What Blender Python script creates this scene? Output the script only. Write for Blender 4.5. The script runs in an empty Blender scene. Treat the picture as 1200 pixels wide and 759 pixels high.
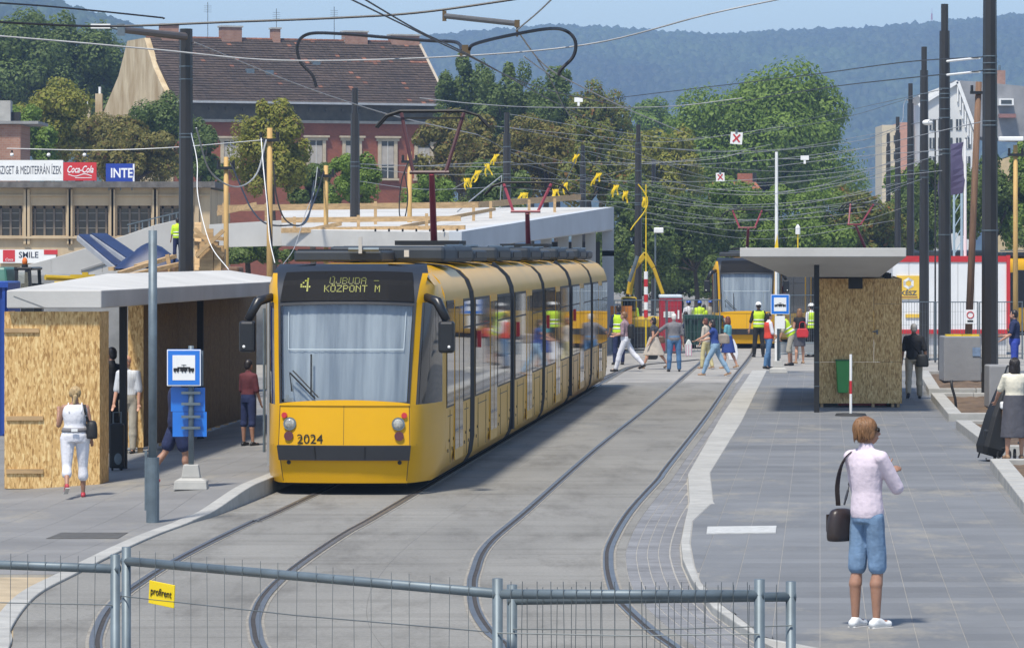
import bpy, bmesh, math, random
import numpy as np
from mathutils import Vector, Matrix, noise

# ------------------------------------------------------------------ camera, sky, sun, exposure
scn = bpy.context.scene
COL = scn.collection
F, YH, CX, H = 4800.0, 297.0, 600.0, 3.4        # focal length in photo pixels, horizon row, centre column, eye height (m)
cam_d = bpy.data.cameras.new("camera")
cam = bpy.data.objects.new("camera", cam_d); COL.objects.link(cam)
cam_d.sensor_width = 36.0; cam_d.lens = F/1200*36.0
cam_d.shift_y = -(379.5-YH)/1200.0
cam_d.clip_start = 0.5; cam_d.clip_end = 20000
cam.location = (0, 0, H); cam.rotation_euler = (math.pi/2, 0, 0)
scn.camera = cam

SUN_EL, SUN_AZ = 63.0, 206.0                     # azimuth clockwise from +Y
w = bpy.data.worlds.new("World"); scn.world = w; w.use_nodes = True
wn = w.node_tree.nodes; wl = w.node_tree.links
sky = wn.new("ShaderNodeTexSky"); sky.sky_type = 'NISHITA'; sky.sun_disc = False
sky.sun_elevation = math.radians(SUN_EL); sky.sun_rotation = math.radians(SUN_AZ)
sky.air_density = 1.0; sky.dust_density = 0.8; sky.ozone_density = 2.6; sky.altitude = 200
wl.new(sky.outputs[0], wn["Background"].inputs[0]); wn["Background"].inputs[1].default_value = 0.125
sd = bpy.data.lights.new("sun", 'SUN'); sd.energy = 3.7; sd.angle = math.radians(5.0); sd.color = (1.0, 0.94, 0.83)
so = bpy.data.objects.new("sun", sd); COL.objects.link(so)
az, el = math.radians(SUN_AZ), math.radians(SUN_EL)
so.rotation_euler = Vector((math.sin(az)*math.cos(el), math.cos(az)*math.cos(el), math.sin(el))).to_track_quat('Z', 'Y').to_euler()
scn.view_settings.view_transform = 'Standard'; scn.view_settings.look = 'None'
scn.view_settings.exposure = 0.55; scn.view_settings.gamma = 1.0; scn.view_settings.use_curve_mapping = False
scn.cycles.max_bounces = 8; scn.cycles.transparent_max_bounces = 16
scn.cycles.volume_bounces = 0

# ------------------------------------------------------------------ measuring helpers
R = math.radians
TD = 0.0752                                       # tramway runs this much to the right per metre of depth
def P(px, py, Y): return Vector(((px-CX)*Y/F, Y, H-(py-YH)*Y/F))
def G(px, py, z=0.0):
    Y = F*(H-z)/(py-YH); return Vector(((px-CX)*Y/F, Y, z))
def smooth(pts, n=8):
    out = []
    q = [pts[0]*2-pts[1]] + pts + [pts[-1]*2-pts[-2]]
    for i in range(1, len(q)-2):
        for k in range(n):
            t = k/n
            a, b, c, d = q[i-1], q[i], q[i+1], q[i+2]
            out.append(0.5*((2*b)+(c-a)*t+(2*a-5*b+4*c-d)*t*t+(3*b-a-3*c+d)*t**3))
    out.append(pts[-1].copy()); return out

# ------------------------------------------------------------------ object helpers
def tag(o, label=None, cat=None, group=None, kind=None):
    if label: o['label'] = label
    if cat: o['category'] = cat
    if group: o['group'] = group
    if kind: o['kind'] = kind
    return o
def thing(name, label, cat, loc=(0,0,0), rz=0, group=None):
    o = bpy.data.objects.new(name, None); COL.objects.link(o)
    o.location = loc; o.rotation_euler = (0, 0, rz); o.empty_display_size = 0.2
    return tag(o, label, cat, group)
def children(o): return [c for c in COL.objects if c.parent == o]
def dup(o, loc=None, rz=None, label=None, parent=None):
    c = o.copy(); COL.objects.link(c)
    if parent is not None: c.parent = parent
    if loc is not None: c.location = loc
    if rz is not None: c.rotation_euler.z = rz
    if label: c['label'] = label
    for ch in list(o.children): dup(ch, parent=c)
    return c

class MB:
    def __init__(s, weld=False): s.v = []; s.f = []; s.m = []; s.weld = weld
    def add(s, vs, fs, m=0):
        b = len(s.v); s.v.extend([tuple(v) for v in vs])
        for f in fs: s.f.append([b+i for i in f]); s.m.append(m)
        return s
    def box(s, c, d, rz=0, m=0, M=None):
        x, y, z = d[0]/2, d[1]/2, d[2]/2
        vs = [Vector((sx*x, sy*y, sz*z)) for sz in (-1,1) for sy in (-1,1) for sx in (-1,1)]
        if M is not None: vs = [M@v for v in vs]
        elif rz:
            r = Matrix.Rotation(rz, 3, 'Z'); vs = [r@v for v in vs]
        c = Vector(c)
        return s.add([v+c for v in vs], [(0,2,3,1),(4,5,7,6),(0,1,5,4),(2,6,7,3),(0,4,6,2),(1,3,7,5)], m)
    def bar(s, a, b, wd, ht=None, m=0):              # square bar between two points
        a, b = Vector(a), Vector(b); d = b-a; L = d.length
        if L < 1e-6: return s
        M = d.to_track_quat('Y', 'Z').to_matrix()
        return s.box((a+b)/2, (wd, L, ht or wd), m=m, M=M)
    def tube(s, pts, r, n=6, m=0, cap=True):
        pts = [Vector(p) for p in pts]; rs = r if isinstance(r, (list, tuple)) else [r]*len(pts)
        vs = []; up = None
        for i, p in enumerate(pts):
            t = (pts[min(i+1, len(pts)-1)]-pts[max(i-1, 0)])
            t = t.normalized() if t.length > 1e-9 else Vector((0,0,1))
            if up is None:
                up = Vector((0,0,1)) if abs(t.z) < .9 else Vector((0,1,0))
            u = t.cross(up); u = u.normalized() if u.length > 1e-6 else t.orthogonal().normalized()
            up = u.cross(t).normalized()
            for k in range(n):
                a = 2*math.pi*k/n; vs.append(p+(u*math.cos(a)+up*math.sin(a))*rs[i])
        fs = []
        for i in range(len(pts)-1):
            for k in range(n):
                k2 = (k+1)%n; fs.append((i*n+k, i*n+k2, (i+1)*n+k2, (i+1)*n+k))
        if cap: fs.append(tuple(range(n-1,-1,-1))); fs.append(tuple((len(pts)-1)*n+k for k in range(n)))
        return s.add(vs, fs, m)
    def loft(s, rings, m=0, cap=True, closed=True):
        n = len(rings[0]); vs = [v for r in rings for v in r]; fs = []
        for i in range(len(rings)-1):
            for k in range(n if closed else n-1):
                k2 = (k+1)%n; fs.append((i*n+k, i*n+k2, (i+1)*n+k2, (i+1)*n+k))
        if cap and closed: fs.append(tuple(range(n-1,-1,-1))); fs.append(tuple((len(rings)-1)*n+k for k in range(n)))
        return s.add(vs, fs, m)
    def prism(s, poly, a, b, m=0):                   # poly: list of Vectors, extruded by vector from a to b offsets
        a, b = Vector(a), Vector(b)
        return s.loft([[Vector(p)+a for p in poly], [Vector(p)+b for p in poly]], m)
    def ell(s, c, r, nu=12, nv=8, m=0, M=None):
        c = Vector(c); r = r if isinstance(r, (tuple, list)) else (r, r, r); rings = []
        for j in range(nv+1):
            th = math.pi*j/nv; rr = max(math.sin(th), 1e-3)
            ring = [Vector((r[0]*rr*math.cos(2*math.pi*k/nu), r[1]*rr*math.sin(2*math.pi*k/nu), -r[2]*math.cos(th))) for k in range(nu)]
            if M is not None: ring = [M@v for v in ring]
            rings.append([c+v for v in ring])
        return s.loft(rings, m)
    def cap(s, a, b, ra, rb, n=10, m=0):             # tapered capsule
        a, b = Vector(a), Vector(b); d = (b-a); L = d.length
        t = d.normalized() if L > 1e-6 else Vector((0,0,1))
        pts, rs = [], []
        for k in range(4):
            an = math.pi/2*(k+.15)/4; pts.append(a-t*ra*math.cos(an)); rs.append(ra*math.sin(an))
        for k in range(4):
            an = math.pi/2*(1-k/4); pts.append(b+t*rb*math.cos(an)); rs.append(max(rb*math.sin(an), 1e-3))
        return s.tube(pts, rs, n, m)
    def disc(s, c, r, nrm, th, n=16, m=0):
        c = Vector(c); nrm = Vector(nrm).normalized()
        return s.tube([c, c+nrm*th], r, n, m)
    def mesh(s, name, mats, sm=False):
        me = bpy.data.meshes.new(name); me.from_pydata(s.v, [], s.f)
        for mt in (mats if isinstance(mats, (list, tuple)) else [mats]): me.materials.append(mt)
        if any(s.m): me.polygons.foreach_set('material_index', s.m)
        bm = bmesh.new(); bm.from_mesh(me)
        if s.weld: bmesh.ops.remove_doubles(bm, verts=bm.verts, dist=2e-4)
        bmesh.ops.recalc_face_normals(bm, faces=bm.faces); bm.to_mesh(me); bm.free()
        if sm:
            me.polygons.foreach_set('use_smooth', [True]*len(me.polygons))
        me.update(); return me
    def build(s, name, mats, parent=None, sm=False, bev=0, label=None, loc=None):
        o = bpy.data.objects.new(name, s.mesh(name, mats, sm)); COL.objects.link(o)
        if parent is not None: o.parent = parent
        if loc is not None: o.location = loc
        if label: o['label'] = label
        if bev:
            b = o.modifiers.new('bevel', 'BEVEL'); b.width = bev; b.segments = 2; b.limit_method = 'ANGLE'
        return o
def rings_ell(c, rx, ry, n=14, M=None):
    out = []
    for k in range(n):
        a = 2*math.pi*k/n; v = Vector((rx*math.cos(a), ry*math.sin(a), 0))
        out.append(Vector(c)+(M@v if M is not None else v))
    return out
def fast_mesh(name, V, faces4, mats, mi=None, sm=False):
    me = bpy.data.meshes.new(name); V = np.asarray(V, np.float32); Q = np.asarray(faces4, np.int32)
    n, k = Q.shape
    me.vertices.add(len(V)); me.vertices.foreach_set('co', V.ravel())
    me.loops.add(n*k); me.loops.foreach_set('vertex_index', Q.ravel())
    me.polygons.add(n); me.polygons.foreach_set('loop_start', np.arange(0, n*k, k, dtype=np.int32))
    try: me.polygons.foreach_set('loop_total', np.full(n, k, np.int32))
    except Exception: pass
    for mt in mats: me.materials.append(mt)
    if mi is not None: me.polygons.foreach_set('material_index', np.asarray(mi, np.int32))
    me.polygons.foreach_set('use_smooth', np.full(n, sm, bool))
    me.update(calc_edges=True); me.validate(); return me
def link(name, me, parent=None):
    o = bpy.data.objects.new(name, me); COL.objects.link(o)
    if parent is not None: o.parent = parent
    return o
def text(name, body, size, mat, parent, M, shear=0, ext=0.004, sx=1.0, align='CENTER', bold=0):
    c = bpy.data.curves.new(name, 'FONT'); c.body = body; c.size = size; c.align_x = align; c.align_y = 'CENTER'
    c.shear = shear; c.extrude = ext; c.resolution_u = 3; c.offset = bold
    t = bpy.data.objects.new(name, c); COL.objects.link(t)
    dg = bpy.context.evaluated_depsgraph_get()
    me = bpy.data.meshes.new_from_object(t.evaluated_get(dg)); bpy.data.objects.remove(t)
    me.materials.clear(); me.materials.append(mat)
    me.transform(Matrix.Diagonal((sx, 1, 1, 1))); me.transform(M)
    o = link(name, me, parent); return o
def face_M(c, rz=0):                                 # text standing upright, readable from -Y, at c
    return Matrix.Translation(Vector(c)) @ Matrix.Rotation(rz, 4, 'Z') @ Matrix.Rotation(math.pi/2, 4, 'X')

# ------------------------------------------------------------------ materials
MATS = {}
def mat(name, col, rough=0.6, metal=0.0, var=0.12, scale=3.0, bump=0.0, bscale=None, coat=0.0, spec=0.5, col2=None, stretch=None,
        emit=0, pos=False, sss=0, island=0.0, objvar=0.0, detail=5):
    if name in MATS: return MATS[name]
    m = bpy.data.materials.new(name); m.use_nodes = True; MATS[name] = m
    N = m.node_tree.nodes; L = m.node_tree.links; b = N["Principled BSDF"]
    b.inputs['Roughness'].default_value = rough; b.inputs['Metallic'].default_value = metal
    b.inputs['Coat Weight'].default_value = coat; b.inputs['Coat Roughness'].default_value = 0.05
    b.inputs['Specular IOR Level'].default_value = spec
    c4 = (*col, 1)
    if emit: b.inputs['Emission Color'].default_value = c4; b.inputs['Emission Strength'].default_value = emit
    if sss: b.inputs['Subsurface Weight'].default_value = sss; b.inputs['Subsurface Radius'].default_value = (.02,.008,.004)
    src = None
    if pos: g = N.new('ShaderNodeNewGeometry'); src = g.outputs['Position']
    else: g = N.new('ShaderNodeTexCoord'); src = g.outputs['Object']
    if stretch:
        mp = N.new('ShaderNodeMapping'); mp.inputs['Scale'].default_value = stretch; L.new(src, mp.inputs[0]); src = mp.outputs[0]
    if var or col2:
        nz = N.new('ShaderNodeTexNoise'); nz.inputs['Scale'].default_value = scale; nz.inputs['Detail'].default_value = detail
        nz.inputs['Roughness'].default_value = 0.62
        L.new(src, nz.inputs['Vector'])
        r = N.new('ShaderNodeValToRGB'); r.color_ramp.elements[0].position = .3; r.color_ramp.elements[1].position = .72
        a = col2 if col2 else tuple(c*(1-var) for c in col); z = col if col2 else tuple(min(1, c*(1+var)) for c in col)
        r.color_ramp.elements[0].color = (*a, 1); r.color_ramp.elements[1].color = (*z, 1)
        L.new(nz.outputs['Fac'], r.inputs[0]); out = r.outputs[0]
        for amt, kind in ((island, 'i'), (objvar, 'o')):
            if not amt: continue
            if kind == 'i': rn = N.new('ShaderNodeNewGeometry').outputs['Random Per Island']
            else: rn = N.new('ShaderNodeObjectInfo').outputs['Random']
            mr = N.new('ShaderNodeMapRange'); mr.inputs[3].default_value = 1-amt; mr.inputs[4].default_value = 1+amt
            L.new(rn, mr.inputs[0])
            mm = N.new('ShaderNodeVectorMath'); mm.operation = 'SCALE'; L.new(out, mm.inputs[0]); L.new(mr.outputs[0], mm.inputs['Scale']); out = mm.outputs[0]
        L.new(out, b.inputs['Base Color'])
    else: b.inputs['Base Color'].default_value = c4
    if bump:
        nb = N.new('ShaderNodeTexNoise'); nb.inputs['Scale'].default_value = bscale or scale*4; nb.inputs['Detail'].default_value = 4
        L.new(src, nb.inputs['Vector'])
        bp = N.new('ShaderNodeBump'); bp.inputs['Strength'].default_value = bump; bp.inputs['Distance'].default_value = 0.02
        L.new(nb.outputs['Fac'], bp.inputs['Height']); L.new(bp.outputs[0], b.inputs['Normal'])
    return m
def srgb(r, g, b):
    f = lambda c: (c/255/12.92 if c/255 <= .04045 else ((c/255+.055)/1.055)**2.4)
    return (f(r), f(g), f(b))

def leaf_mat(name, c1, c2, c3=None, patch=0):
    m = bpy.data.materials.new(name); m.use_nodes = True; N = m.node_tree.nodes; L = m.node_tree.links; b = N["Principled BSDF"]
    g = N.new('ShaderNodeNewGeometry'); r = N.new('ShaderNodeValToRGB')
    r.color_ramp.elements[0].color = (*c1, 1); r.color_ramp.elements[1].color = (*c2, 1); r.color_ramp.elements[1].position = .85 if c3 else 1
    if c3: e = r.color_ramp.elements.new(.97); e.color = (*c3, 1)
    L.new(g.outputs['Random Per Island'], r.inputs[0]); out = r.outputs[0]
    if patch:
        mp = N.new('ShaderNodeMapping'); mp.inputs['Scale'].default_value = (1, .5, 1.5); L.new(g.outputs['Position'], mp.inputs[0])
        nz = N.new('ShaderNodeTexNoise'); nz.inputs['Scale'].default_value = patch; nz.inputs['Detail'].default_value = 6; nz.inputs['Roughness'].default_value = .6; L.new(mp.outputs[0], nz.inputs['Vector'])
        mr = N.new('ShaderNodeMapRange'); mr.inputs[1].default_value = .33; mr.inputs[2].default_value = .68; mr.inputs[3].default_value = .45; mr.inputs[4].default_value = 1.7; L.new(nz.outputs['Fac'], mr.inputs[0])
        vm = N.new('ShaderNodeVectorMath'); vm.operation = 'SCALE'; L.new(out, vm.inputs[0]); L.new(mr.outputs[0], vm.inputs['Scale']); out = vm.outputs[0]
    L.new(out, b.inputs['Base Color'])
    b.inputs['Roughness'].default_value = .55; b.inputs['Specular IOR Level'].default_value = .3
    t = N.new('ShaderNodeBsdfTranslucent'); L.new(out, t.inputs[0])
    mx = N.new('ShaderNodeMixShader'); mx.inputs[0].default_value = .4
    L.new(b.outputs[0], mx.inputs[1]); L.new(t.outputs[0], mx.inputs[2]); L.new(mx.outputs[0], N['Material Output'].inputs[0])
    return m
def road_mat():
    m = bpy.data.materials.new('track_slab_concrete'); m.use_nodes = True; N = m.node_tree.nodes; L = m.node_tree.links; b = N["Principled BSDF"]
    g = N.new('ShaderNodeNewGeometry')
    def nz(scale, st, det=8, rgh=.65, loc=(0,0,0)):
        mp = N.new('ShaderNodeMapping'); mp.inputs['Scale'].default_value = st; mp.inputs['Location'].default_value = loc; L.new(g.outputs['Position'], mp.inputs[0])
        n = N.new('ShaderNodeTexNoise'); n.inputs['Scale'].default_value = scale; n.inputs['Detail'].default_value = det; n.inputs['Roughness'].default_value = rgh; L.new(mp.outputs[0], n.inputs['Vector']); return n.outputs['Fac']
    def ramp(src, p0, p1, c0, c1):
        r = N.new('ShaderNodeValToRGB'); r.color_ramp.elements[0].position = p0; r.color_ramp.elements[1].position = p1; r.color_ramp.elements[0].color = (*c0,1); r.color_ramp.elements[1].color = (*c1,1); L.new(src, r.inputs[0]); return r.outputs[0]
    def mul(a, c, f=1.0):
        x = N.new('ShaderNodeMix'); x.data_type = 'RGBA'; x.blend_type = 'MULTIPLY'; x.inputs[0].default_value = f; L.new(a, x.inputs[6]); L.new(c, x.inputs[7]); return x.outputs[2]
    base = ramp(nz(.5, (1,.35,1), 10, .6), .3, .7, (.195,.187,.168), (.265,.255,.230))
    base = mul(base, ramp(nz(26, (1,.6,1), 3, .8), .3, .75, (.78,.78,.78), (1.12,1.12,1.12)))
    base = mul(base, ramp(nz(1.1, (1,.22,1), 11, .72, (5,3,0)), .30, .50, (.50,.48,.45), (1,1,1)), .8)
    base = mul(base, ramp(nz(.9, (.12,1.6,1), 9, .7, (9,1,0)), .34, .5, (.70,.69,.67), (1,1,1)), .9)
    v = N.new('ShaderNodeTexVoronoi'); v.feature = 'DISTANCE_TO_EDGE'; v.inputs['Scale'].default_value = .23
    va = N.new('ShaderNodeVectorMath'); va.operation = 'ADD'; n3 = N.new('ShaderNodeTexNoise'); n3.inputs['Scale'].default_value = .9; n3.inputs['Detail'].default_value = 6; L.new(g.outputs['Position'], n3.inputs['Vector'])
    sc = N.new('ShaderNodeVectorMath'); sc.operation = 'SCALE'; sc.inputs['Scale'].default_value = 2.2; L.new(n3.outputs['Color'], sc.inputs[0]); L.new(g.outputs['Position'], va.inputs[0]); L.new(sc.outputs[0], va.inputs[1]); L.new(va.outputs[0], v.inputs['Vector'])
    base = mul(base, ramp(v.outputs['Distance'], .0, .004, (.62,.6,.57), (1,1,1)), .55)
    L.new(base, b.inputs['Base Color']); b.inputs['Roughness'].default_value = .82
    bp = N.new('ShaderNodeBump'); bp.inputs['Strength'].default_value = .2; bp.inputs['Distance'].default_value = .01; L.new(nz(40, (1,1,1), 3), bp.inputs['Height']); L.new(bp.outputs[0], b.inputs['Normal'])
    return m
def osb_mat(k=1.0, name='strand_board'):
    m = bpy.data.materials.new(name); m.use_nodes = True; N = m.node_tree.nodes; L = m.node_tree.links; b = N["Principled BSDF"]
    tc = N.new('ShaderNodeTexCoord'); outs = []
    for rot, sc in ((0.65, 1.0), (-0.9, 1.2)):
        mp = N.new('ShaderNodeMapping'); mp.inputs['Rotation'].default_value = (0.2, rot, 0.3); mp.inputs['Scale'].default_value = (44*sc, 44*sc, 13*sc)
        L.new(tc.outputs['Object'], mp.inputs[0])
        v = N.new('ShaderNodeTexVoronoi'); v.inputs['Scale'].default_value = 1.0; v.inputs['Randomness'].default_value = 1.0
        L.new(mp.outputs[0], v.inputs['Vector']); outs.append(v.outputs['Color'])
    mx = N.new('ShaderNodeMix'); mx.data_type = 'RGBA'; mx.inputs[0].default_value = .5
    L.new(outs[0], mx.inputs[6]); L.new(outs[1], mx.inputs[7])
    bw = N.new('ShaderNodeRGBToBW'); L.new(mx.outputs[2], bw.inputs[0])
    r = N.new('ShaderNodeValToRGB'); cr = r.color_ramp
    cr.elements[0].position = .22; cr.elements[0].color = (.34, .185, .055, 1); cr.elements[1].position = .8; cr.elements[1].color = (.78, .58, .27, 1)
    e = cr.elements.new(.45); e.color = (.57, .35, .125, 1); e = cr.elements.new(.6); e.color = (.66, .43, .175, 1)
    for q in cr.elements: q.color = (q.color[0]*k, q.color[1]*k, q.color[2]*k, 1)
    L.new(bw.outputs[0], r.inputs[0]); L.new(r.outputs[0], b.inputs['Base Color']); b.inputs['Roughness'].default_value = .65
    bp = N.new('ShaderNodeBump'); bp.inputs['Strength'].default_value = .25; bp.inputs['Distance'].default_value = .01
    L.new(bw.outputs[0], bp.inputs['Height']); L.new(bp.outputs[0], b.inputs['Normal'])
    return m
def paver_mat(name, base, amp, wx, wy, row=0.12):     # tint picked per paver from its own place on the grid
    m = bpy.data.materials.new(name); m.use_nodes = True; N = m.node_tree.nodes; L = m.node_tree.links; b = N["Principled BSDF"]
    g = N.new('ShaderNodeNewGeometry'); sp = N.new('ShaderNodeSeparateXYZ'); L.new(g.outputs['Position'], sp.inputs[0])
    def mth(op, a, bb):
        n = N.new('ShaderNodeMath'); n.operation = op
        for i, q in enumerate((a, bb)):
            if q is None: continue
            if isinstance(q, (int, float)): n.inputs[i].default_value = q
            else: L.new(q, n.inputs[i])
        return n.outputs[0]
    u = mth('SUBTRACT', sp.outputs[0], mth('MULTIPLY', sp.outputs[1], TD))
    iu = mth('FLOOR', mth('DIVIDE', u, wx), None); iv = mth('FLOOR', mth('DIVIDE', sp.outputs[1], wy), None)
    cb = N.new('ShaderNodeCombineXYZ'); L.new(iu, cb.inputs[0]); L.new(iv, cb.inputs[1])
    wn1 = N.new('ShaderNodeTexWhiteNoise'); wn1.noise_dimensions = '2D'; L.new(cb.outputs[0], wn1.inputs[0])
    wn2 = N.new('ShaderNodeTexWhiteNoise'); wn2.noise_dimensions = '1D'; L.new(iv, wn2.inputs['W'])
    nz = N.new('ShaderNodeTexNoise'); nz.inputs['Scale'].default_value = .35; nz.inputs['Detail'].default_value = 8; nz.inputs['Roughness'].default_value = .7
    L.new(g.outputs['Position'], nz.inputs['Vector'])
    a = mth('ADD', mth('MULTIPLY', wn1.outputs['Value'], amp), mth('MULTIPLY', wn2.outputs['Value'], row))
    a = mth('ADD', a, mth('MULTIPLY', nz.outputs['Fac'], .9)); a = mth('ADD', a, .55-amp/2-row/2)
    vm = N.new('ShaderNodeVectorMath'); vm.operation = 'SCALE'; vm.inputs[0].default_value = base; L.new(a, vm.inputs['Scale'])
    # dusty patches
    nd = N.new('ShaderNodeTexNoise'); nd.inputs['Scale'].default_value = .55; nd.inputs['Detail'].default_value = 9; nd.inputs['Roughness'].default_value = .75
    mp = N.new('ShaderNodeMapping'); mp.inputs['Scale'].default_value = (1, .45, 1); mp.inputs['Location'].default_value = (3.1, 7.7, 0)
    L.new(g.outputs['Position'], mp.inputs[0]); L.new(mp.outputs[0], nd.inputs['Vector'])
    rr = N.new('ShaderNodeValToRGB'); rr.color_ramp.elements[0].position = .53; rr.color_ramp.elements[1].position = .74
    L.new(nd.outputs['Fac'], rr.inputs[0])
    mx = N.new('ShaderNodeMix'); mx.data_type = 'RGBA'; L.new(mth('MULTIPLY', rr.outputs[0], .85), mx.inputs[0]); L.new(vm.outputs[0], mx.inputs[6]); mx.inputs[7].default_value = (.33, .295, .225, 1)
    L.new(mx.outputs[2], b.inputs['Base Color']); b.inputs['Roughness'].default_value = .75
    return m
def brick_mat(name, c1, c2, mortar, scale):
    m = bpy.data.materials.new(name); m.use_nodes = True; N = m.node_tree.nodes; L = m.node_tree.links; b = N["Principled BSDF"]
    tc = N.new('ShaderNodeTexCoord'); mp = N.new('ShaderNodeMapping'); mp.inputs['Rotation'].default_value = (math.pi/2, 0, 0)
    L.new(tc.outputs['Object'], mp.inputs[0])
    bt = N.new('ShaderNodeTexBrick'); bt.inputs['Scale'].default_value = scale; bt.inputs['Color1'].default_value = (*c1, 1); bt.inputs['Color2'].default_value = (*c2, 1); bt.inputs['Mortar'].default_value = (*mortar, 1)
    bt.inputs['Mortar Size'].default_value = .012
    L.new(mp.outputs[0], bt.inputs['Vector'])
    nz = N.new('ShaderNodeTexNoise'); nz.inputs['Scale'].default_value = .6; nz.inputs['Detail'].default_value = 6; L.new(tc.outputs['Object'], nz.inputs['Vector'])
    mr = N.new('ShaderNodeMapRange'); mr.inputs[3].default_value = .55; mr.inputs[4].default_value = 1.4; L.new(nz.outputs['Fac'], mr.inputs[0])
    vm = N.new('ShaderNodeVectorMath'); vm.operation = 'SCALE'; L.new(bt.outputs[0], vm.inputs[0]); L.new(mr.outputs[0], vm.inputs['Scale'])
    L.new(vm.outputs[0], b.inputs['Base Color']); b.inputs['Roughness'].default_value = .85
    return m
def glass_pane(name, refl=.25, tint=(.85,.9,.92)):
    m = bpy.data.materials.new(name); m.use_nodes = True; N = m.node_tree.nodes; L = m.node_tree.links
    N.remove(N["Principled BSDF"]); t = N.new('ShaderNodeBsdfTransparent'); t.inputs[0].default_value = (*tint, 1)
    g = N.new('ShaderNodeBsdfGlossy'); g.inputs['Roughness'].default_value = .02
    lw = N.new('ShaderNodeLayerWeight'); lw.inputs[0].default_value = .5
    pw = N.new('ShaderNodeMath'); pw.operation = 'POWER'; pw.inputs[1].default_value = 3.0; L.new(lw.outputs['Facing'], pw.inputs[0])
    ma = N.new('ShaderNodeMath'); ma.operation = 'MULTIPLY_ADD'; ma.inputs[1].default_value = .85; ma.inputs[2].default_value = refl*.4; L.new(pw.outputs[0], ma.inputs[0])
    mx = N.new('ShaderNodeMixShader'); L.new(ma.outputs[0], mx.inputs[0]); L.new(t.outputs[0], mx.inputs[1]); L.new(g.outputs[0], mx.inputs[2])
    L.new(mx.outputs[0], N['Material Output'].inputs[0]); return m

OSB = osb_mat()
YEL = mat('tram_yellow', (.66, .355, .006), .3, var=.05, scale=.8, coat=.04, spec=.22)
BLK = mat('black_plastic', (.012, .013, .016), .35, var=.2, scale=2)
SLATE = mat('slate_roof_pod', (.022, .032, .045), .6, var=.25, scale=1.5)
DGLASS = mat('dark_glass', (.010, .012, .014), .03, var=0, spec=.4)
RUB = mat('bellows_rubber', (.015, .015, .016), .7, var=.2)
STEELP = mat('dark_pole_paint', (.022, .020, .021), .42, var=.35, scale=1.2, stretch=(1, 1, .15), coat=.15)
GALV = mat('galvanised_steel', (.125, .160, .185), .5, metal=.25, var=.22, scale=5)
CONC = mat('concrete', (.40, .39, .36), .85, var=.2, scale=1.3, bump=.15, bscale=20)
CONCD = mat('concrete_grey', (.25, .25, .245), .85, var=.22, scale=1.5, bump=.15, bscale=20)
CONCW = mat('pale_concrete', (.49, .48, .455), .8, var=.14, scale=.5, bump=.1, bscale=14)
KERB = mat('pale_granite_kerb', (.37, .362, .335), .75, var=.14, scale=4, objvar=.08, pos=True)
WOODY = mat('yellow_pine', (.46, .29, .10), .7, var=.3, scale=2.2, stretch=(4, 4, .4))
WOODB = mat('old_brown_timber', (.17, .095, .055), .8, var=.35, scale=2.5, stretch=(5, 5, .4))
WOODP = mat('pale_plank', (.45, .30, .15), .75, var=.3, scale=3, stretch=(.6, 5, 5))
WHITE = mat('white_paint', (.78, .78, .76), .5, var=.06, scale=2)
RED = mat('red_paint', (.50, .025, .03), .45, var=.1)
REDP = mat('red_pantograph_paint', (.22, .03, .045), .5, var=.2, scale=6)
BLUE = mat('sign_blue', (.015, .17, .62), .35, var=.06, coat=.3)
BLACKM = mat('matt_black', (.01, .01, .01), .6, var=.2)
WIRE = mat('weathered_wire', (.12, .13, .14), .5, metal=.3, var=.2)
WIREW = mat('pale_bare_wire', (.30,.31,.32), .6, var=.2)
WIREB = mat('black_cable', (.015, .015, .018), .5, var=.2)
YTAPE = mat('yellow_tape', (.75, .52, .01), .45, var=.15)
SOIL = mat('soil', (.13, .085, .05), .95, var=.45, scale=3, bump=.9, bscale=9)
STEEL = mat('rail_steel', (.20, .19, .18), .38, metal=.7, var=.2, scale=3)
RAILD = mat('rail_groove', (.045, .038, .032), .8, var=.4, scale=6, pos=True)
SEAL = mat('rail_sealing_strip', (.255, .235, .20), .85, var=.3, scale=6, pos=True)
BLIND_REFL = mat('blind_with_reflections', (.44, .45, .46), .6, var=.5, col2=(.15,.165,.185), scale=2.2, stretch=(2.4, .2, .14), detail=8)  # vertical streaks in the blind colour imitate reflections on the windscreen
TARP = mat('dark_blue_sheet', (.015, .03, .09), .5, var=.3)
# ================================================================== ground, tracks, platforms
rnd = random.Random(7)
JOINT = mat('pale_jointing', (.33, .315, .285), .9, var=.15, scale=2, pos=True)
GROUND = mat('dusty_ground', (.20, .19, .17), .95, var=.3, scale=.15, bump=.1, pos=True)
SLABM = road_mat()
g = MB(); g.add([(-2500,-80,-.06),(2500,-80,-.06),(2500,4150,-.06),(-2500,4150,-.06)], [(0,1,2,3)])
tag(g.build('ground', GROUND), kind='structure')

def gp(l, z=0): return [G(x, y, z) for x, y in l]
T1L = gp([(113,765),(117,733),(133,708),(160,686),(213,653),(293,613),(345,591)])
T1R = gp([(311,765),(300,737),(301,719),(314,695),(347,665),(404,626),(467,590)])
T2L = gp([(606,770),(590,755),(572,740),(557,716),(553,692),(556,671),(572,638),(620,596),(700,525),(761,476),(806,437),(824,421)])
T2R = gp([(806,770),(790,758),(760,736),(727,704),(717,683),(713,659),(717,636),(739,599),(772,562),(782,548),(827,490),(858,445),(882,413)])
def ext(l, near=True, far=0.0):
    d = (l[0]-l[1]).normalized(); c = (l[0]-l[1])-(l[1]-l[2])
    out = list(l)
    if near: out.insert(0, l[0]+d*4+Vector((.35 if l[0].x > -2 else .25,0,0)))
    if far:
        dd = Vector((TD, 1, 0)).normalized(); out += [l[-1]+dd*far*.5, l[-1]+dd*far]
    return out
T1L, T1R = ext(T1L, far=66), ext(T1R, far=66)
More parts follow.
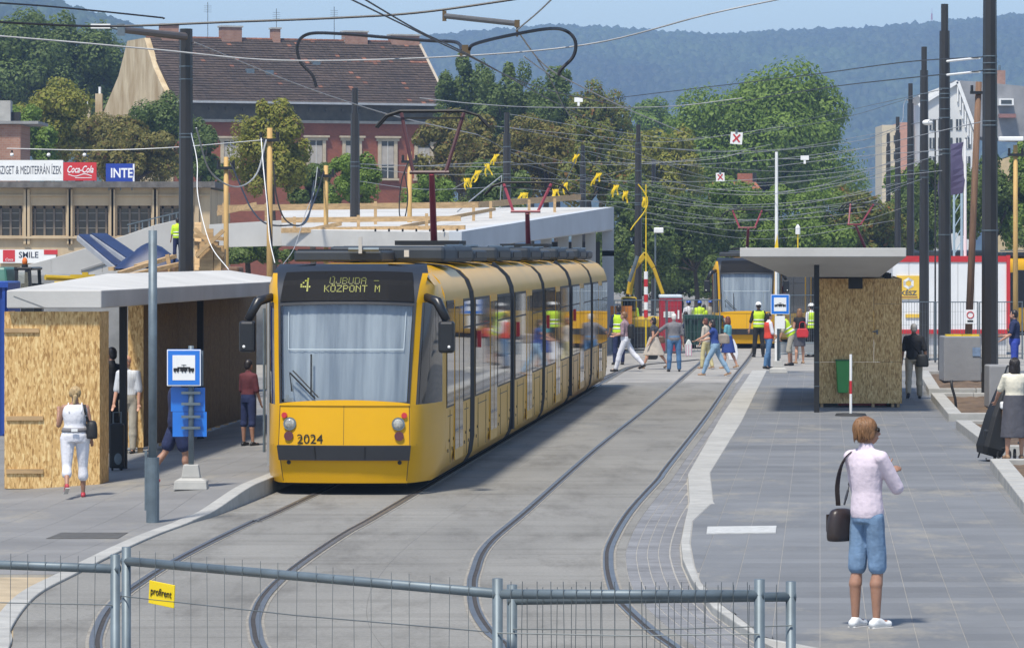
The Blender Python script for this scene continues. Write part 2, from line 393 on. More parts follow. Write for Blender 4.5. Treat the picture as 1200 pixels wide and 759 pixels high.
T2L.append(T2L[-1]+Vector((1.6, 26, 0))); T2R.append(T2L[-1]+Vector((1.45, 0, 0)))
T2L, T2R = ext(T2L), ext(T2R)
def strip(pts, off0, off1, z0, z1):
    """closed ribbon between lateral offsets, z0 bottom z1 top"""
    rings = []
    for i, p in enumerate(pts):
        t = (pts[min(i+1, len(pts)-1)]-pts[max(i-1, 0)]).normalized(); n = Vector((t.y, -t.x, 0))
        a, b = p+n*off0, p+n*off1
        rings.append([Vector((a.x,a.y,z0)), Vector((b.x,b.y,z0)), Vector((b.x,b.y,z1)), Vector((a.x,a.y,z1))])
    return MB().loft(rings)
RSM = {}
for nm, pts, inner in (('T1L', T1L, 1), ('T1R', T1R, -1), ('T2L', T2L, 1), ('T2R', T2R, -1)):
    s = smooth(pts, 10); RSM[nm] = s
    t = thing('tram_rail', {'T1L': 'left grooved rail of the track under the front tram', 'T1R': 'right grooved rail of the track under the front tram',
        'T2L': 'left grooved rail of the empty middle track', 'T2R': 'right grooved rail beside the stone setts'}[nm], 'rail', s[0], 0, 'grooved tram rails')
    s2 = [p-s[0] for p in s]
    strip(s2, -.085, .085, -.02, .004).build('sealing_strip', SEAL, t)
    strip(s2, -.046, .046, -.02, .009).build('groove', RAILD, t)
    strip(s2, -.026-.028*inner, .026-.028*inner, -.02, .016).build('rail_head', STEEL, t)
    strip(s2, -.010+.05*inner, .010+.05*inner, -.02, .014).build('guard_lip', STEEL, t)
# joining curve beyond the front tram
s = smooth([G(700,447), G(724,436), G(748,428), G(790,424), G(818,421)], 8)
t = thing('tram_rail', 'curved rail branching off behind the rear end of the front tram', 'rail', s[0], 0, 'grooved tram rails')
s2 = [p-s[0] for p in s]
strip(s2, -.12, .12, -.02, .0045).build('groove', RAILD, t); strip(s2, -.03, .03, -.02, .012).build('rail_head', STEEL, t)

def curve_x(pts, sm=True):                                    # X as a function of depth along a boundary
    q = sorted((smooth([Vector(p) for p in pts], 8) if sm else [Vector(p) for p in pts]), key=lambda p: p.y)
    ys = np.array([p.y for p in q]); xs = np.array([p.x for p in q])
    return lambda Y: float(np.interp(Y, ys, xs))
KL_pts = gp([(10,762),(14,736),(43,699),(90,673),(147,644),(188,626),(228,611.5),(303,584)])
far_l = KL_pts[-1]
KL_pts += [far_l+Vector((TD*30, 30, 0)), far_l+Vector((TD*60, 60, 0))]
kl = curve_x([KL_pts[0]+Vector((.5,-8,0))]+KL_pts)
KRo = gp([(889,755),(865,740),(835,719),(811,687),(800,662),(798,641),(803,615),(808,594),(806,561),(846,490),(882,436)], .0)
kro = curve_x([KRo[0]+Vector((2.6,-6,0))]+KRo, False)
rail_r = curve_x([p+Vector((.19,0,0)) for p in RSM['T2R'][::6]])
# concrete track slabs: one object per poured bay
bed = MB().add([(-14,10,-.03),(16,10,-.03),(22,112,-.03),(-14,112,-.03)], [(0,1,2,3)]).build('track_bed', GROUND); tag(bed, kind='structure')
t2mid = curve_x([(a+b)/2 for a, b in zip(RSM['T2L'][::10], RSM['T2R'][::10])])
t1r = curve_x(RSM['T1R'][::8])
split = lambda Y: (t1r(Y)*.5+curve_x_T2L(Y)*.5)
curve_x_T2L = curve_x(RSM['T2L'][::8])
ye = [12, 22, 30, 38, 46, 54.2, 62.5, 71, 80, 89, 98, 108]
tsl = tag(bpy.data.objects.new('track_paving', None), kind='structure'); COL.objects.link(tsl)
for i in range(len(ye)-1):
    for side in (0, 1):
        n = 10; L_, R_ = [], []
        for k in range(n+1):
            Y = ye[i]+.008+(ye[i+1]-ye[i]-.016)*k/n; m_ = split(Y)
            a, b = ((kl(Y)+.01), m_-.001) if side == 0 else (m_+.001, rail_r(Y))
            L_.append((a, Y)); R_.append((b, Y))
        rings = [[Vector((a[0],a[1],-.05)), Vector((b[0],b[1],-.05)), Vector((b[0],b[1],0)), Vector((a[0],a[1],0))] for a, b in zip(L_, R_)]
        MB().loft(rings).build('concrete_slab', SLABM, tsl)
# plaza beyond
PLAZA = mat('plaza_concrete', (.30, .285, .26), .9, var=.2, scale=.4, pos=True, detail=9)
pz = MB().add([(-80,107.9,-.010),(90,107.9,-.010),(140,245,-.010),(-120,245,-.010)], [(0,1,2,3)]).build('plaza', PLAZA); tag(pz, kind='structure')
pz = MB().add([(-80,10,-.012),(-2.5,10,-.012),(-2.5,45,-.012),(-80,45,-.012)], [(0,1,2,3)]).build('sandy_verge', mat('sand', (.40, .32, .21), .95, var=.35, scale=.9, pos=True, bump=.3)); tag(pz, kind='structure')

# --- setts between the right rail and the kerb
SETT = mat('setts', (.20, .20, .205), .8, var=.3, scale=1.3, pos=True, detail=9)
pv = tag(bpy.data.objects.new('sett_paving', None), kind='structure'); COL.objects.link(pv)
MB().loft([[Vector((rail_r(Y)-.01,Y,-.04)), Vector((kro(Y)+.02,Y,-.04)), Vector((kro(Y)+.02,Y,-.004)), Vector((rail_r(Y)-.01,Y,-.004))] for Y in np.linspace(12, 116.9, 160)]).build('mortar_bed', JOINT, pv)
stones = []
v = 14.0
while v < 116:
    dl = .155; a, b = rail_r(v+dl/2), kro(v+dl/2); wgap = b-a; n = int((wgap-.02)/.125)
    if n > 0:
        rem = wgap-.02-n*.125
        if rem > .035: stones.append((b-.012-rem/2, v+dl/2, rem-.012, dl-.008))
        for k in range(n):
            off = (k % 2)*.07; a2 = rail_r(v+off+dl/2)
            stones.append((a2+(k+.5)*.125, v+off+dl/2, .125-.012, dl-.008))
    v += dl
stones.sort(key=lambda s_: abs(s_[1]-41))
sm_ = MB(); sm_.box((0,0,0), (.11,.138,.03)); sme = sm_.mesh('sett', SETT)
for x, y, wx, wy in stones[:300]:
    o = link('sett', sme, pv); o.location = (x, y, -.0145+rnd.uniform(-.001,.001)); o.scale = (wx/.11, 1, 1)
V, Q = [], []
for x, y, wx, wy in stones[300:]:
    z = rnd.uniform(-.001, .001); b = len(V)
    V += [(x-wx/2,y-wy/2,z),(x+wx/2,y-wy/2,z),(x+wx/2,y+wy/2,z),(x-wx/2,y+wy/2,z),(x-wx/2,y-wy/2,z-.03),(x+wx/2,y-wy/2,z-.03),(x+wx/2,y+wy/2,z-.03),(x-wx/2,y+wy/2,z-.03)]
    Q += [(b,b+1,b+2,b+3),(b+4,b+5,b+1,b),(b+5,b+6,b+2,b+1),(b+6,b+7,b+3,b+2),(b+7,b+4,b,b+3)]
tag(link('setts', fast_mesh('setts', V, Q, [SETT]), pv), kind='stuff')

# --- right platform
ZR = .07
def zr(Y): return ZR
WX, WY = .42, .63
PAVR = paver_mat('blue_grey_pavers', (.160, .164, .168), .11, WX, WY, .20)
PAVL = paver_mat('grey_pavers', (.195, .190, .182), .10, .6, .6, .08)
KRi = gp([(895,755),(880,740),(844,713),(821,687),(814,668),(809,641),(812,615),(818,594.5),(836,592),(832,558),(869,497),(898,437)], .02)
kri = curve_x([KRi[0]+Vector((2.6,-6,0))]+KRi[:7]+KRi[8:], False)
def pavement(name, xl, xr, y0, y1, wx, wy, zf, m, nobj, focus, gap=.006):
    root = tag(bpy.data.objects.new(name, None), kind='structure'); COL.objects.link(root)
    rows = int((y1-y0)/wy); full, part = [], []
    base = []
    for r in range(rows):
        a = math.floor(y0/wy)*wy+r*wy; b = a+wy; ym = (a+b)/2
        la, lb, ra, rb = xl(a), xl(b), xr(a), xr(b)
        zb_ = min(zf(ym,la), zf(ym,ra)); base.append([Vector((min(la,lb)-.02,a,zb_-.05)), Vector((max(ra,rb)+.02,a,zb_-.05)), Vector((max(ra,rb)+.02,a,zb_-.004)), Vector((min(la,lb)-.02,a,zb_-.004))])
        k0 = math.floor((min(la, lb)-TD*ym)/wx); k1 = math.ceil((max(ra, rb)-TD*ym)/wx)
        for k in range(k0, k1):
            xa0, xb0 = k*wx+TD*a, k*wx+TD*b
            q = [max(xa0, la), min(xa0+wx, ra), min(xb0+wx, rb), max(xb0, lb)]
            if q[1]-q[0] < .03 and q[2]-q[3] < .03: continue
            if q[1] < q[0]: q[1] = q[0]+.02
            if q[2] < q[3]: q[2] = q[3]+.02
            isf = abs(q[1]-q[0]-wx) < 1e-6 and abs(q[2]-q[3]-wx) < 1e-6
            (full if isf else part).append((q, a, b, ym))
    full.sort(key=lambda t_: (t_[1]-focus[1])**2*.3+(t_[0][0]-focus[0])**2)
    MB().loft(base).build('joint_bed', JOINT, root)
    pm = MB(); h = gap/2
    pm.loft([[Vector((-wx/2+h-TD*wy/2,-wy/2+h,z)), Vector((wx/2-h-TD*wy/2,-wy/2+h,z)), Vector((wx/2-h+TD*wy/2,wy/2-h,z)), Vector((-wx/2+h+TD*wy/2,wy/2-h,z))] for z in (-.03, 0)])
    me = pm.mesh('paver', m)
    for q, a, b, ym in full[:nobj]:
        o = link('paver', me, root); o.location = ((q[0]+q[1]+q[2]+q[3])/4, ym, zf(ym, q[0]))
    V, Q = [], []
    for q, a, b, ym in full[nobj:]+part:
        i = len(V)
        c = [(q[0]+h,a+h),(q[1]-h,a+h),(q[2]-h,b-h),(q[3]+h,b-h)]
        V += [(x,y,zf(y,x)) for x, y in c]+[(x,y,zf(y,x)-.03) for x, y in c]
        Q += [(i,i+1,i+2,i+3)]+[(i+4+k, i+4+(k+1)%4, i+(k+1)%4, i+k) for k in range(4)]
    tag(link('pavers', fast_mesh('pavers', V, Q, [m]), root), kind='stuff')
    return root
xr_plat = lambda Y: 24+.1*Y
pavement('right_platform', kri, xr_plat, 12, 117, WX, WY, lambda Y, X: zr(Y), PAVR, 300, (4.2, 45))
# kerb stones along its edge
def kerb_stones(name, left, right, y0, y1, n, z0f, z1f, m=KERB, root=None, step=1.0):
    root = root or tag(bpy.data.objects.new(name, None), kind='structure')
    if root.name not in COL.objects: COL.objects.link(root)
    Y = y0
    while Y < y1-1e-6:
        Ye = min(Y+step, y1); rings = []
        for k in range(4):
            yy = Y+.006+(Ye-Y-.012)*k/3; a, b = left(yy), right(yy)
            rings.append([Vector((a,yy,z0f(yy))), Vector((b,yy,z0f(yy))), Vector((b,yy,z1f(yy))), Vector((a,yy,z1f(yy)))])
        MB().loft(rings).build('kerb_stone', m, root, bev=.012); Y = Ye
    return root
yb = KRi[7].y
kerb_stones('platform_kerb', kro, lambda Y: kri(Y)-.004, 13, yb, 0, lambda Y: -.06, lambda Y: zr(Y)+.004)
kw = curve_x(KRi[8:]+[KRi[-1]+(KRi[-1]-KRi[-2])*.3], False)
kerb_stones('platform_kerb', kro, lambda Y: kw(Y) if Y > yb else kri(Y), yb+.002, 116.9, 0, lambda Y: -.06, lambda Y: zr(Y)+.006)

# --- left platform, ramping up to the tram
def zl(Y, X):
    t_ = min(1, max(0, (Y-51)/6)); u_ = min(1, max(0, (X+7.0)/3.0))
    t_ = t_*t_*(3-2*t_); return .02+.20*t_*u_
def GL(px, py):
    z = .02
    for _ in range(12): p = G(px, py, z); z = zl(p.y, p.x)
    return G(px, py, z)
kli = lambda Y: kl(Y)-.20
pavement('left_platform', lambda Y: -14-.12*Y, kli, 43.5, 112, .6, .6, zl, PAVL, 0, (0, 0), .004)
kerb_stones('platform_kerb', kli, kl, 33, 112, 0, lambda Y: -.06, lambda Y: zl(Y, kl(Y))+.005)
# flat bits let into the paving
def plate(name, label, cat, pts, zf, m, th=.006):
    c = sum(pts, Vector())/len(pts); o = MB().prism([p-c for p in pts], (0,0,-.02), (0,0,th)).build(name, m); o.location = c
    return tag(o, label, cat)
plate('manhole_cover', 'dark rectangular cover let into the left pavement', 'manhole cover', [GL(54,631), GL(138,631), GL(150,624), GL(72,624)], None, mat('dark_iron', (.085,.08,.07), .7, var=.3, scale=8))
plate('drain_cover', 'white strip cover lying in the blue grey paving', 'drain cover', [G(828,625,.075), G(909,624,.075), G(910,616,.075), G(829,617,.075)], None, mat('worn_white', (.48,.48,.46), .6, var=.2, scale=9))
o = MB()
for _ in range(1): pass
# planting beds on the right: kerb frame + soil
def bed_(name, label, quad, wid=.28, h=.16):
    z = ZR; c = sum(quad, Vector())/4; t = thing(name, label, 'planting bed', (c.x, c.y, z), 0, 'soil beds framed with pale kerb stones')
    q = [Vector((p.x-c.x, p.y-c.y, 0)) for p in quad]
    inn = []
    for i in range(4):
        a, b, d = q[i-1], q[i], q[(i+1)%4]; e1 = (b-a).normalized(); e2 = (d-b).normalized()
        n1, n2 = Vector((-e1.y,e1.x,0)), Vector((-e2.y,e2.x,0)); k = (n1+n2); k = k/(k.length**2)*2 if k.length > .1 else n1
        inn.append(b+k*wid)
    for i in range(4):
        j = (i+1) % 4; L_ = (q[j]-q[i]).length; n = max(1, round(L_/1.0))
        for s_ in range(n):
            f0, f1 = s_/n+.003, (s_+1)/n-.003
            poly = [q[i].lerp(q[j], f0), q[i].lerp(q[j], f1), inn[i].lerp(inn[j], f1), inn[i].lerp(inn[j], f0)]
            MB().prism(poly, (0,0,-.1), (0,0,h)).build('kerb_stone', KERB, t, bev=.012)
    # lumpy soil
    n = 22; V, Q = [], []
    for a in range(n+1):
        for b in range(n+1):
            p = inn[0].lerp(inn[1], a/n).lerp(inn[3].lerp(inn[2], a/n), b/n)
            zz = h-.07+.05*noise.noise(Vector((p.x*1.3+c.x, p.y*.8+c.y, 0)))+.04*noise.noise(Vector((p.x*5, p.y*4, 3)))
            V.append((p.x, p.y, zz))
    for a in range(n):
        for b in range(n): i = a*(n+1)+b; Q.append((i, i+n+1, i+n+2, i+1))
    me = fast_mesh('soil', V, Q, [SOIL], sm=True); o = link('soil', me, t); return t
zt = ZR+.16
def gz(x, y): p = G(x, y, zt); return Vector((p.x, p.y, 0))
def q4(a, b, c_, d): return [gz(*a), gz(*b), gz(*c_), gz(*d)]
bed_('planting_bed', 'soil bed in the right foreground beside the trolley, nearest to the camera', q4((1240,640), (1330,640), (1240,537), (1160,537)))
bed_('planting_bed', 'soil bed behind the black shopping trolley', q4((1160,522), (1300,522), (1230,492), (1120,492)))
bed_('planting_bed', 'soil bed around the foot of the nearest dark pole', q4((1111,484), (1240,484), (1190,460), (1091,460)))
bed_('planting_bed', 'soil bed in front of the tall concrete block', q4((1088,455), (1200,455), (1160,434), (1076,434)))
# ================================================================== trams
HEADL = mat('headlamp_glass', (.34, .34, .31), .08, var=.5, scale=30, coat=.8)
LED = mat('led_dots', (.25, .26, .02), .5, var=0, emit=.05)
DISP = mat('display_black', (.010, .010, .011), .6, var=0, spec=.08)
WFRAME = mat('window_rubber', (.02, .02, .022), .5, var=0)
SILVER = mat('door_aluminium', (.42, .43, .44), .35, metal=.6, var=.08)
UNDER = mat('underframe', (.012, .011, .010), .9, var=.3)
NUMB = mat('number_black', (.012, .012, .012), .5, var=0)
WSG = glass_pane('windscreen_glass', .30)
FONT5 = {'4': "00010 00110 01010 10010 11111 00010 00010", 'U': "10001 10001 10001 10001 10001 10001 01110", 'J': "00001 00001 00001 00001 10001 10001 01110",
 'B': "11110 10001 10001 11110 10001 10001 11110", 'D': "11110 10001 10001 10001 10001 10001 11110", 'A': "01110 10001 10001 11111 10001 10001 10001", '-': "00000 00000 00000 11111 00000 00000 00000",
 'K': "10001 10010 10100 11000 10100 10010 10001", 'O': "01110 10001 10001 10001 10001 10001 01110", 'Z': "11111 00001 00010 00100 01000 10000 11111",
 'P': "11110 10001 10001 11110 10000 10000 10000", 'N': "10001 11001 10101 10011 10001 10001 10001", 'T': "11111 00100 00100 00100 00100 00100 00100", 'M': "10001 11011 10101 10101 10001 10001 10001", ' ': "00000 "*7}
def led_text(mb, s, x, y, z, d):
    for ch, acc in s:
        rows = FONT5[ch].split()
        for r_, row in enumerate(rows):
            for c_, q in enumerate(row):
                if q == '1': mb.box((x+c_*d, y, z-r_*d), (d*.78, .004, d*.78))
        if acc == "'": mb.box((x+3*d, y, z+1.1*d), (d*.8, .004, d*.8)); mb.box((x+2*d, y, z+1.1*d), (d*.8,.004,d*.4))
        if acc == ':': mb.box((x+1*d, y, z+1.2*d), (d*.8, .004, d*.8)); mb.box((x+3*d, y, z+1.2*d), (d*.8, .004, d*.8))
        x += 6*d
HW = 1.26
def side_prof():
    h = [(1.15,.17),(1.22,.30),(1.255,.55),(1.26,1.1),(1.26,2.62),(1.24,2.82),(1.17,3.0),(1.03,3.14),(.83,3.22),(.42,3.26)]
    return h
def body_ring(y, s=1.0, dz=0, f=None):
    h = side_prof(); r = [Vector((x*s, y, z+dz)) for x, z in h]
    return r+[Vector((-v.x, y, v.z)) for v in reversed(r)]
def tram(label, modules, rz_list, group, number, open_door=False, lit=True, panto=(1, 4), pfold=(1.0, .62), pfrac=(.80, .5)):
    """modules: list of (origin Vector, heading, length); the first holds the cab"""
    o0, hd0 = modules[0][0], modules[0][1]
    root = thing('tram', label, 'tram', o0, -hd0, group)
    inv = Matrix.Rotation(hd0, 3, 'Z')
    def place(o, i):
        mo, hd = modules[i][0], modules[i][1]
        o.location = inv@(mo-o0); o.rotation_euler = (0, 0, -(hd-hd0)); return o
    cab = None
    for i, (mo, hd, L) in enumerate(modules):
        y0 = 1.95 if i == 0 else 0.0
        def part(mb, name, m, parent=root, **k):
            o = mb.build(name, m, parent, **k)
            if parent is root: place(o, i)
            return o
        body = part(MB().loft([body_ring(y0), body_ring((y0+L)/2), body_ring(L)], cap=False).add(body_ring(y0), [tuple(range(20))]).add(body_ring(L), [tuple(range(20))]), 'body', YEL, sm=False)
        for p in body.data.polygons: p.use_smooth = abs(p.normal.y) < .5
        # underframe and skirts
        part(MB().box((0,(y0+L)/2,.18),(2.0,L-y0-.1,.2)), 'underframe', UNDER)
        # doors and windows along both sides
        dm = (y0+L)/2
        for s in (-1, 1):
            dw = .72; d0, d1 = dm-dw, dm+dw
            zc = lambda z: z
            segs = [(y0+.12, d0-.1), (d1+.1, L-.12)]
            wf = MB(); wg = []
            for (a, b) in segs:
                if b-a < .5: continue
                n = max(1, round((b-a)/1.35)); st = (b-a)/n
                for k in range(n):
                    ya, yb = a+k*st, a+(k+1)*st
                    f = part(MB().box((s*(HW+.002), (ya+yb)/2, 1.93), (.012, yb-ya-.004, 1.56)), 'window', WFRAME)
                    part(MB().box((s*(HW+.010), (ya+yb)/2, 1.72), (.006, yb-ya-.05, 1.08)), 'pane', DGLASS, f)
                    part(MB().box((s*(HW+.010), (ya+yb)/2, 2.48), (.006, yb-ya-.05, .38)), 'vent_pane', DGLASS, f)
            dl = MB()
            for q in (0, 1):
                ya = dm-dw+q*dw; c = ya+dw/2
                out = .0
                dr = part(MB().box((s*(HW+.002), c, 1.52), (.016, dw-.012, 2.38)), 'door', YEL)
                part(MB().box((s*(HW+.011), c, 1.55), (.006, dw-.11, 2.12)), 'door_glass', DGLASS, dr)
            # lower body panel joints and catches
            jm = MB(); 
            for yy in np.linspace(y0+.7, L-.7, 5):
                if abs(yy-dm) > .8: jm.box((s*(HW+.001), yy, .72), (.006, .012, .78))
            for a, b in segs: jm.box((s*(HW+.001), (a+b)/2, .72+.3), (.006, (b-a)*.6, .012))
            for yy in (y0+.35, d0-.3, d1+.35, L-.35):
                jm.box((s*(HW+.002), yy, .52), (.008, .05, .05)); jm.box((s*(HW+.002), yy+.2, .66), (.008,.04,.04))
            tag(part(jm, 'panel_joint', WFRAME), kind='stuff')
            if s == 1 and i in (1, 2, 3, 4): part(MB().box((s*(HW+.05), .25 if i != 1 else .35, 2.05), (.06, .1, .26)), 'marker_lamp', RED)
        # roof equipment
        if i in (0,):
            pd = part(MB().box((-.36, y0+1.35, 3.36), (1.3, 1.9, .16)), 'roof_grille', SLATE, bev=.03)
            gm = MB()
            for k in range(7): gm.box((-.36, y0+.55+k*.27, 3.45), (1.22, .06, .03))
            part(gm, 'louvre', WFRAME, pd); 
            part(MB().tube([(-.2,y0+.34,3.46),(.25,y0+.34,3.46)], .03, 8), 'roof_pipe', GALV, pd)
            part(MB().box((-.02, y0+.3, 3.52), (.05, .05, .24)), 'antenna_mast', CONCW)
            part(MB().box((.62, y0+.7, 3.40), (.07, .07, .10)), 'white_bracket', CONCW)
            part(MB().box((.18, L-1.1, 3.39), (1.75, 1.9, .24)), 'roof_pod', SLATE, bev=.06)
        else:
            a = .5
            for k, ln in enumerate((L*.42, L*.36)):
                pd = part(MB().box((0.0, a+ln/2, 3.36 if k else 3.39), (1.85, ln, .2 if k else .26)), 'roof_pod', SLATE, bev=.06)
                part(MB().box((.935, a+ln/2, 3.38), (.012, ln*.8, .1)), 'louvre', WFRAME, pd)
                part(MB().tube([(.75, a+.1, 3.52), (.75, a+ln-.1, 3.53)], .025, 6), 'roof_pipe', GALV, pd)
                a += ln+.35
        # bellows to the next module
        if i < len(modules)-1:
            gap = .95 if i % 2 else .75
            rr = []
            for k in range(9): rr.append(body_ring(L-.02+(gap+.04)*k/8, .985 if k % 2 else 1.004, -.02 if k % 2 else 0))
            part(MB().loft(rr), 'bellows', RUB)
            if i % 2:
                fr = MB()
                for s in (-1, 1): fr.tube([(s*(HW-.01), L+.47, .3), (s*(HW-.008), L+.47, 2.65), (s*1.13, L+.47, 3.02), (s*.9, L+.47, 3.22)], .05, 6)
                tag(part(fr, 'bellows_frame', WFRAME), kind='stuff')
        else:
            part(MB().box((0, L+.05, 1.7), (2.1, .14, 2.6)), 'rear_panel', YEL)
        if i in panto:
            kf = pfold[panto.index(i)]; yb = L*pfrac[panto.index(i)]
            def pm(): return MB()
            pb = part(MB().box((0, yb, 3.58), (1.1, 1.4, .08)), 'pantograph', BLACKM)
            top = 3.62+1.15*kf; tip = top+1.05*kf
            part(MB().tube([(0, yb+.6, 3.62), (.04, yb-.25, top)], [.06, .05], 8), 'lower_arm', REDP, pb)
            up = MB(); hwid = .52
            for s in (-1, 1): up.tube([(s*.28, yb-.25, top+.02), (s*(hwid+.02), yb+.35, tip)], .036, 6)
            up.tube([(-.34, yb-.25, top+.02), (.34, yb-.25, top+.02)], .035, 6)
            part(up, 'upper_arm', mat('dark_red_arm', (.055,.014,.016), .5, var=.2) if kf > .9 else REDP, pb)
            hd_ = MB()
            for yy in (.2, .5):
                hd_.tube([(-.98, yb+yy, tip-.24), (-.8, yb+yy, tip-.04), (-.55, yb+yy, tip+.04), (.55, yb+yy, tip+.04), (.8, yb+yy, tip-.04), (.98, yb+yy, tip-.24)], .026, 6)
            hd_.box((0, yb+.35, tip-.08), (1.1, .03, .03))
            part(hd_, 'collector_head', BLACKM, pb)
    # ---------------- the cab
    i = 0
    ZL = [.17, .30, .50, .515, .69, .705, 1.27, 1.285, 1.8, 2.3, 2.705, 2.72, 2.95, 3.12, 3.21, 3.25]
    def wf(z): return np.interp(z, [.17, .7, 1.28, 2.7, 3.12, 3.26], [.88, .94, .925, .985, 1.04, .98])
    def yf(z): return np.interp(z, [.17, .5, .7, 1.28, 2.0, 2.72, 3.0, 3.15, 3.26], [.10, .03, .0, .06, .20, .40, .55, .75, 1.1])
    def sx(z):
        h = side_prof(); return float(np.interp(z, [q[1] for q in h], [q[0] for q in h]))
    def outline(z, d=0):
        """plan of the nose: 15 points from left rear to right rear"""
        a, y_, sxx = wf(z), yf(z), sx(z)
        ins = .02*0
        pts = [(sxx, 1.95), (sxx-.005, 1.5), (min(sxx, 1.185), .95), (min(sxx-.01, a+.17), yf(z)+.42), (a+.075, y_+.12), (a, y_+.03), (a*.6, y_-.045), (a*.25, y_-.075)]
        right = [Vector((x, y, z)) for x, y in pts]
        return [Vector((-v.x, v.y, v.z)) for v in right] + list(reversed(right))
    rings = [outline(z) for z in ZL]; n = len(rings[0])
    ysh, blk, ws, dsp, bmp, pill = MB(True), MB(True), MB(True), MB(True), MB(True), MB(True); sws = (MB(True), MB(True))
    for r in range(len(ZL)-1):
        zm = (ZL[r]+ZL[r+1])/2
        for k in range(n-1):
            quad = [rings[r][k], rings[r][k+1], rings[r+1][k+1], rings[r+1][k]]
            kk = min(k, n-2-k)                       # 0 rear .. 7 centre
            front = kk >= 5
            if front and 1.28 < zm < 2.71: tgt = ws
            elif front and zm > 2.71: tgt = dsp
            elif front and .50 < zm < .70: tgt = bmp
            elif kk == 4 and 0: tgt = pill
            elif 1 <= kk <= 3 and 1.0 < zm < 2.71: tgt = sws[int(k > 7)]
            elif zm > 3.15 and kk >= 4: tgt = dsp
            else: tgt = ysh
            tgt.add(quad, [(0,1,2,3)])
    top = rings[-1]; dsp.add(top, [tuple(range(n))])
    cs = ysh.build('cab_shell', YEL, root, sm=True)
    e = cs.modifiers.new('edge', 'EDGE_SPLIT'); e.split_angle = R(28)
    for q_ in sws: q_.build('cab_side_window', DGLASS, root, sm=True)
    dsp_o = dsp.build('display_hood', mat('hood_slate', (.020, .026, .038), .5, var=.1, spec=.25), root, sm=True)
    e = dsp_o.modifiers.new('edge', 'EDGE_SPLIT'); e.split_angle = R(28)
    bo = bmp.build('bumper', mat('bumper_grey', (.025, .027, .032), .5, var=.1), root, sm=False)
    so_ = bo.modifiers.new('solid', 'SOLIDIFY'); so_.thickness = .05; so_.offset = 1
    wo = ws.build('windscreen', WSG, root, sm=True)
    # a dark strip round the windscreen, arched over the bonnet
    wm = MB()
    def fp(u, z, d=.0): # point on the front face; u in -1..1
        a = wf(z); x = u*a; y = yf(z)+np.interp(abs(u), [0, .25, .6, 1], [-.075, -.075, -.045, .03]); return Vector((x, y-d, z))
    for u0, u1 in ((-1, -.965), (.965, 1)):
        zz = np.linspace(1.28, 2.72, 9)
        wm.loft([[fp(u0, z, .015), fp(u1, z, .015)] for z in zz], closed=False)
    uu = np.linspace(-1, 1, 17)
    wm.loft([[fp(u, 1.285, .006), fp(u, 1.31, .006)] for u in uu], closed=False)
    wm.loft([[fp(u, 2.655+.03*(1-u*u), .015), fp(u, 2.73, .015)] for u in uu], closed=False)
    wm.build('windscreen_trim', WFRAME, wo)
    # arched bonnet lip (yellow) rising in the middle of the windscreen foot
    bl = MB(); bl.loft([[fp(u, 1.26, .016), fp(u, 1.285+.055*math.cos(u*math.pi/2)**.7 if abs(u) < 1 else 1.285, .016)] for u in uu], closed=False)
    bl.build('bonnet_lip', YEL, root)
    # pleated blind behind the glass, windscreen reflections painted into its colour
    bm_ = MB(); nn = 60; rows = []
    for z in np.linspace(1.3, 2.7, 6):
        rows.append([fp(-.94+1.88*k/nn, z, -.09+.004*math.sin(k*1.9)) for k in range(nn+1)])
    bm_.loft(rows, closed=False); bm_.build('blind_with_reflections', BLIND_REFL, root, sm=True)
    wl_ = MB(); wl_.loft([[fp(-.86,z,-.06), fp(-.85,z,-.06)] for z in np.linspace(2.05,2.58,4)], closed=False); wl_.loft([[fp(.85,z,-.06), fp(.86,z,-.06)] for z in np.linspace(2.05,2.58,4)], closed=False)
    wl_.loft([[fp(u,2.04,-.06), fp(u,2.052,-.06)] for u in np.linspace(-.86,.86,9)], closed=False); wl_.build('blind_frame', WHITE, root)
    # display
    db = MB(); db.loft([[fp(u*(1-.10*(z-2.73)/.42), z-.02*abs(u)**3, .03) for z in (2.735, 2.80, 2.88, 2.96, 3.03, 3.09, 3.15)] for u in np.linspace(-.97, .97, 17)], closed=False)
    db.build('display_panel', DISP, dsp_o)
    ld = MB(); d = .0185
    # dots are laid on the slanting display plane
    yA = yf(2.8)-.1; yB = yf(3.1)-.1
    lt = MB(); led_text(lt, [('4', '')], 0, 0, 0, .030) if lit else None
    M_ = Matrix.Rotation(math.atan2(yB-yA, .3), 4, 'X')
    def put(mb, x, z): 
        out = []
        for v in mb.v: xx, zz = x+v[0], z+v[2]*.92; q = fp(xx/wf(zz), zz, .036); out.append((xx, q.y+v[1], zz))
        mb.v = out; return mb
    if lit: tag(put(lt, -.66, 3.04).build('route_number', LED, dsp_o), kind='stuff')
    lt = MB()
    if lit: led_text(lt, [('U',"'"),('J',''),('B',''),('U',''),('D',''),('A',''),(' ',''),('-','')], 0, 0, 0, .0150); 
    if lit: tag(put(lt, -.25, 3.055).build('destination_line', mat('led_dots_dim', (.13,.14,.02), .5, var=0, emit=.01), dsp_o), kind='stuff')
    lt = MB()
    if lit: led_text(lt, [('K',''),('O',':'),('Z',''),('P',''),('O',''),('N',''),('T',''),(' ',''),('M','')], 0, 0, 0, .0150); 
    if lit: tag(put(lt, -.32, 2.945).build('destination_line', LED, dsp_o), kind='stuff')
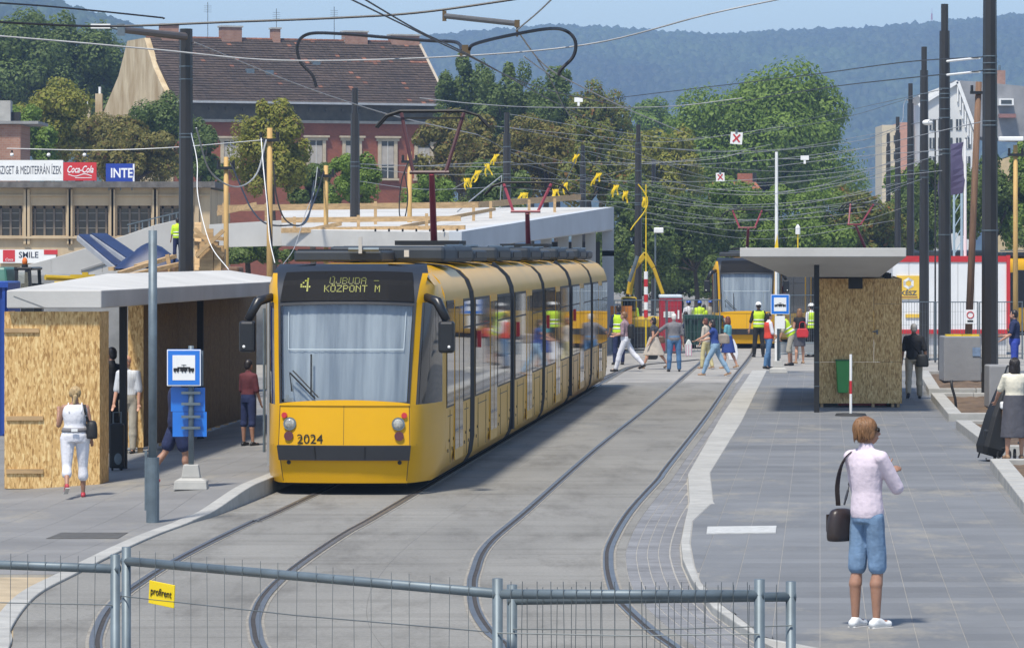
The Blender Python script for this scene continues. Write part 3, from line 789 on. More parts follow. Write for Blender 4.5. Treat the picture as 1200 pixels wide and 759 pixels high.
    # lamps
    for s in (-1, 1):
        for nm, zz, uu_, rr, mm in (('headlight', 1.00, .82, .092, HEADL), ('tail_light', .83, .83, .066, mat('tail_red', (.09,.008,.006), .2, var=0, coat=.5)), ('side_light', 1.12, .91, .04, RED)):
            c = fp(s*uu_, zz, .004)
            hl = MB().disc(c+Vector((0,.02,0)), rr, (s*.12,-1,.1), .045, 20).build(nm, mm if nm != 'headlight' else GALV, root)
            if nm == 'headlight': MB().ell(c+Vector((0,-.018,0)), (rr*.82, .03, rr*.82), 16, 8).build('lens', HEADL, hl, sm=True)
        MB().disc(fp(s*.86, .46, 0), .03, (0,-1,0), .012, 10).build('towing_cap', BLACKM, root)
        # mirrors
        mr = MB().tube([(s*1.1, .62, 2.78), (s*1.28, .45, 2.72), (s*1.42, .38, 2.45)], [.06, .075, .06], 8).build('mirror_arm', BLK, root, sm=True)
        MB().box((s*1.42, .36, 2.22), (.23, .14, .45)).build('mirror_head', BLK, mr, bev=.04)
        MB().ell((s*1.46, .285, 2.08), .022, 8, 6).build('marker', WHITE, mr)
    # seams on the bonnet
    sm2 = MB()
    sm2.loft([[fp(0, z, .004), fp(.006, z, .004)] for z in np.linspace(.71, 1.33, 5)], closed=False)
    for u in (-1, 1): sm2.loft([[fp(u*.985, z, .004), fp(u*.995, z, .004)] for z in (.2, .35, .5, .7, .9, 1.27)], closed=False)
    for s in (-1, 1): sm2.bar((s*(wf(.7)+.075), .12, .71), (s*1.2, 1.9, .71), .008)
    tag(sm2.build('bonnet_seam', WFRAME, root), kind='stuff')
    bs = MB()
    for u in (-.43, .33): bs.bar(fp(u, .52, .055), fp(u, .69, .055), .012)
    bs.build('bumper_joint', BLACKM, bo)
    # wipers
    wp = MB(); wp.tube([fp(-.80, 1.46, .03), fp(-.83, 1.72, .04), fp(-.44, 1.36, .03)], .013, 5); wp.tube([fp(-.78, 1.75, .03), fp(-.39, 1.38, .03)], .010, 5); wp.tube([fp(-.50, 1.40, .03), fp(-.50, 1.98, .03)], .012, 5)
    wp.build('wiper', BLACKM, root)
    if number: text('fleet_number', number, .19, NUMB, root, face_M((-.475, -.053, .785), -.085), ext=.003, sx=1.0)
    # sill under the cab and wheels
    MB().box((0, 1.1, .2), (1.7, 1.6, .14)).build('underframe', UNDER, root)
    if open_door:
        dr = MB().box((-1.36, 2.45, 1.5), (.04, .62, 2.4)).build('open_door', SILVER, root)
        MB().box((-1.385, 2.45, 1.6), (.006, .5, 2.0)).build('door_glass', DGLASS, dr); MB().box((-1.335, 2.45, 1.6), (.006, .5, 2.0)).build('door_glass', DGLASS, dr)
        hr = MB(); hr.tube([(-1.27, 2.11, .5), (-1.27, 2.11, 2.5)], .022, 8); hr.tube([(-1.42, 2.12, .5), (-1.42, 2.12, 2.6)], .02, 8); hr.build('handrail', GALV, dr)
    return root
hd1 = math.atan(TD)
fx = (403-CX)/F*F*H/(580-YH)
o0 = Vector(((403-CX)*(H/(580-YH)), F*H/(580-YH), 0)); dv = Vector((math.sin(hd1), math.cos(hd1), 0))
bnd = [0, 6.15, 14.4, 22.7, 31.3, 39.6, 47.2]; mods = []
for i in range(6):
    gap = 0 if i == 0 else (.75 if (i-1) % 2 == 0 else .95)
    mods.append((o0+dv*(bnd[i]+(gap if i else 0)), hd1, bnd[i+1]-bnd[i]-gap))
tram('yellow articulated tram in the foreground, on line 4, standing at the left platform', mods, None, 'yellow articulated trams', '2024', True)
# second tram, curving away to the right
q0 = Vector(((875-CX)*(H/(408-YH)), F*H/(408-YH), 0)); mods = []; p_ = q0; h_ = R(3.5)
for i, (L_, dh) in enumerate(((6.2, 17), (8.0, 14), (8.2, 13), (8.2, 10))):
    mods.append((p_.copy(), h_, L_)); p_ = p_+Vector((math.sin(h_), math.cos(h_), 0))*(L_+.15); h_ += R(dh); p_ = p_+Vector((math.sin(h_), math.cos(h_), 0))*.12
tram('yellow tram far off at the crossing, coming round the bend behind the people', mods, None, 'yellow articulated trams', None, False, lit=False, panto=(0, 2), pfold=(.62, .8), pfrac=(.8, .45))
# ================================================================== shelters and boxes of strand board
def dirx(x, y, d): return Vector((x+TD*d, y+d, 0))
# ---- left shelter
OSB_SHADE = osb_mat(.22, 'strand_board_shade')  # strand board colour darkened to stand in for shade under the roof
YL = 57.7*1.0; bx = GL(4, 573); bz = bx.z; YL = bx.y; sc = F/YL
X0, X1 = (5-CX)/sc, (117-CX)/sc; hbox = (573-365)/sc
def shear(v, Y0): return Vector((v[0]+TD*(v[1]-Y0), v[1], v[2]))
def sbox(x0, x1, y0, y1, z0, z1, m=0, mb=None, ox=0):  # box whose sides follow the tramway
    mb = mb or MB(); s = [(x0,y0),(x1,y0),(x1+TD*(y1-y0),y1),(x0+TD*(y1-y0),y1)]
    return mb.prism([Vector((a,b,0)) for a, b in s], (0,0,z0), (0,0,z1), m)
t = thing('plywood_box', 'strand board box at the left edge with three planks nailed on', 'boarded box', (X0, YL, bz), 0, 'strand board boxes built round shelter fittings')
L0 = lambda x: x-X0
w_ = X1-X0; d_ = .72
for a, b in ((0, w_*.5), (w_*.5, w_)):
    sbox(a+.002, b-.002, 0, .018, 0.01, hbox).build('board', OSB, t)
sbox(w_-.018, w_+.004, .02, d_, 0.012, hbox-.003).build('board', OSB, t); sbox(0, .018, .02, d_, 0.012, hbox-.003).build('board', OSB, t)
sbox(.02, w_-.02, .02, d_, hbox-.03, hbox-.01).build('board', OSB, t)
for zz, a, b in ((hbox-.27, .0, .50), (1.02, .03, .56), (.26, .03, .56)):
    MB().box(((a+b)/2, -.013, zz), (b-a, .024, .062), m=0).build('plank', WOODP, t)
bx2 = GL(153, 531); Y2 = bx2.y; s2_ = F/Y2; xa, xb = (150-CX)/s2_, (168-CX)/s2_
zt2 = H-(346-YH)/s2_
t = thing('plywood_box', 'long dark boarded box in the shade of the left shelter roof, beside the tram', 'boarded box', (xa, Y2, bx2.z), 0, 'strand board boxes built round shelter fittings')
h2 = zt2-bx2.z-.02; D2 = 13.0; w2 = xb-xa
sbox(0, w2, 0, .02, .1, h2).build('board', OSB, t)
k = 0
while k < D2-.1:
    MB().prism([Vector((w2+TD*k,k+.022,0)), Vector((w2+TD*(k+1.24),k+1.245,0)), Vector((w2-.02+TD*(k+1.24),k+1.245,0)), Vector((w2-.02+TD*k,k+.022,0))], (0,0,.1), (0,0,h2)).build('board', OSB_SHADE, t); k += 1.25
sbox(-.6, w2-.03, .03, D2, h2-.05, h2-.02).build('board', OSB, t)
for k in range(12): MB().box((w2-.06+TD*k*1.1, .1+k*1.1, .05), (.09, .09, .1)).build('foot', WOODP, t)
# roof slab
zt_, zb_ = H-(340-YH)/sc, H-(361-YH)/sc
rx0, rx1 = (9-CX)/sc, (120-CX)/sc
base_c = Vector((rx0, YL-.12, 0))
t = thing('tram_shelter', 'left shelter with thick pale concrete slab roof beside the tram', 'shelter', (rx0, YL-.12, bz), 0, 'tram stop shelters')
LR = 22; W_ = rx1-rx0
def rr(x, d, z): return Vector((x+TD*d, d, z-bz))
rise = .20
slab = MB()
rg = []
for k in range(9):
    d = LR*k/8; f = min(1, k/3)
    rg.append([rr(0,d,zb_), rr(W_,d,zb_), rr(W_,d,zt_), rr(W_-.25,d,zt_+.02*f), rr(0,d,zt_+rise*f)])
slab.loft(rg).build('roof', CONCW, t, bev=.015)
for d, px in ((4.4, None), (14, None)):
    x = (144.5-CX)*(YL-.12+d)/F-rx0-TD*d+.46 if d < 7 else W_-.7
    MB().box((rr(x-.46 if d < 7 else x, d, 0).x, d, (zb_-bz)/2), (.11, .11, zb_-bz), rz=-.07).build('post', BLACKM, t)
MB().bar((.1, -.004, zt_-bz-.08), (.55, -.004, zb_-bz+.01), .008).build('crack', CONCD, t)
# ---- right shelter
br = G(957, 483, ZR); YR = br.y; sr = F/YR
ye_ = YR-.9; se = F/ye_
ex0, ex1 = (867-CX)/se, (1062-CX)/se; zt_, zb_ = H-(290.5-YH)/se, H-(301-YH)/se
t = thing('tram_shelter', 'right shelter with a wide thin edged flat roof on black posts', 'shelter', (br.x, YR, ZR), 0, 'tram stop shelters')
LR = 15; zi = H-(322-YH)/(F/(YR+LR-1.0))+.02
A = [Vector((ex0-br.x, -.9, 0)), Vector((ex1-br.x, -.9, 0)), Vector((ex1-br.x+TD*LR, LR-.9, 0)), Vector((ex0-br.x+TD*LR, LR-.9, 0))]
B = [A[0]+Vector((1.15,2.2,0)), A[1]+Vector((-.35,2.2,0)), A[2]+Vector((-.45,-1.2,0)), A[3]+Vector((.95,-1.2,0))]
up = lambda q, z: [v+Vector((0,0,z-ZR)) for v in q]
MB().loft([up(B, zi), up(A, zb_), up(A, zt_)]).build('roof', CONCW, t, bev=.012)
pz_ = zi-ZR
MB().box((0, 0, (zb_-ZR)/2), (.105, .09, zb_-ZR+.05)).build('post', BLACKM, t)
rg_ = MB()
for zz in (.55, 1.05, 2.2): rg_.box((0, 0, zz), (.115, .10, .012))
rg_.build('clamp_band', GALV, t)
for d in (3.2, 6.4, 9.6, 12.8):
    for xx in (.0, 1.55):
        MB().box((xx+TD*d+.02, d, (zi+.05-ZR)/2), (.10, .09, zi+.1-ZR)).build('post', BLACKM, t)
for k in range(5): MB().box((1.0+TD*(k*2.2), 2.2+k*2.2, zi-ZR-.12), (.3, .12, .28)).build('bracket', BLACKM, t)
# box
bq = G(960, 477, ZR); YB = bq.y; sb = F/YB; bw, bh = (1056-960)/sb, (473-327)/sb
t = thing('plywood_box', 'strand board box with a small door under the right shelter roof', 'boarded box', (bq.x, YB, ZR), 0, 'strand board boxes built round shelter fittings')
z0 = .085; dx = (1024-960)/sb; dz0, dz1 = (477-424)/sb, (477-356)/sb
sbox(0, bw, 0, .02, z0, dz0-.004).build('board', OSB, t); sbox(0, dx-.003, 0, .02, dz0+.001, z0+bh).build('board', OSB, t); sbox(dx+.003, bw, 0, .02, dz1+.004, z0+bh).build('board', OSB, t)
d = sbox(dx+.004, bw-.01, -.003, .016, dz0+.003, dz1-.002).build('door', OSB, t)
hm = MB(); hm.box((dx+.07, -.02, (dz0+dz1)/2+.02), (.03, .04, .1)); hm.tube([(dx+.07,-.04,(dz0+dz1)/2+.03), (dx-.03,-.045,(dz0+dz1)/2+.03)], .014, 6); hm.build('handle', GALV, d)
sbox(-.018, 0, .0, 11, z0, z0+bh).build('board', OSB, t); sbox(bw, bw+.018, .0, 11, z0, z0+bh).build('board', OSB, t); sbox(.01, bw-.01, .03, 11, z0+bh-.05, z0+bh-.02).build('board', OSB, t)
for x in (.06, bw*.66, bw-.06, bw*.9): MB().box((x, .08, z0/2), (.06, .1, z0)).build('foot', WOODP, t)
MB().box((bw*.55, .5, .05), (bw*.6, .3, .05)).build('base_rail', RED, t)
# green litter bin fixed to the front of it, red and white marker post
bn = G(997, 487, ZR); t = thing('marker_post', 'red and white striped post on a round dark foot in front of the boarded box', 'marker post', bn)
sp = F/bn.y; hp = (487-415)/sp
MB().tube([(0,0,0),(0,0,.05)], [.33,.30], 20).build('foot', mat('black_rubber', (.03,.03,.03), .8), t)
pm_ = MB()
zs = [.04, .42, .62, hp]; 
for a, b, m_ in ((.05,.45,0),(.45,.72,1),(.72,hp,0)): pm_.tube([(0,0,a),(0,0,b)], .028, 10, m_)
pm_.build('pole', [WHITE, RED], t)
gb = G(988, 478, ZR); gx = P(988, 441, YB-.22)
t = thing('litter_bin', 'green plastic litter bin hanging on the strand board box', 'litter bin', (gx.x, YB-.004, H-(460-YH)/sb))
GRN = mat('green_plastic', (.06, .36, .07), .4, var=.1, scale=2)
hh = (460-422)/sb; mb_ = MB(); mb_.loft([[Vector((sx_*w__, y_, z_)) for sx_, y_ in ((-1,-.2),(1,-.2),(1,-.03),(-1,-.03))] for z_, w__ in ((0,.10),(.05,.115),(hh,.15))])
mb_.build('container', GRN, t, bev=.02); MB().box((0,-.11,hh+.008),(.32,.2,.03)).build('rim', mat('dark_green', (.02,.12,.035), .4), t); MB().box((0,-.015,hh*.6),(.1,.03,.2)).build('bracket', GALV, t)

# ================================================================== stop signs and post
def tram_icon(x, y, z, s, m, parent):
    b = MB()
    b.box((x, y, z+.08*s), (.52*s, .006, .05*s)); 
    for q in (-.3, 0, .3): b.box((x+q*s, y, z), (.24*s if q else .30*s, .006, .12*s)); 
    for q in (-.36,-.24,-.06,.06,.24,.36): b.tube([(x+q*s,y,z-.08*s),(x+q*s,y-.006,z-.08*s)], .035*s, 8)
    b.box((x, y, z+.14*s), (.02*s,.006,.1*s)); b.box((x, y, z+.19*s), (.2*s,.006,.015*s))
    return b.build('tram_symbol', m, parent)
def stop_sign(base, label, sc_, hpost, sign, plates, bigbase):
    t = thing('stop_sign', label, 'stop sign', base, 0, 'blue tram stop signs')
    b = MB(); w0 = bigbase
    for z0_, z1_, a, c_ in ((0, .12, w0*.5, w0*.47), (.12, .16, w0*.47, w0*.3), (.16, .34, w0*.28, w0*.22)):
        b.loft([[Vector((sx_*r_, sy_*r_*.8, z_)) for sx_, sy_ in ((-1,-1),(1,-1),(1,1),(-1,1))] for z_, r_ in ((z0_,a),(z1_,c_))])
    b.build('base', CONC, t, bev=.012)
    MB().tube([(0,0,.3),(0,0,hpost)], .038, 10).build('pole', GALV, t, sm=True)
    cx, cz, wd, ht = sign
    pl = MB().box((cx, -.06, cz), (wd, .03, ht)).build('sign_board', BLUE, t, bev=.012)
    MB().box((cx, -.078, cz), (wd*.985, .004, ht*.985)).build('white_border', WHITE, pl)
    MB().box((cx, -.0815, cz), (wd*.93, .004, ht*.93)).build('blue_field', BLUE, pl)
    MB().box((cx, -.0850, cz), (wd*.66, .004, ht*.68)).build('white_field', WHITE, pl)
    tram_icon(cx, -.090, cz-.05*ht, wd*.72, NUMB, pl)
    MB().box((cx+.03, .0, cz-.01), (wd*.98, .05, ht*.96)).build('sign_back', GALV, t)
    for (px_, pz, pw, ph, pm__) in plates:
        q = MB().box((px_, .045 if pm__ is BLUE else -.06, pz), (pw, .02, ph)).build('panel', pm__, t)
    return t
bs = GL(224, 573); s_ = F/bs.y
t = stop_sign(bs, 'blue tram stop sign with two blue panels on a concrete foot at the left platform', s_, (573-405)/s_, ((216-224)/s_, (573-430.5)/s_, 40/s_, 43/s_),
    [((220-224)/s_, (573-468)/s_, 40/s_, 28/s_, BLUE), ((222-224)/s_, (573-497)/s_, 40/s_, 29/s_, BLUE)], .46)
cl = MB()
for y_ in (460, 473, 488, 501): cl.box((0, -.02, (573-y_)/s_), (.26, .06, .035))
cl.build('clamp', GALV, t)
bs = G(912, 437, ZR); s_ = F/bs.y
t = stop_sign(bs, 'blue tram stop sign on a tall post at the right platform among the workers', s_, (437-320)/s_, ((914-912)/s_, (437-356.5)/s_, 22/s_, 23.5/s_), [((914-912)/s_, (437-377.5)/s_, 11/s_, 15/s_, WHITE)], .5)
pb = GL(179, 612); s_ = F/pb.y
t = thing('grey_post', 'bare galvanised steel post standing at the front of the left pavement', 'post', pb)
MB().tube([(0,0,0),(0,0,(612-537)/s_)], .082, 16).build('sleeve', GALV, t, sm=False); MB().tube([(0,0,.5),(0,0,(612-270)/s_)], .054, 14).build('pole', GALV, t, sm=True)
MB().box((-.085, 0, .53), (.03,.06,.75)).build('hatch', GALV, t); MB().tube([(0,0,(612-537)/s_),(0,0,(612-537)/s_+.015)], .083, 16).build('collar', GALV, t)

# ================================================================== site fence in the foreground
def fpanel(label, a, b, bottom, nv, zlo=True, sign=False, wires2=(), noend=False):
    """a, b: top corners in 3-D"""
    d = b-a; L = d.length; ang = math.atan2(d.y, d.x)
    t = thing('mesh_fence_panel', label, 'fence panel', (a.x, a.y, 0), ang, 'galvanised mesh fence panels')
    za, zb = a.z, b.z; h = Vector((L, 0, 0)); L = math.hypot(d.x, d.y)
    top = lambda x: za+(zb-za)*x/L
    MB().tube([(-.02,0,za-.02),(L+.02,0,zb-.02)], .021, 10).build('top_rail', GALV, t, sm=True)
    MB().tube([(0,0,.12),(L,0,.12)], .019, 8).build('bottom_rail', GALV, t, sm=True)
    for x, z in (((0, za),) if noend else ((0, za), (L, zb))): MB().tube([(x,0,.02),(x,0,z+.045)], .022, 10).build('post', GALV, t, sm=True)
    m = MB()
    for k in range(1, nv):
        x = L*k/nv+rnd.uniform(-.006,.006); z1 = top(x)+.035
        pts = [Vector((x+rnd.uniform(-.007,.007)*(i_ not in (0,5)), -.022, .1+(z1-.1)*i_/5)) for i_ in range(6)]
        m.tube(pts, .0016, 4)
    for zz in wires2 or (.35, .75, 1.15, 1.55, 1.82): m.tube([(0,-.026,zz),(L*.5,-.026,zz-.01),(L,-.026,zz)], .0026, 4)
    m.build('wire_mesh', mat('mesh_wire', (.13,.15,.16), .5, metal=.4), t)
    return t, L, top
Ya, Yb, Yc = F*1.4/(653-YH)*1.0, 0, 0
def top_pt(px, py, z=2.0): return G(px, py, z)+Vector((0,0,0))
A1, A2 = G(-120, 652, 2.0), G(135, 661, 2.0)
fpanel('mesh fence panel at the lower left corner of the photograph, left of the joint', A1, A2, 0, 13)
B1, B2 = G(148, 652, 2.0), G(578, 689, 2.0)
t, L_, _ = fpanel('mesh fence panel carrying the small yellow plate', B1, B2, 0, 20, noend=True)
# the plate tied to it
d = (B2-B1); f = (193-148)/430.0
pp = B1.lerp(B2, f*1.03); ang = math.atan2(d.y, d.x)
tp = thing('name_plate', 'small yellow plate reading profirent on the fence', 'plate', (pp.x, pp.y-.035, H-(695-YH)*pp.y/F), ang)
pw, ph = 47*pp.y/F, 27*pp.y/F
plt_ = MB().box((0,0,0), (pw,.006,ph), M=Matrix.Rotation(.07,3,'Y')).build('sheet', mat('plate_yellow', (.80,.60,.01), .4, var=.08), tp, bev=.002)
text('lettering', 'profirent', .049, NUMB, tp, Matrix.Translation((0,-.0055,.006))@Matrix.Rotation(.07,4,'Y')@Matrix.Rotation(math.pi/2,4,'X'), ext=.001, sx=.86, bold=0)
C1, C2 = G(583, 690, 2.0), G(890, 691, 2.0)
fpanel('nearer of the two overlapping mesh fence panels at bottom centre', C1, C2, 0, 20)
C3, C4 = G(600, 700, 1.96), G(929, 696, 1.96)
C3.y += .12; C4.y += .12
fpanel('farther overlapping mesh fence panel with its end post at the right', C3, C4, 0, 19)
# ================================================================== poles
def band_(mb, z, r): mb.tube([(0,0,z-.012),(0,0,z+.012)], r+.006, 12)
def dark_pole(label, px, py_top, Y, w_px, base=None, stepped=True, bands=(), cut=None):
    x = (px-CX)*Y/F; zt_ = H-(py_top-YH)*Y/F; z0 = 0 if base is None else base; r0 = w_px*Y/F/2
    t = thing('catenary_pole', label, 'pole', (x, Y, z0), 0, 'dark steel catenary poles')
    hgt = zt_-z0
    n = 8; rg = []
    for z, r in ([(0, r0), (hgt*.45, r0*.93), (hgt-.75, r0*.78)] if stepped else [(0, r0), (hgt, r0*.8)]): rg.append(rings_ell((0,0,z), r, r, n))
    MB().loft(rg).build('shaft', STEELP, t)
    if stepped: MB().tube([(0,0,hgt-.76),(0,0,hgt)], r0*.56, 10).build('tip', STEELP, t)
    b = MB()
    for z in bands: band_(b, H-(z-YH)*Y/F-z0, r0*np.interp((H-(z-YH)*Y/F-z0)/max(hgt,1), [0,.45,.93], [1,.93,.78])*1.02)
    if bands: b.build('clamp_band', GALV, t)
    MB().tube([(0,0,0),(0,0,.05)], r0*1.25, 12).build('base_plate', STEELP, t)
    return t
G_ = lambda y, z: F*(H-z)/(y-YH)
dark_pole('dark catenary pole with an arm at its top, behind the left shelter', 218, 34, 92, 19, 0, False, (78, 93, 157, 161))
dark_pole('dark catenary pole rising above the front end of the front tram', 416, 104, 125, 13, 0, True, (190, 195))
dark_pole('dark catenary pole between the two pantographs of the front tram', 594, 132, 146, 11, 0, True, (172, 190, 208))
dark_pole('thin dark pole over the white underpass roof', 683, 170, 190, 8.5, 0, True, (178, 190, 205, 215, 230))
dark_pole('dark pole beside the yellow excavator', 748, 146, 160, 9.5, 0, True, (168, 175, 200, 215, 228, 238, 240))
dark_pole('far dark pole behind the excavator', 766, 188, 225, 6, 0, False, (230,))
dark_pole('far dark pole among the trees above the second tram', 884, 202, 250, 6, 0, False)
dark_pole('very far dark pole in front of the brown trees', 624, 166, 240, 5, 0, False)
Yp = [(1160, -60, G_(468, ZR), 20, (66, 74, 82, 86, 142, 147, 270)), (1107, 5, G_(437, .05), 15.5, (104, 110, 115, 128, 138, 175, 180, 275)), (1083, 55, G_(420, .05), 12, (110, 118, 178, 200, 208)),
      (1067, 98, 155, 9.5, (116, 170, 186, 200, 210, 215)), (1052, 137, 195, 8, (175, 190, 205, 215, 222)), (1041, 156, 225, 6.5, (190, 205, 222))]
nm = ['nearest dark pole of the right hand row, standing in a soil bed', 'second dark pole of the right hand row, by the tall concrete block', 'third dark pole of the right hand row', 'fourth dark pole of the right hand row', 'fifth dark pole of the right hand row', 'farthest and shortest dark pole of the right hand row']
for (px, pt, Y, wp, bd), lb in zip(Yp, nm): dark_pole(lb, px, pt, Y, wp, ZR if Y < 110 else 0, True, bd)
def wood_pole(label, px0, py0, px1, py_top, Y, wp, m, base=0):
    a = Vector(((px0-CX)*Y/F, Y, base)); b = P(px1, py_top, Y); r = wp*Y/F/2
    t = thing('timber_pole', label, 'timber pole', a, 0, 'temporary timber poles')
    MB().tube([(0,0,0), (b-a)*.5, b-a], [r, r*.9, r*.8], 10).build('shaft', m, t, sm=True)
    c = MB(); c.box((b-a)+Vector((0,-r,-.3)), (.5,.06,.08)); 
    for s in (-1,1): c.tube([(b-a)+Vector((s*.2,-r,-.26)), (b-a)+Vector((s*.2,-r,-.1))], .04, 8)
    c.build('insulator_arm', BLK, t); return t
wood_pole('yellow timber pole carrying cables, tallest one left of the front tram', 316, 0, 316, 150, 100, 8, WOODY)
wood_pole('yellow timber pole between the dark left pole and the tallest timber pole', 265, 0, 265, 184, 110, 7, WOODY)
wood_pole('yellow timber pole with a bundle of cables, above the roof of the front tram', 382, 0, 382, 194, 118, 6.5, WOODY)
wood_pole('yellow timber pole just left of the first pantograph', 480, 0, 480, 178, 124, 6.5, WOODY)
wood_pole('old brown timber pole leaning out of the tall concrete block', 1134, 0, 1147, 96, 112, 9, WOODB, .6)
t = wood_pole('yellow timber pole at the right edge carrying a white street lamp', 1190, 0, 1190, 170, 125, 6.5, WOODY)
lp = MB(); lp.box((-.15,-.1,0),(.75,.3,.14)); o = lp.build('lamp_head', WHITE, t, bev=.03); o.location = P(1190,163,125)-t.location
def slim_pole(name, label, cat, px, py_top, Y, r, m, base=0, head=None, z1=None):
    x = (px-CX)*Y/F; t = thing(name, label, cat, (x, Y, base)); h = H-(py_top-YH)*Y/F-base
    MB().tube([(0,0,0),(0,0,h)], [r, r*.8], 10).build('shaft', m, t); return t, h
t, h = slim_pole('white_pole', 'slim white mast behind the right shelter roof with a yellow cloth on it', 'mast', 910, 178, 130, .06, WHITE)
mb_ = MB(); mb_.loft([[Vector((.01,-.05,h-2.6)),Vector((.02,-.05,h-2.6)),Vector((.01,-.03,h-2.6))],[Vector((-.16,-.05,h-3.6)),Vector((.10,-.06,h-3.6)),Vector((.0,-.0,h-3.6))]]); mb_.build('cloth', YTAPE, t)
t, h = slim_pole('flag_pole', 'white flag pole leaning behind the second dark pole, with a purple banner', 'flag pole', 1131, 163, 140, .06, WHITE)
n_ = 8; rg = []
for k in range(n_+1):
    z = h-.1-1.75*k/n_
    rg.append([Vector((-.05-.42*j-.05*math.sin(k*.9+j), .06*math.sin(j*2+k*.7), z-.08*j)) for j in range(3)])
MB().loft(rg, closed=False).build('banner', mat('purple_cloth', (.07,.06,.12), .8, var=.25, scale=.5), t)
t, h = slim_pole('street_lamp', 'grey blue lattice mast between the right hand dark poles', 'mast', 1118, 190, 150, .05, mat('pale_blue_steel', (.35,.45,.52), .5))
l_ = MB(); l_.tube([(.28,0,0),(.28,0,h)], .05, 6)
for k in range(14): l_.bar((0,0,h*k/14), (.28,0,h*(k+1)/14), .03)
l_.build('lattice', MATS['pale_blue_steel'], t)
t, h = slim_pole('street_lamp', 'small white floodlight on a thin pole beside the excavator', 'street lamp', 768, 270, 150, .04, GALV)
MB().box((.12,-.05,h), (.35,.2,.2)).build('lamp_head', WHITE, t, bev=.03)
t, h = slim_pole('street_lamp', 'round white lamp on an arm of the right hand poles', 'street lamp', 1096, 140, 128, .03, STEELP, 0)
MB().ell((-.25,-.1,h-.1), (.17,.12,.09)).build('lamp_head', WHITE, t, sm=True)
t, h = slim_pole('signal_post', 'short yellow post with a white head peeping over the right shelter roof', 'post', 935, 268, 185, .04, YTAPE)
MB().tube([(0,0,h-.25),(0,0,h+.05),(0,0,h+.2)], [.11,.11,.03], 10).build('head', WHITE, t)
t, h = slim_pole('barrier_pole', 'upright red and white striped pole in front of the excavator', 'striped pole', 757, 216, 128, .022, YTAPE)
b = MB(); zb0 = H-(372-YH)*128/F; L_ = (372-318)*128/F
for k in range(6): b.tube([(0,0,max(0,zb0)+L_*k/6),(0,0,max(0,zb0)+L_*(k+1)/6)], .065, 10, k % 2)
b.build('stripes', [RED, WHITE], t)
lp = []
for k in range(30): a_ = k/29; lp.append((-.25+.3*math.sin(a_*9), -.07, h-a_*3.2))
MB().tube(lp[:14], .02, 5).build('rope', YTAPE, t)

# pole arm and hanging insulator rods
a_ = P(216, 43, 91.7); b_ = P(142, 35, 88)
t = thing('bracket_arm', 'dark bracket arm reaching left from the top of the left dark pole', 'bracket arm', a_)
MB().tube([(0,0,0), b_-a_], [.09,.07], 10).build('tube', mat('brown_steel', (.10,.075,.055), .5), t); c = MB(); c.box(b_-a_, (.16,.12,.25)); c.tube([b_-a_, b_-a_+Vector((-.35,0,.08))], .03, 6); c.build('clevis', GALV, t)
mb_ = MB(); mb_.box(P(118,31,88)-a_, (.42,.1,.1)); mb_.build('insulator', WHITE, t)
a_ = P(522, 19, 80); b_ = P(606, 28, 78)
t = thing('insulator_rod', 'thick grey insulating rod hanging in the wires at the top of the picture', 'insulator rod', a_)
MB().tube([(0,0,0), b_-a_], .055, 10).build('tube', mat('grey_rod', (.10,.10,.10), .5), t); c = MB(); c.box((-.02,0,0),(.08,.09,.2)); c.box(b_-a_,(.1,.1,.14)); c.tube([b_-a_, b_-a_+Vector((0,0,-.25))], .02, 6); c.build('clevis', mat('brass', (.16,.11,.06), .4, metal=.6), t)
# ================================================================== wires
GW = 'overhead wires of the tramway'
def wire(label, pts, r=.013, m=WIRE, n=8, sag=0.0, group=GW, end=None):
    q = [P(*p) for p in pts]; s = smooth(q, n) if len(q) > 2 else [q[0].lerp(q[1], k/12)-Vector((0,0,sag*4*(k/12)*(1-k/12))) for k in range(13)]
    c = s[0]; o = MB().tube([p-c for p in s], r, 5).build('overhead_wire', m); o.location = c
    return tag(o, label, 'wire', group)
NAMES = [(418,'the second left pole'),(490,'the fourth timber pole'),(560,'the first pantograph'),(598,'the middle dark pole'),(630,'the rod end'),(686,'the thin dark pole'),(752,'the excavator pole'),(770,'the far pole'),(830,'the big tree'),(865,'the tree side'),(903,'the white mast'),(935,'the tree crown'),
  (1000,'the rusty tree'),(1030,'the farthest right pole'),(1050,'the fifth right pole'),(1064,'the fourth right pole'),(1080,'the third right pole'),(1104,'the second right pole'),(1150,'the nearest right pole')]
SEEN = {}
def spans(label, lst, r=.013, m=WIRE):
    nm_ = lambda x: min(NAMES, key=lambda q: abs(q[0]-x))[1]
    for p in lst:
        lb = f"{label} from {nm_(p[0][0])} to {nm_(p[-1][0])}"; k = SEEN.get(lb, 0); SEEN[lb] = k+1
        wire(lb+('', ', lower twin', ', lowest one')[min(k,2)], p, r, m)
wire('black wire at the top left with a pale insulator near the bracket arm', [(-30,2,80),(60,8,82),(180,20,84),(192,22,84)], .018, WIREB)
wire('thick black wire crossing the top of the old roof and rising to the right', [(-30,24,80),(35,28,81),(130,31,82),(270,26,82),(400,21,82),(500,14,82),(640,-6,82)], .024, WIREB)
wire('wire running across the old roof, pale in its middle', [(-30,40,78),(90,50,78),(190,59,78),(330,71,78),(520,67,78),(690,52,78),(830,17,76),(930,-4,76)], .016, WIREW)
wire('bare contact wire falling from the left dark pole to the first pantograph', [(228,50,92),(330,92,100),(400,117,105),(470,138,113),(560,158,140)], .016, mat('bare_grey_wire', (.30,.29,.28), .5, metal=.3))
wire('left one of two black wires coming down steeply past the black cable loops', [(400,-6,60),(470,28,66),(545,64,74),(640,105,100),(760,130,150)], .014, WIREB)
wire('right one of two black wires coming down steeply past the black cable loops', [(418,-6,60),(490,36,66),(552,66,74),(660,125,110),(745,165,155)], .014, WIREB)
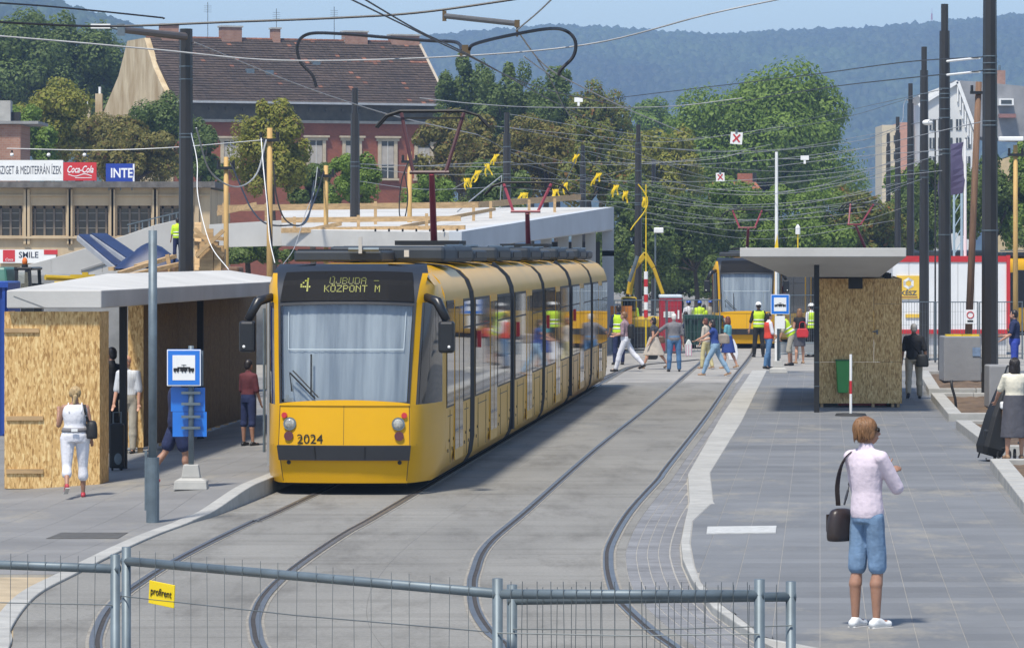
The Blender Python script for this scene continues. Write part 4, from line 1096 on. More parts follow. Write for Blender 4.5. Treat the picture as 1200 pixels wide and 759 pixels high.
wire('pale cable falling from the top right of the insulating rod', [(652,-6,70),(630,15,74),(605,36,78)], .016, MATS['bare_grey_wire'])
wire('pale contact wire from the insulating rod down to the trees', [(606,36,78),(640,78,88),(690,106,100),(740,130,130),(800,155,160)], .017, MATS['bare_grey_wire'])
wire('short wire joining the pale contact wire', [(614,66,80),(630,78,84),(648,90,90)], .014, WIREW)
wire('looped black feeder cable over the right end of the old roof', [(371,102,80),(366,88,80),(352,72,80),(349,52,80),(362,40,80),(400,40,79),(450,44,78),(500,48,77),(535,50,76),(541,60,75)], .034, WIREB)
wire('looped black feeder cable hanging like a hook against the blue hill', [(549,60,75),(556,52,75),(590,43,76),(640,34,77),(662,36,78),(674,48,78),(672,66,78),(657,82,78),(655,89,78)], .034, WIREB)
t = thing('wire_clamp', 'brass clamp where the two cable loops meet', 'clamp', P(545,58,75)); b = MB(); b.box((0,0,0),(.12,.08,.16)); b.box((-.07,-.05,-.08),(.05,.05,.1)); b.box((.07,-.05,-.08),(.05,.05,.1)); b.build('body', MATS['brass'], t)
wire('white cable with three bulbs crossing the trees on the left', [(8,174,95),(110,176,96),(200,173,96),(310,164,100)], .010, WHITE)
for x, lb in ((14,'leftmost of three small bulbs hanging from the white cable'),(57,'middle one of three small bulbs hanging from the white cable'),(99,'rightmost of three small bulbs hanging from the white cable')):
    t = thing('light_bulb', lb, 'light bulb', P(x, 176, 95), 0, 'bulbs on the white cable'); MB().tube([(0,0,0),(0,0,-.07)], .02, 6).build('socket', BLK, t); MB().ell((0,0,-.11), .045, 10, 8).build('bulb', WHITE, t, sm=True)
wire('upper span wire from the nearest right pole across the blue hill', [(1152,67,91),(1060,73,100),(940,89,120),(780,108,150),(690,119,160)], .015, WIREB)
wire('lower span wire from the nearest right pole across the blue hill', [(1152,83,91),(1060,92,100),(960,104,120),(840,124,150)], .015, WIREB)
for y, lb in ((67,'upper'),(83,'lower')):
    wire(lb+' pale insulator stick beside the nearest right pole', [(1110,y+5,94),(1148,y+1,91.6)], .028, WHITE, group='insulator sticks')
wire('long pale span wire in front of the middle trees', [(492,115,140),(560,122,142),(640,126,146),(780,125,150),(870,115,150)], .016, WIREW)
for x, y, Yq, lb in ((678,117,146,'small white fitting hanging on the span wire above the middle trees'), (943,185,150,'small white fitting on the wires left of the right hand poles')):
    t = thing('wire_fitting', lb, 'wire fitting', P(x, y, Yq)); b = MB(); b.box((0,0,0),(.3,.1,.16)); b.box((0,0,-.12),(.08,.08,.2)); b.build('body', WHITE, t)
spans('pale span wire', [
    [(598,134,146),(680,148,165),(790,163,190),(830,160,190)], [(580,148,146),(700,160,165),(790,166,200),(920,148,200)], [(686,177,190),(760,190,200),(850,182,190),(1030,160,155),(1062,116,155)],
    [(598,193,146),(700,190,170),(800,193,200),(905,187,180),(1040,170,155)], [(598,208,146),(720,212,170),(850,212,180),(1000,200,165),(1064,186,155)], [(752,205,160),(840,222,170),(940,222,160),(1080,178,129)],
    [(752,215,160),(860,228,170),(960,222,160),(1104,181,113)], [(752,222,160),(850,240,170),(980,232,160),(1064,213,155)], [(686,216,190),(800,240,200),(930,240,190),(1048,215,195)],
    [(752,230,160),(880,246,180),(1010,238,190),(1052,222,195)], [(752,172,160),(850,178,180),(905,169,190)], [(752,240,160),(870,258,180),(1000,250,180),(1040,240,225)],
    [(770,265,225),(880,268,225),(1040,262,225)], [(600,232,146),(700,236,170),(760,238,190)], [(490,195,124),(540,192,135),(600,190,146)], [(418,192,125),(470,194,130),(590,196,146)],
    [(752,256,160),(840,262,180),(1030,240,195)], [(900,196,160),(1000,184,140),(1104,176,113)], [(905,186,160),(960,184,150),(1150,143,91)], [(686,190,190),(720,193,180),(830,187,180),(872,178,180)]], .011, WIREW)
spans('fine grey span wire', [[(598,150,146),(720,170,170),(900,176,190),(1064,150,155)], [(686,205,190),(800,222,200),(920,215,190),(1050,196,195)], [(752,186,160),(830,196,175),(960,200,180),(1064,170,155)], [(752,248,160),(860,270,180),(990,262,170),(1064,242,155)],
    [(598,220,146),(700,228,170),(752,224,160)], [(770,200,225),(880,214,225),(1000,206,200),(1080,190,129)], [(686,234,190),(780,252,200),(900,256,200),(1040,232,225)], [(752,262,160),(900,280,190),(1050,258,195)], [(598,175,146),(690,196,190)], [(420,196,125),(500,204,135),(598,204,146)],
    [(930,245,180),(1000,236,160),(1080,210,129)], [(903,228,130),(1000,212,125),(1104,200,113)], [(752,180,160),(686,172,190)], [(752,195,160),(686,210,190)], [(418,212,125),(500,222,135),(598,218,146)]], .009, WIREW)
spans('dark span wire', [[(860,160,190),(980,140,170),(1064,116,155)], [(900,150,200),(1000,128,180),(1104,105,113)], [(1012,165,195),(1050,150,180),(1104,139,113)], [(752,200,160),(690,180,190)], [(598,190,146),(640,200,160),(690,225,190)]], .011, WIRE)
spans('contact wire', [[(630,70,85),(700,160,140),(850,214,200),(930,230,260)], [(560,158,140),(640,195,160),(770,226,190),(880,244,240)]], .014, WIRE)
wire('white cable swinging from the tallest timber pole to the left dark pole', [(230,150,94),(246,200,95),(275,219,97),(300,205,98),(312,164,99)], .02, WIREW)
wire('white cable falling along the left dark pole to the shelter roof', [(224,156,91.5),(231,190,91),(232,230,90),(246,285,89),(268,316,88)], .010, WHITE)
wire('white cable running down beside the tallest timber pole', [(306,162,99),(309,200,98),(313,240,97),(316,280,96),(322,308,95)], .011, WHITE)
wire('black cable running down beside the tallest timber pole', [(309,162,99.5),(312,220,98),(320,300,96)], .022, WIREB)
wire('tangled black cable drooping between two timber poles', [(320,190,100),(324,230,104),(335,258,108),(355,262,112),(372,225,117),(380,200,118)], .022, WIREB)
wire('second black cable drooping between two timber poles', [(270,190,110),(285,225,108),(296,247,106),(312,262,104),(338,264,104),(360,258,110),(368,212,117)], .022, WIREB)
wire('white cable end hanging from the cable bundle', [(372,196,117),(368,225,116),(358,250,115),(345,290,112),(330,312,110)], .012, WIREW)
wire('coiled black cable on the timber pole left of the pantograph', [(478,190,123),(470,215,123),(468,250,123),(474,256,123),(478,230,123),(474,200,123)], .02, WIREB)
wire('slanting rope with yellow tapes left of the middle dark pole', [(530,222,140),(560,204,140),(590,175,140)], .014, WIRE)
wire('slanting rope with yellow tapes right of the red pantograph', [(640,236,140),(664,210,140),(680,172,140)], .014, WIRE)
wire('rope of yellow tapes running to the excavator pole', [(677,178,140),(705,200,140),(735,224,140)], .012, WIRE)
wire('pale rope slanting down to the underpass roof', [(588,206,140),(560,228,135),(536,248,130)], .022, WIREW)
wire('pale rope hanging beside the dark pole', [(588,206,145),(586,240,144),(585,280,142)], .015, WIREW)
# crossed signal boards
for x, y, s, Yq, rz_, lb in ((863,162,14,150,.08,'larger and higher square white board with a red cross on the wires'), (844,207.5,10,170,-.05,'smaller and lower square white board with a red cross on the wires')):
    s *= Yq/F; t = thing('signal_board', lb, 'signal board', P(x, y, Yq), 0, 'red cross boards on the wires'); Mr = Matrix.Rotation(rz_, 3, 'Y')
    MB().box((0,0,0), (s,.03,s), M=Mr).build('board', WHITE, t)
    b = MB()
    for q in (1,-1): b.box((0,-.02 if q > 0 else -.025,0), (s*.85,.008,s*.13), M=Mr@Matrix.Rotation(q*.85,3,'Y'))
    b.build('cross', RED, t); MB().box((0,0,s*.55),(.08,.05,.16)).build('hanger', GALV, t)
# fluttering yellow tape
def tape(label, x, y, Yq, n, seed):
    r_ = random.Random(seed); wind = r_.uniform(-.6,.3); n = max(3, n-1); t = thing('warning_tape', label, 'tape', P(x, y, Yq), 0, 'bundles of yellow tape on the wires')
    for k in range(n):
        ox = (k-n/2)*.06; l = r_.uniform(.25,.45); a = wind+r_.uniform(-.15,.15); pts = [Vector((ox+a*l*s_/5+.022*math.sin(s_*1.3+k), .03*math.cos(s_+k), -l*s_/5)) for s_ in range(6)]
        MB().loft([[p+Vector((-.026,0,.015)), p+Vector((.026,0.01,0)), p+Vector((.022,.02,0)), p+Vector((-.026,.012,.015))] for p in pts]).build('strip', YTAPE, t)
for i, (x, y, n, lb) in enumerate(((548,209,5,'yellow tape fluttering lowest left of the middle dark pole'), (562,200,5,'yellow tape next to the lowest bundle left of the middle dark pole'), (571,192,3,'yellow tape third up the slanting rope left of the middle dark pole'), (583,181,3,'yellow tape highest on the rope left of the middle dark pole'),
        (616,226,6,'yellow tape in the fork of the red pantograph'), (652,222,5,'yellow tape right of the red pantograph'), (663,214,4,'yellow tape upper right of the red pantograph'), (677,181,4,'yellow tape at the thin dark pole'), (703,203,4,'yellow tape on the wire right of the thin dark pole'),
        (723,217,4,'yellow tape left of the excavator pole'), (734,224,4,'yellow tape closest to the excavator pole'), (757,231,3,'yellow tape on top of the striped pole'))):
    tape(lb, x, y, 140, n, i)

# ================================================================== background buildings
BRICK = brick_mat('red_brick', (.28,.076,.036), (.23,.060,.030), (.22,.13,.09), 3.0)
BRICKO = brick_mat('old_brick', (.36,.20,.14), (.30,.15,.10), (.33,.28,.24), 2.2)
PLAST = mat('weathered_plaster', (.68,.57,.38), .9, var=.1, col2=(.34,.23,.11), scale=.9, bump=.3, bscale=3, stretch=(1,1,.35), detail=9)
STUC = mat('cream_surround', (.48,.40,.28), .8, var=.15)
DWIN = mat('window_glass_dark', (.03,.035,.04), .08, var=.3, scale=.7)
FRIEZE = mat('grey_frieze', (.085,.073,.052), .85, var=.35, scale=1.5)
TILE = mat('old_roof_tiles', (.080,.054,.040), .9, col2=(.046,.033,.026), var=.1, scale=.28, island=.22, detail=10)
TILER = mat('rust_tile', (.20,.085,.05), .9, var=.2, island=.3)
# ---- old brick building
YO = 300.0; so_ = YO/F; yaw = R(21)
cR = P(203, 300, YO)
t = thing('brick_building', 'old red brick building with a huge weathered tiled roof and a pale gable end', 'building', (cR.x, YO, 0), yaw)
zE = H-(119-YH)*so_; zR_ = H-(38-YH)*so_; Wd = (512-203)*so_/math.cos(yaw); Dp = 18.0
zcor = H-(141-YH)*so_
MB().box((Wd/2, Dp/2, zcor/2), (Wd, Dp, zcor)).build('wall', BRICK, t)
MB().box((Wd/2, Dp/2-.1, (zcor+zE)/2), (Wd+.15, Dp+.2, zE-zcor-.02)).build('frieze', FRIEZE, t)
co = MB(); co.box((Wd/2, -.2, zcor), (Wd+.3, .4, .2)); co.build('cornice', mat('pale_cornice', (.36,.33,.28), .8, var=.2), t)
gt = MB(); gt.box((Wd/2, -.86, zE-.02), (Wd+1.0, .18, .16)); gt.build('gutter', mat('zinc', (.42,.43,.44), .5, metal=.3), t)
# gable wall on the left
prof = [(0,0),(0,zE+.2),(Dp*.10,zE+1.2),(Dp*.22,zE+2.6),(Dp*.36,zR_-.1),(Dp*.62,zR_-.1),(Dp*.76,zE+2.4),(Dp*.9,zE+.9),(Dp*1.0,zE-.2),(Dp*1.05,0)]
MB().prism([Vector((0,y,z)) for y, z in prof], (-.35,0,0), (.1,0,0)).build('gable_wall', PLAST, t)
# roof slope made of tile courses
rdg = Dp*.42; sl = Vector((0, rdg+.8, zR_-zE)); NR = 26; V, Q, mi = [], [], []
rr_ = random.Random(3)
for r in range(NR):
    f0, f1 = r/NR, (r+1)/NR
    xr0 = Wd+.5+f0*.6; x = .05; 
    while x < xr0:
        wq = min(.34, xr0-x); j = rr_.uniform(0,.03)
        a = Vector((x, -.8, zE))+sl*f0; b = Vector((x, -.8, zE))+sl*(f1+.012); nrm = Vector((0,-sl.z,sl.y)).normalized()
        i0 = len(V); lo, hi = nrm*(.07+j), nrm*.01
        V += [a+lo, a+Vector((wq-.015,0,0))+lo, b+Vector((wq-.015,0,0))+hi, b+hi, a, a+Vector((wq-.015,0,0))]
        Q += [(i0,i0+1,i0+2,i0+3),(i0+4,i0+5,i0+1,i0)]; k_ = 1 if rr_.random() < .02 or (abs(f0-.66) < .02 and x > Wd*.5 and rr_.random() < .5) else 0; mi += [k_,k_]
        x += .34
rf = MB().add([(0,-.75,zE-.05),(Wd+.5,-.75,zE-.05),(Wd+1.1,rdg,zR_-.05),(0,rdg,zR_-.05),(0,Dp,zE-.1),(Wd+.5,Dp,zE-.1)], [(0,1,2,3),(3,2,5,4),(1,5,2)]).build('roof', TILE, t)
tag(link('roof_tiles', fast_mesh('roof_tiles', [tuple(v) for v in V], Q, [TILE, TILER], mi), rf), kind='stuff')
b = MB(); 
for k in range(50): b.tube([(.1+k*(Wd+1)/50,rdg,zR_+.02),(.08+(k+1)*(Wd+1)/50,rdg,zR_+.03)], .12, 6)
b.build('ridge_tiles', TILER, rf)
b = MB(); b.bar((Wd+1.1,rdg,zR_), (Wd+.55,-.8,zE), .2); b.build('hip_capping', mat('pale_mortar', (.42,.36,.28), .9), rf)
for x, f in ((.60,.62),(.33,.47),(.40,.45)):
    p = Vector((Wd*x,-.8,zE))+sl*f; MB().box(p, (.6,.5,.5)).build('skylight', GALV, rf)
for px0, px1, py0, py1 in ((177,198,23,38),(247,272,24,40),(308,317,25,40),(393,422,27,43),(449,485,30,46)):
    xx = ((px0+px1)/2-203)*so_/math.cos(yaw)+rdg*math.tan(yaw); ww = (px1-px0)*so_; zz0, zz1 = H-(py1-YH)*so_-.6, H-(py0-YH)*so_
    c = MB().box((xx, rdg, (zz0+zz1)/2), (ww, .9, zz1-zz0)).build('chimney', BRICKO, rf); MB().box((xx, rdg, zz1+.05), (ww+.16, 1.06, .12)).build('chimney_cap', CONC, c)
ant = MB()
for px, py in ((233,-6),(314,0),(383,-4)):
    xx = (px-203)*so_/math.cos(yaw)+rdg*math.tan(yaw); z1_ = H-(py-YH)*so_; ant.tube([(xx,rdg,zR_-.2),(xx,rdg,z1_)], .025, 5)
    for q in range(4): ant.bar((xx-.3,rdg,z1_-.3-q*.15),(xx+.3,rdg,z1_-.3-q*.15), .02)
ant.build('aerial', WIRE, rf)
for px, py0, py1 in ((268,165,196),(310,163,196),(367,163,207),(409,163,205),(451,163,207),(494,165,207)):
    xx = (px-203)*so_/math.cos(yaw); z0_, z1_ = H-(py1-YH)*so_, H-(py0-YH)*so_; ww = 1.0
    f = MB(); 
    for s in (-1,1): f.box((xx+s*(ww/2+.13),-.06,(z0_+z1_)/2), (.26,.16,z1_-z0_))
    f.box((xx,-.08,z1_+.12),(ww+.8,.2,.24)); f.box((xx,-.12,z1_+.3),(ww+1.0,.36,.14)); f.box((xx,-.1,z0_-.1),(ww+.7,.3,.16))
    wn_ = f.build('window', STUC, t)
    MB().box((xx,-.03,(z0_+z1_)/2), (ww,.06,z1_-z0_)).build('pane', DWIN, wn_)
    c = MB(); c.box((xx,-.08,(z0_+z1_)/2),(.07,.05,z1_-z0_)); c.box((xx,-.08,z0_+(z1_-z0_)*.3),(ww,.05,.07)); c.build('frame', mat('white_joinery', (.55,.53,.48), .6), wn_)
    MB().box((xx,-.075,z0_+(z1_-z0_)*.62),(ww*.94,.02,(z1_-z0_)*.5)).build('blind', mat('fabric_blind', (.42,.38,.33), .8), wn_)
# frieze ornaments
o_ = MB()
for k in range(16):
    xx = .8+k*(Wd-1.4)/15; o_.box((xx,-.05,(zcor+zE)/2+.05),(.7,.22,.5)); o_.box((xx+.6,-.3,zE-.5),(.14,.5,.2))
o_.build('frieze_ornament', FRIEZE, t)
lo = MB(); lo.box((-2.6,8,5.6),(1.2,1.2,12.6)); 
t2 = thing('chimney_stack', 'two small pale chimneys left of the pale gable', 'chimney', P(116,200,305)); 
for px, y0, y1 in ((116,110,150),(102,126,160)):
    c = MB().box(P(px,(y0+y1)/2,305)-t2.location, (8*305/F,.6,(y1-y0)*305/F)).build('stack', PLAST, t2); b = MB(); b.tube([P(px+1,y0,305)-t2.location, P(px+1,y0-8,305)-t2.location], .1, 8); b.build('flue', WHITE, c)

# ---- flat roofed building on the left with signs
YF = 175.0; sf = YF/F
t = thing('flat_building', 'tan flat roofed building with a row of dark windows at the left edge', 'building', ((-40-CX)*sf, YF, 0))
bx0 = (-40-CX)*sf; TAN = mat('tan_render', (.60,.47,.30), .9, var=.1, col2=(.37,.28,.175), scale=.6, stretch=(1,1,.25), bump=.25, bscale=5, detail=9)
X_ = lambda px: (px-CX)*sf-bx0
Z_ = lambda py: H-(py-YH)*sf
wt, wb = 241, 276
wins = [(-14,26),(37,77),(87,127),(137,177),(187,227)]
wl_b = MB(); xe = X_(246)
wl_b.box((xe/2,.25,Z_(wb)/2),(xe,.5,Z_(wb))); wl_b.box((xe/2,.25,(Z_(wt)+Z_(220))/2),(xe,.5,Z_(220)-Z_(wt)))
px_ = -40
for a, b in wins+[(246,246)]:
    wl_b.box(((X_(px_)+X_(a))/2,.252,(Z_(wt)+Z_(wb))/2),(X_(a)-X_(px_),.5,Z_(wt)-Z_(wb))) if a > px_ else None; px_ = b
wl_b.build('wall', TAN, t); MB().box((xe/2,6.5,Z_(220)/2),(xe,12,Z_(220)-.1)).build('core', TAN, t)
MB().box((xe/2,3.0,(Z_(220)+Z_(213))/2),(xe+.5,7.0,Z_(213)-Z_(220))).build('roof', mat('roof_felt', (.13,.12,.11), .9, var=.4), t)
ri = MB()
for a, b in wins: 
    for xx in (a-4, b+4): ri.box((X_(xx),-.06,(Z_(222)+Z_(wb+10))/2),(.16,.14,Z_(222)-Z_(wb+10)))
ri.box((xe/2,-.08,Z_(wb)-.08),(xe,.2,.1)); ri.box((xe/2,-.05,Z_(229)),(xe,.1,.06)); ri.build('pilaster', TAN, t)
for a, b in wins:
    wn_ = MB().box(((X_(a)+X_(b))/2,.35,(Z_(wt)+Z_(wb))/2),(X_(b)-X_(a),.04,Z_(wt)-Z_(wb))).build('window', DWIN, t)
    c = MB(); c2 = MB()
    for q in range(4): c.box((X_(a)+(X_(b)-X_(a))*(.08+.28*q),.28,(Z_(wt)+Z_(wb))/2),(.09,.06,Z_(wt)-Z_(wb)))
    c.box(((X_(a)+X_(b))/2,.3,Z_(wt)-.06),(X_(b)-X_(a),.1,.12))
    for q in range(1,4): c2.box(((X_(a)+X_(b))/2,.31,Z_(wb)+q*.32),(X_(b)-X_(a),.03,.035))
    c.build('frame', mat('grey_joinery', (.17,.14,.11), .7), wn_); c2.build('glazing_bar', mat('pale_bars', (.25,.24,.22), .7), wn_)
def roof_sign(label, x0, x1, y0, y1, m, cat='sign'):
    s = thing('roof_sign', label, cat, ((x0+x1)/2*sf-CX*sf, YF-.3, H-(y1-YH)*sf)); w_, h_ = (x1-x0)*sf, (y1-y0)*sf
    MB().box((0,0,h_/2),(w_,.12,h_)).build('board', m, s)
    l = MB()
    for q in (-.4,0,.4): l.box((q*w_,.1,-.1),(.05,.05,.4)); 
    l.build('leg', GALV, s); return s, w_, h_
SRED = mat('sign_red', (.55,.03,.035), .5, var=.05); SBL = mat('sign_deep_blue', (.012,.045,.32), .5, var=.05); TXT = mat('lettering_dark', (.02,.025,.05), .6, var=0); TXW = mat('lettering_white', (.8,.8,.8), .6, var=0)
s, w_, h_ = roof_sign('long white roof sign reading SZIGET & MEDITERRÁN ÍZEK', -34, 75, 188, 212, WHITE)
text('lettering', 'SZIGET & MEDITERRÁN ÍZEK', .50, TXT, s, face_M((w_*.145,-.065,h_*.5)), ext=.004, sx=.42, bold=-.001)
s, w_, h_ = roof_sign('red roof sign with white script reading Coca-Cola', 75.3, 114, 190.5, 212, SRED)
text('lettering', 'Coca-Cola', .42, TXW, s, face_M((0,-.065,h_*.6)), shear=.35, ext=.004, sx=.62, bold=.006)
b = MB(); b.loft([[Vector((x_*w_*.36,-.068,h_*.30+.05*math.sin(x_*4)-.012)),Vector((x_*w_*.36,-.068,h_*.30+.05*math.sin(x_*4)+.02))] for x_ in np.linspace(-1,1,12)], closed=False); b.box((0.15,-.066,h_*.16),(w_*.5,.006,.025)); b.build('swash', TXW, s)
s, w_, h_ = roof_sign('blue roof sign with cut off white letters INTE', 125, 158.5, 192, 215, SBL)
text('lettering', 'INTE', .56, TXW, s, face_M((.06,-.065,h_*.5)), ext=.004, sx=.80, bold=.012)
b = MB(); b.loft([[Vector((w_/2,-.066,h_*a)),Vector((w_/2-.05-.03*math.sin(a*9),-.066,h_*a))] for a in np.linspace(0.02,.98,6)], closed=False); b.build('torn_edge', TXW, s)
s = thing('shop_sign', 'white shop sign reading SMILE with red panels, half hidden by the concrete ramp', 'sign', (( 33-CX)*sf, YF-.12, Z_(308))); 
MB().box((0,0,.28),(66*sf,.08,.58)).build('board', WHITE, s); 
MB().box((-22*sf,-.045,.30),(14*sf,.02,.5)).build('red_panel', SRED, s); MB().box((27*sf,-.045,.46),(16*sf,.02,.2)).build('red_panel', SRED, s)
text('lettering', 'SMILE', .36, TXT, s, face_M((1*sf,-.045,.33)), ext=.004, sx=.95, bold=.004)
text('lettering', 'Coca', .16, TXW, s, face_M((-22*sf,-.062,.14)), shear=.3, ext=.002)
# brick building corner at the far left
t = thing('brick_corner', 'worn brick building corner at the left edge above the roof signs', 'building', ((-30-CX)*200/F, 200, 0)); w_ = 54*200/F
MB().box((w_/2,2,(H-(146-YH)*200/F)/2),(w_,4,H-(146-YH)*200/F)).build('wall', BRICKO, t); zz = H-(145-YH)*200/F
MB().box((w_/2+.3,1.9,zz+.05),(w_+1.2,4.4,.14)).build('coping', CONCD, t); MB().box((w_*.55,1,zz+.6),(.9,.8,1.1)).build('chimney', CONC, t); MB().box((w_*.75,1.2,zz+.35),(.8,.6,.5)).build('roof_box', RUB, t)

# ---- white building on the right, with chimney and grey roof
YW = 420.0; sw_ = YW/F; XW = lambda px: (px-CX)*sw_; ZW = lambda py: H-(py-YH)*sw_
ROOFG = mat('grey_sheet_roof', (.24,.24,.245), .7, var=.3, scale=.4); WALLW = mat('white_render', (.62,.62,.60), .8, var=.12, scale=.3)
t = thing('gabled_house', 'white gabled building with a grey roof behind the right hand poles', 'house', (XW(1085), YW, 0)); o = XW(1085)
x0, x1 = XW(1083)-o, XW(1142)-o; xa_ = XW(1122)-o
poly = [(x0,0),(x1,0),(x1,ZW(158)),(xa_,ZW(95)),(XW(1076)-o,ZW(112)),(x0,ZW(120))]
MB().prism([Vector((a,0,b)) for a, b in poly], (0,0,0), (0,12,0)).build('wall', WALLW, t)
MB().prism([Vector((a,0,b)) for a, b in [(xa_-.2,ZW(94)),(x1+.3,ZW(160)),(XW(1230)-o,ZW(165)),(XW(1230)-o,ZW(104)),(XW(1150)-o,ZW(96))]], (0,.3,0), (0,11,0)).build('roof', ROOFG, t)
MB().prism([Vector((a,0,b)) for a, b in [(XW(1170)-o,0),(XW(1240)-o,0),(XW(1240)-o,ZW(168)),(XW(1170)-o,ZW(188))]], (0,0.6,0), (0,11,0)).build('wing_wall', mat('ochre_wall', (.50,.38,.20), .85, var=.15), t)
fr = MB()
for k in range(7):
    a = k/6; xx = xa_+(x1-xa_)*a*.9; fr.box((xx,-.15,ZW(100)-(ZW(95)-ZW(158))*a*.95-.9),(.14,.2,1.6))
fr.bar((xa_,-.2,ZW(96)),(x1+.3,-.2,ZW(160)),.35); fr.bar((xa_,-.2,ZW(96)),(x0-.6,-.2,ZW(124)),.35); fr.build('verge_board', WHITE, t)
for k in range(5):
    for j in range(3):
        xx = x0+.5+k*(x1-x0-.6)/5+.3; zz = ZW(185)+j*1.9-.4
        if zz < ZW(130)-(k>3)*2: w__ = MB().box((xx,-.04,zz),(.55,.08,1.1)).build('window', DWIN, t); MB().box((xx,-.09,zz),(.06,.03,1.1)).build('frame', WHITE, w__)
c = MB().box((XW(1177)-o,5,ZW(90)),(1.3,1.0,1.7)).build('chimney', BRICKO, t); MB().tube([(XW(1178)-o,5,ZW(80)),(XW(1178)-o,5,ZW(74))], .12, 8).build('flue', GALV, c)
d = MB().box((XW(1178)-o,-.2,ZW(120)),(1.5,1.6,.7)).build('dormer', WHITE, t); MB().box((XW(1178)-o,-1.02,ZW(120)),(1.1,.05,.4)).build('pane', DWIN, d)
MB().box((XW(1180)-o,-.1,ZW(136)),(1.7,1.2,.4)).build('skylight', mat('rust_flashing', (.25,.12,.10), .7), t)
t = thing('apartment_block', 'narrow cream and pink apartment block left of the white gabled building', 'building', (XW(1044), YW+10, 0)); o = XW(1044)
MB().box((XW(1055)-o,4,ZW(143)/2),(22*sw_,8,ZW(143))).build('wall', mat('cream_wall', (.58,.50,.36), .85, var=.12), t); MB().box((XW(1072)-o,3.6,ZW(140)/2),(14*sw_,8,ZW(140))).build('pink_wall', mat('pink_wall', (.50,.27,.20), .85, var=.12), t)
for k in range(3):
    for j in range(4): MB().box((XW(1049)-o+k*.75+.2,-.04,ZW(160)-j*1.7),(.36,.08,.8)).build('window', DWIN, t)
t = thing('low_house', 'low house with orange tiled roof and a brick chimney peeping through the trees', 'house', P(862,300,240)-Vector((0,0,P(862,300,240).z))); s_ = 240/F
zz = H-(222-YH)*s_
MB().box((0,2,zz/2),(56*s_,4,zz)).build('wall', mat('old_ochre', (.36,.20,.12), .9, var=.3), t)
MB().prism([Vector((-30*s_,-.3,zz)),Vector((30*s_,-.3,zz)),Vector((26*s_,2,zz+.45)),Vector((-26*s_,2,zz+.45))], (0,0,0), (0,.3,.02)).build('roof', mat('orange_tiles', (.36,.12,.06), .9, var=.3, scale=1.2), t)
MB().box((12*s_,1,H-(213-YH)*s_),(17*s_,.8,20*s_)).build('chimney', brick_mat('chimney_brick', (.36,.13,.08), (.30,.10,.06), (.3,.2,.16), 3), t)

# ---- white site cabin with red stripes and its sign
YC = 138.0; sc_ = YC/F; XC = lambda px: (px-CX)*sc_; ZC = lambda py: H-(py-YH)*sc_
t = thing('site_cabin', 'long white site cabin with red stripes and a yellow sign', 'site cabin', (XC(1046), YC, 0)); w_ = XC(1180)-XC(1046)
WPAN = mat('cabin_white', (.74,.75,.76), .5, var=.06, scale=.6)
np_ = 7
for k in range(np_): MB().box((w_*(k+.5)/np_,1.2,(ZC(307)+ZC(386))/2),(w_/np_-.012,2.4,ZC(307)-ZC(386))).build('panel', WPAN, t)
MB().box((w_/2,1.2,(ZC(300)+ZC(307))/2),(w_+.06,2.46,ZC(300)-ZC(307))).build('top_stripe', RED, t); MB().box((w_/2,1.2,(ZC(386)+ZC(391))/2),(w_+.05,2.46,ZC(386)-ZC(391))).build('base_stripe', RED, t)
MB().box((w_/2,1.3,ZC(391)/2),(w_,2.3,ZC(391))).build('plinth', mat('pale_grey_plinth', (.55,.55,.55), .7), t)
MB().box((w_+.04,-.03,ZC(342)),(.12,.12,ZC(300)-ZC(386))).build('corner_post', RED, t)
bx = XC(1064.5)-XC(1046)
sg = MB().box((bx,-.03,(ZC(323)+ZC(350))/2),(28*sc_,.05,27*sc_)).build('sign_panel', mat('sign_yellow', (.80,.52,.06), .5, var=.04), t)
MB().box((bx+.25,-.03,ZC(370)),(.7,.03,.12)).build('yellow_notice', mat('sign_yellow', (1,1,0)), t)
lg = MB(); cz_ = ZC(332)
for k in range(6):
    a0, a1 = R(60*k+30), R(60*k+90); A_ = Vector((math.cos(a0),0,math.sin(a0))); B_ = Vector((math.cos(a1),0,math.sin(a1)))
    lg.add([Vector((bx,-.062,cz_))+A_*.2, Vector((bx,-.062,cz_))+B_*.2, Vector((bx,-.062,cz_))+B_*.105, Vector((bx,-.062,cz_))+A_*.105], [(0,1,2,3)], k % 2)
lg.build('hexagon_emblem', [mat('emblem_grey', (.50,.50,.50), .5, var=0), WHITE], sg)
text('lettering', 'KÉSZ', .21, mat('lettering_grey', (.10,.10,.11), .6, var=0), sg, face_M((bx,-.06,ZC(343.5))), ext=.003, sx=1.15, bold=.006)
b = MB(); b.box((bx,-.06,ZC(348)),(.6,.005,.035)); b.build('small_print', MATS['rust_flashing'], sg)
# ================================================================== concrete underpass, ramp, site clutter
t = thing('underpass_canopy', 'pale concrete underpass roof under construction behind the front tram', 'canopy', P(545, 300, 112)*1.0)
t.location.z = 0; o = t.location.copy()
q = lambda px, py, Y: P(px, py, Y)-o
# deck: front edge, right edge rising to the back
FL, FR, BR, BL = q(330,268,118), q(541,272,112), q(719,243,143), q(330,243,150)
th = Vector((0,0,-.50))
deck = MB(); deck.loft([[FL+th,FR+th,BR+th*1.6,BL+th],[FL,FR,BR,BL]]); deck.build('roof_slab', CONCW, t, bev=.02)
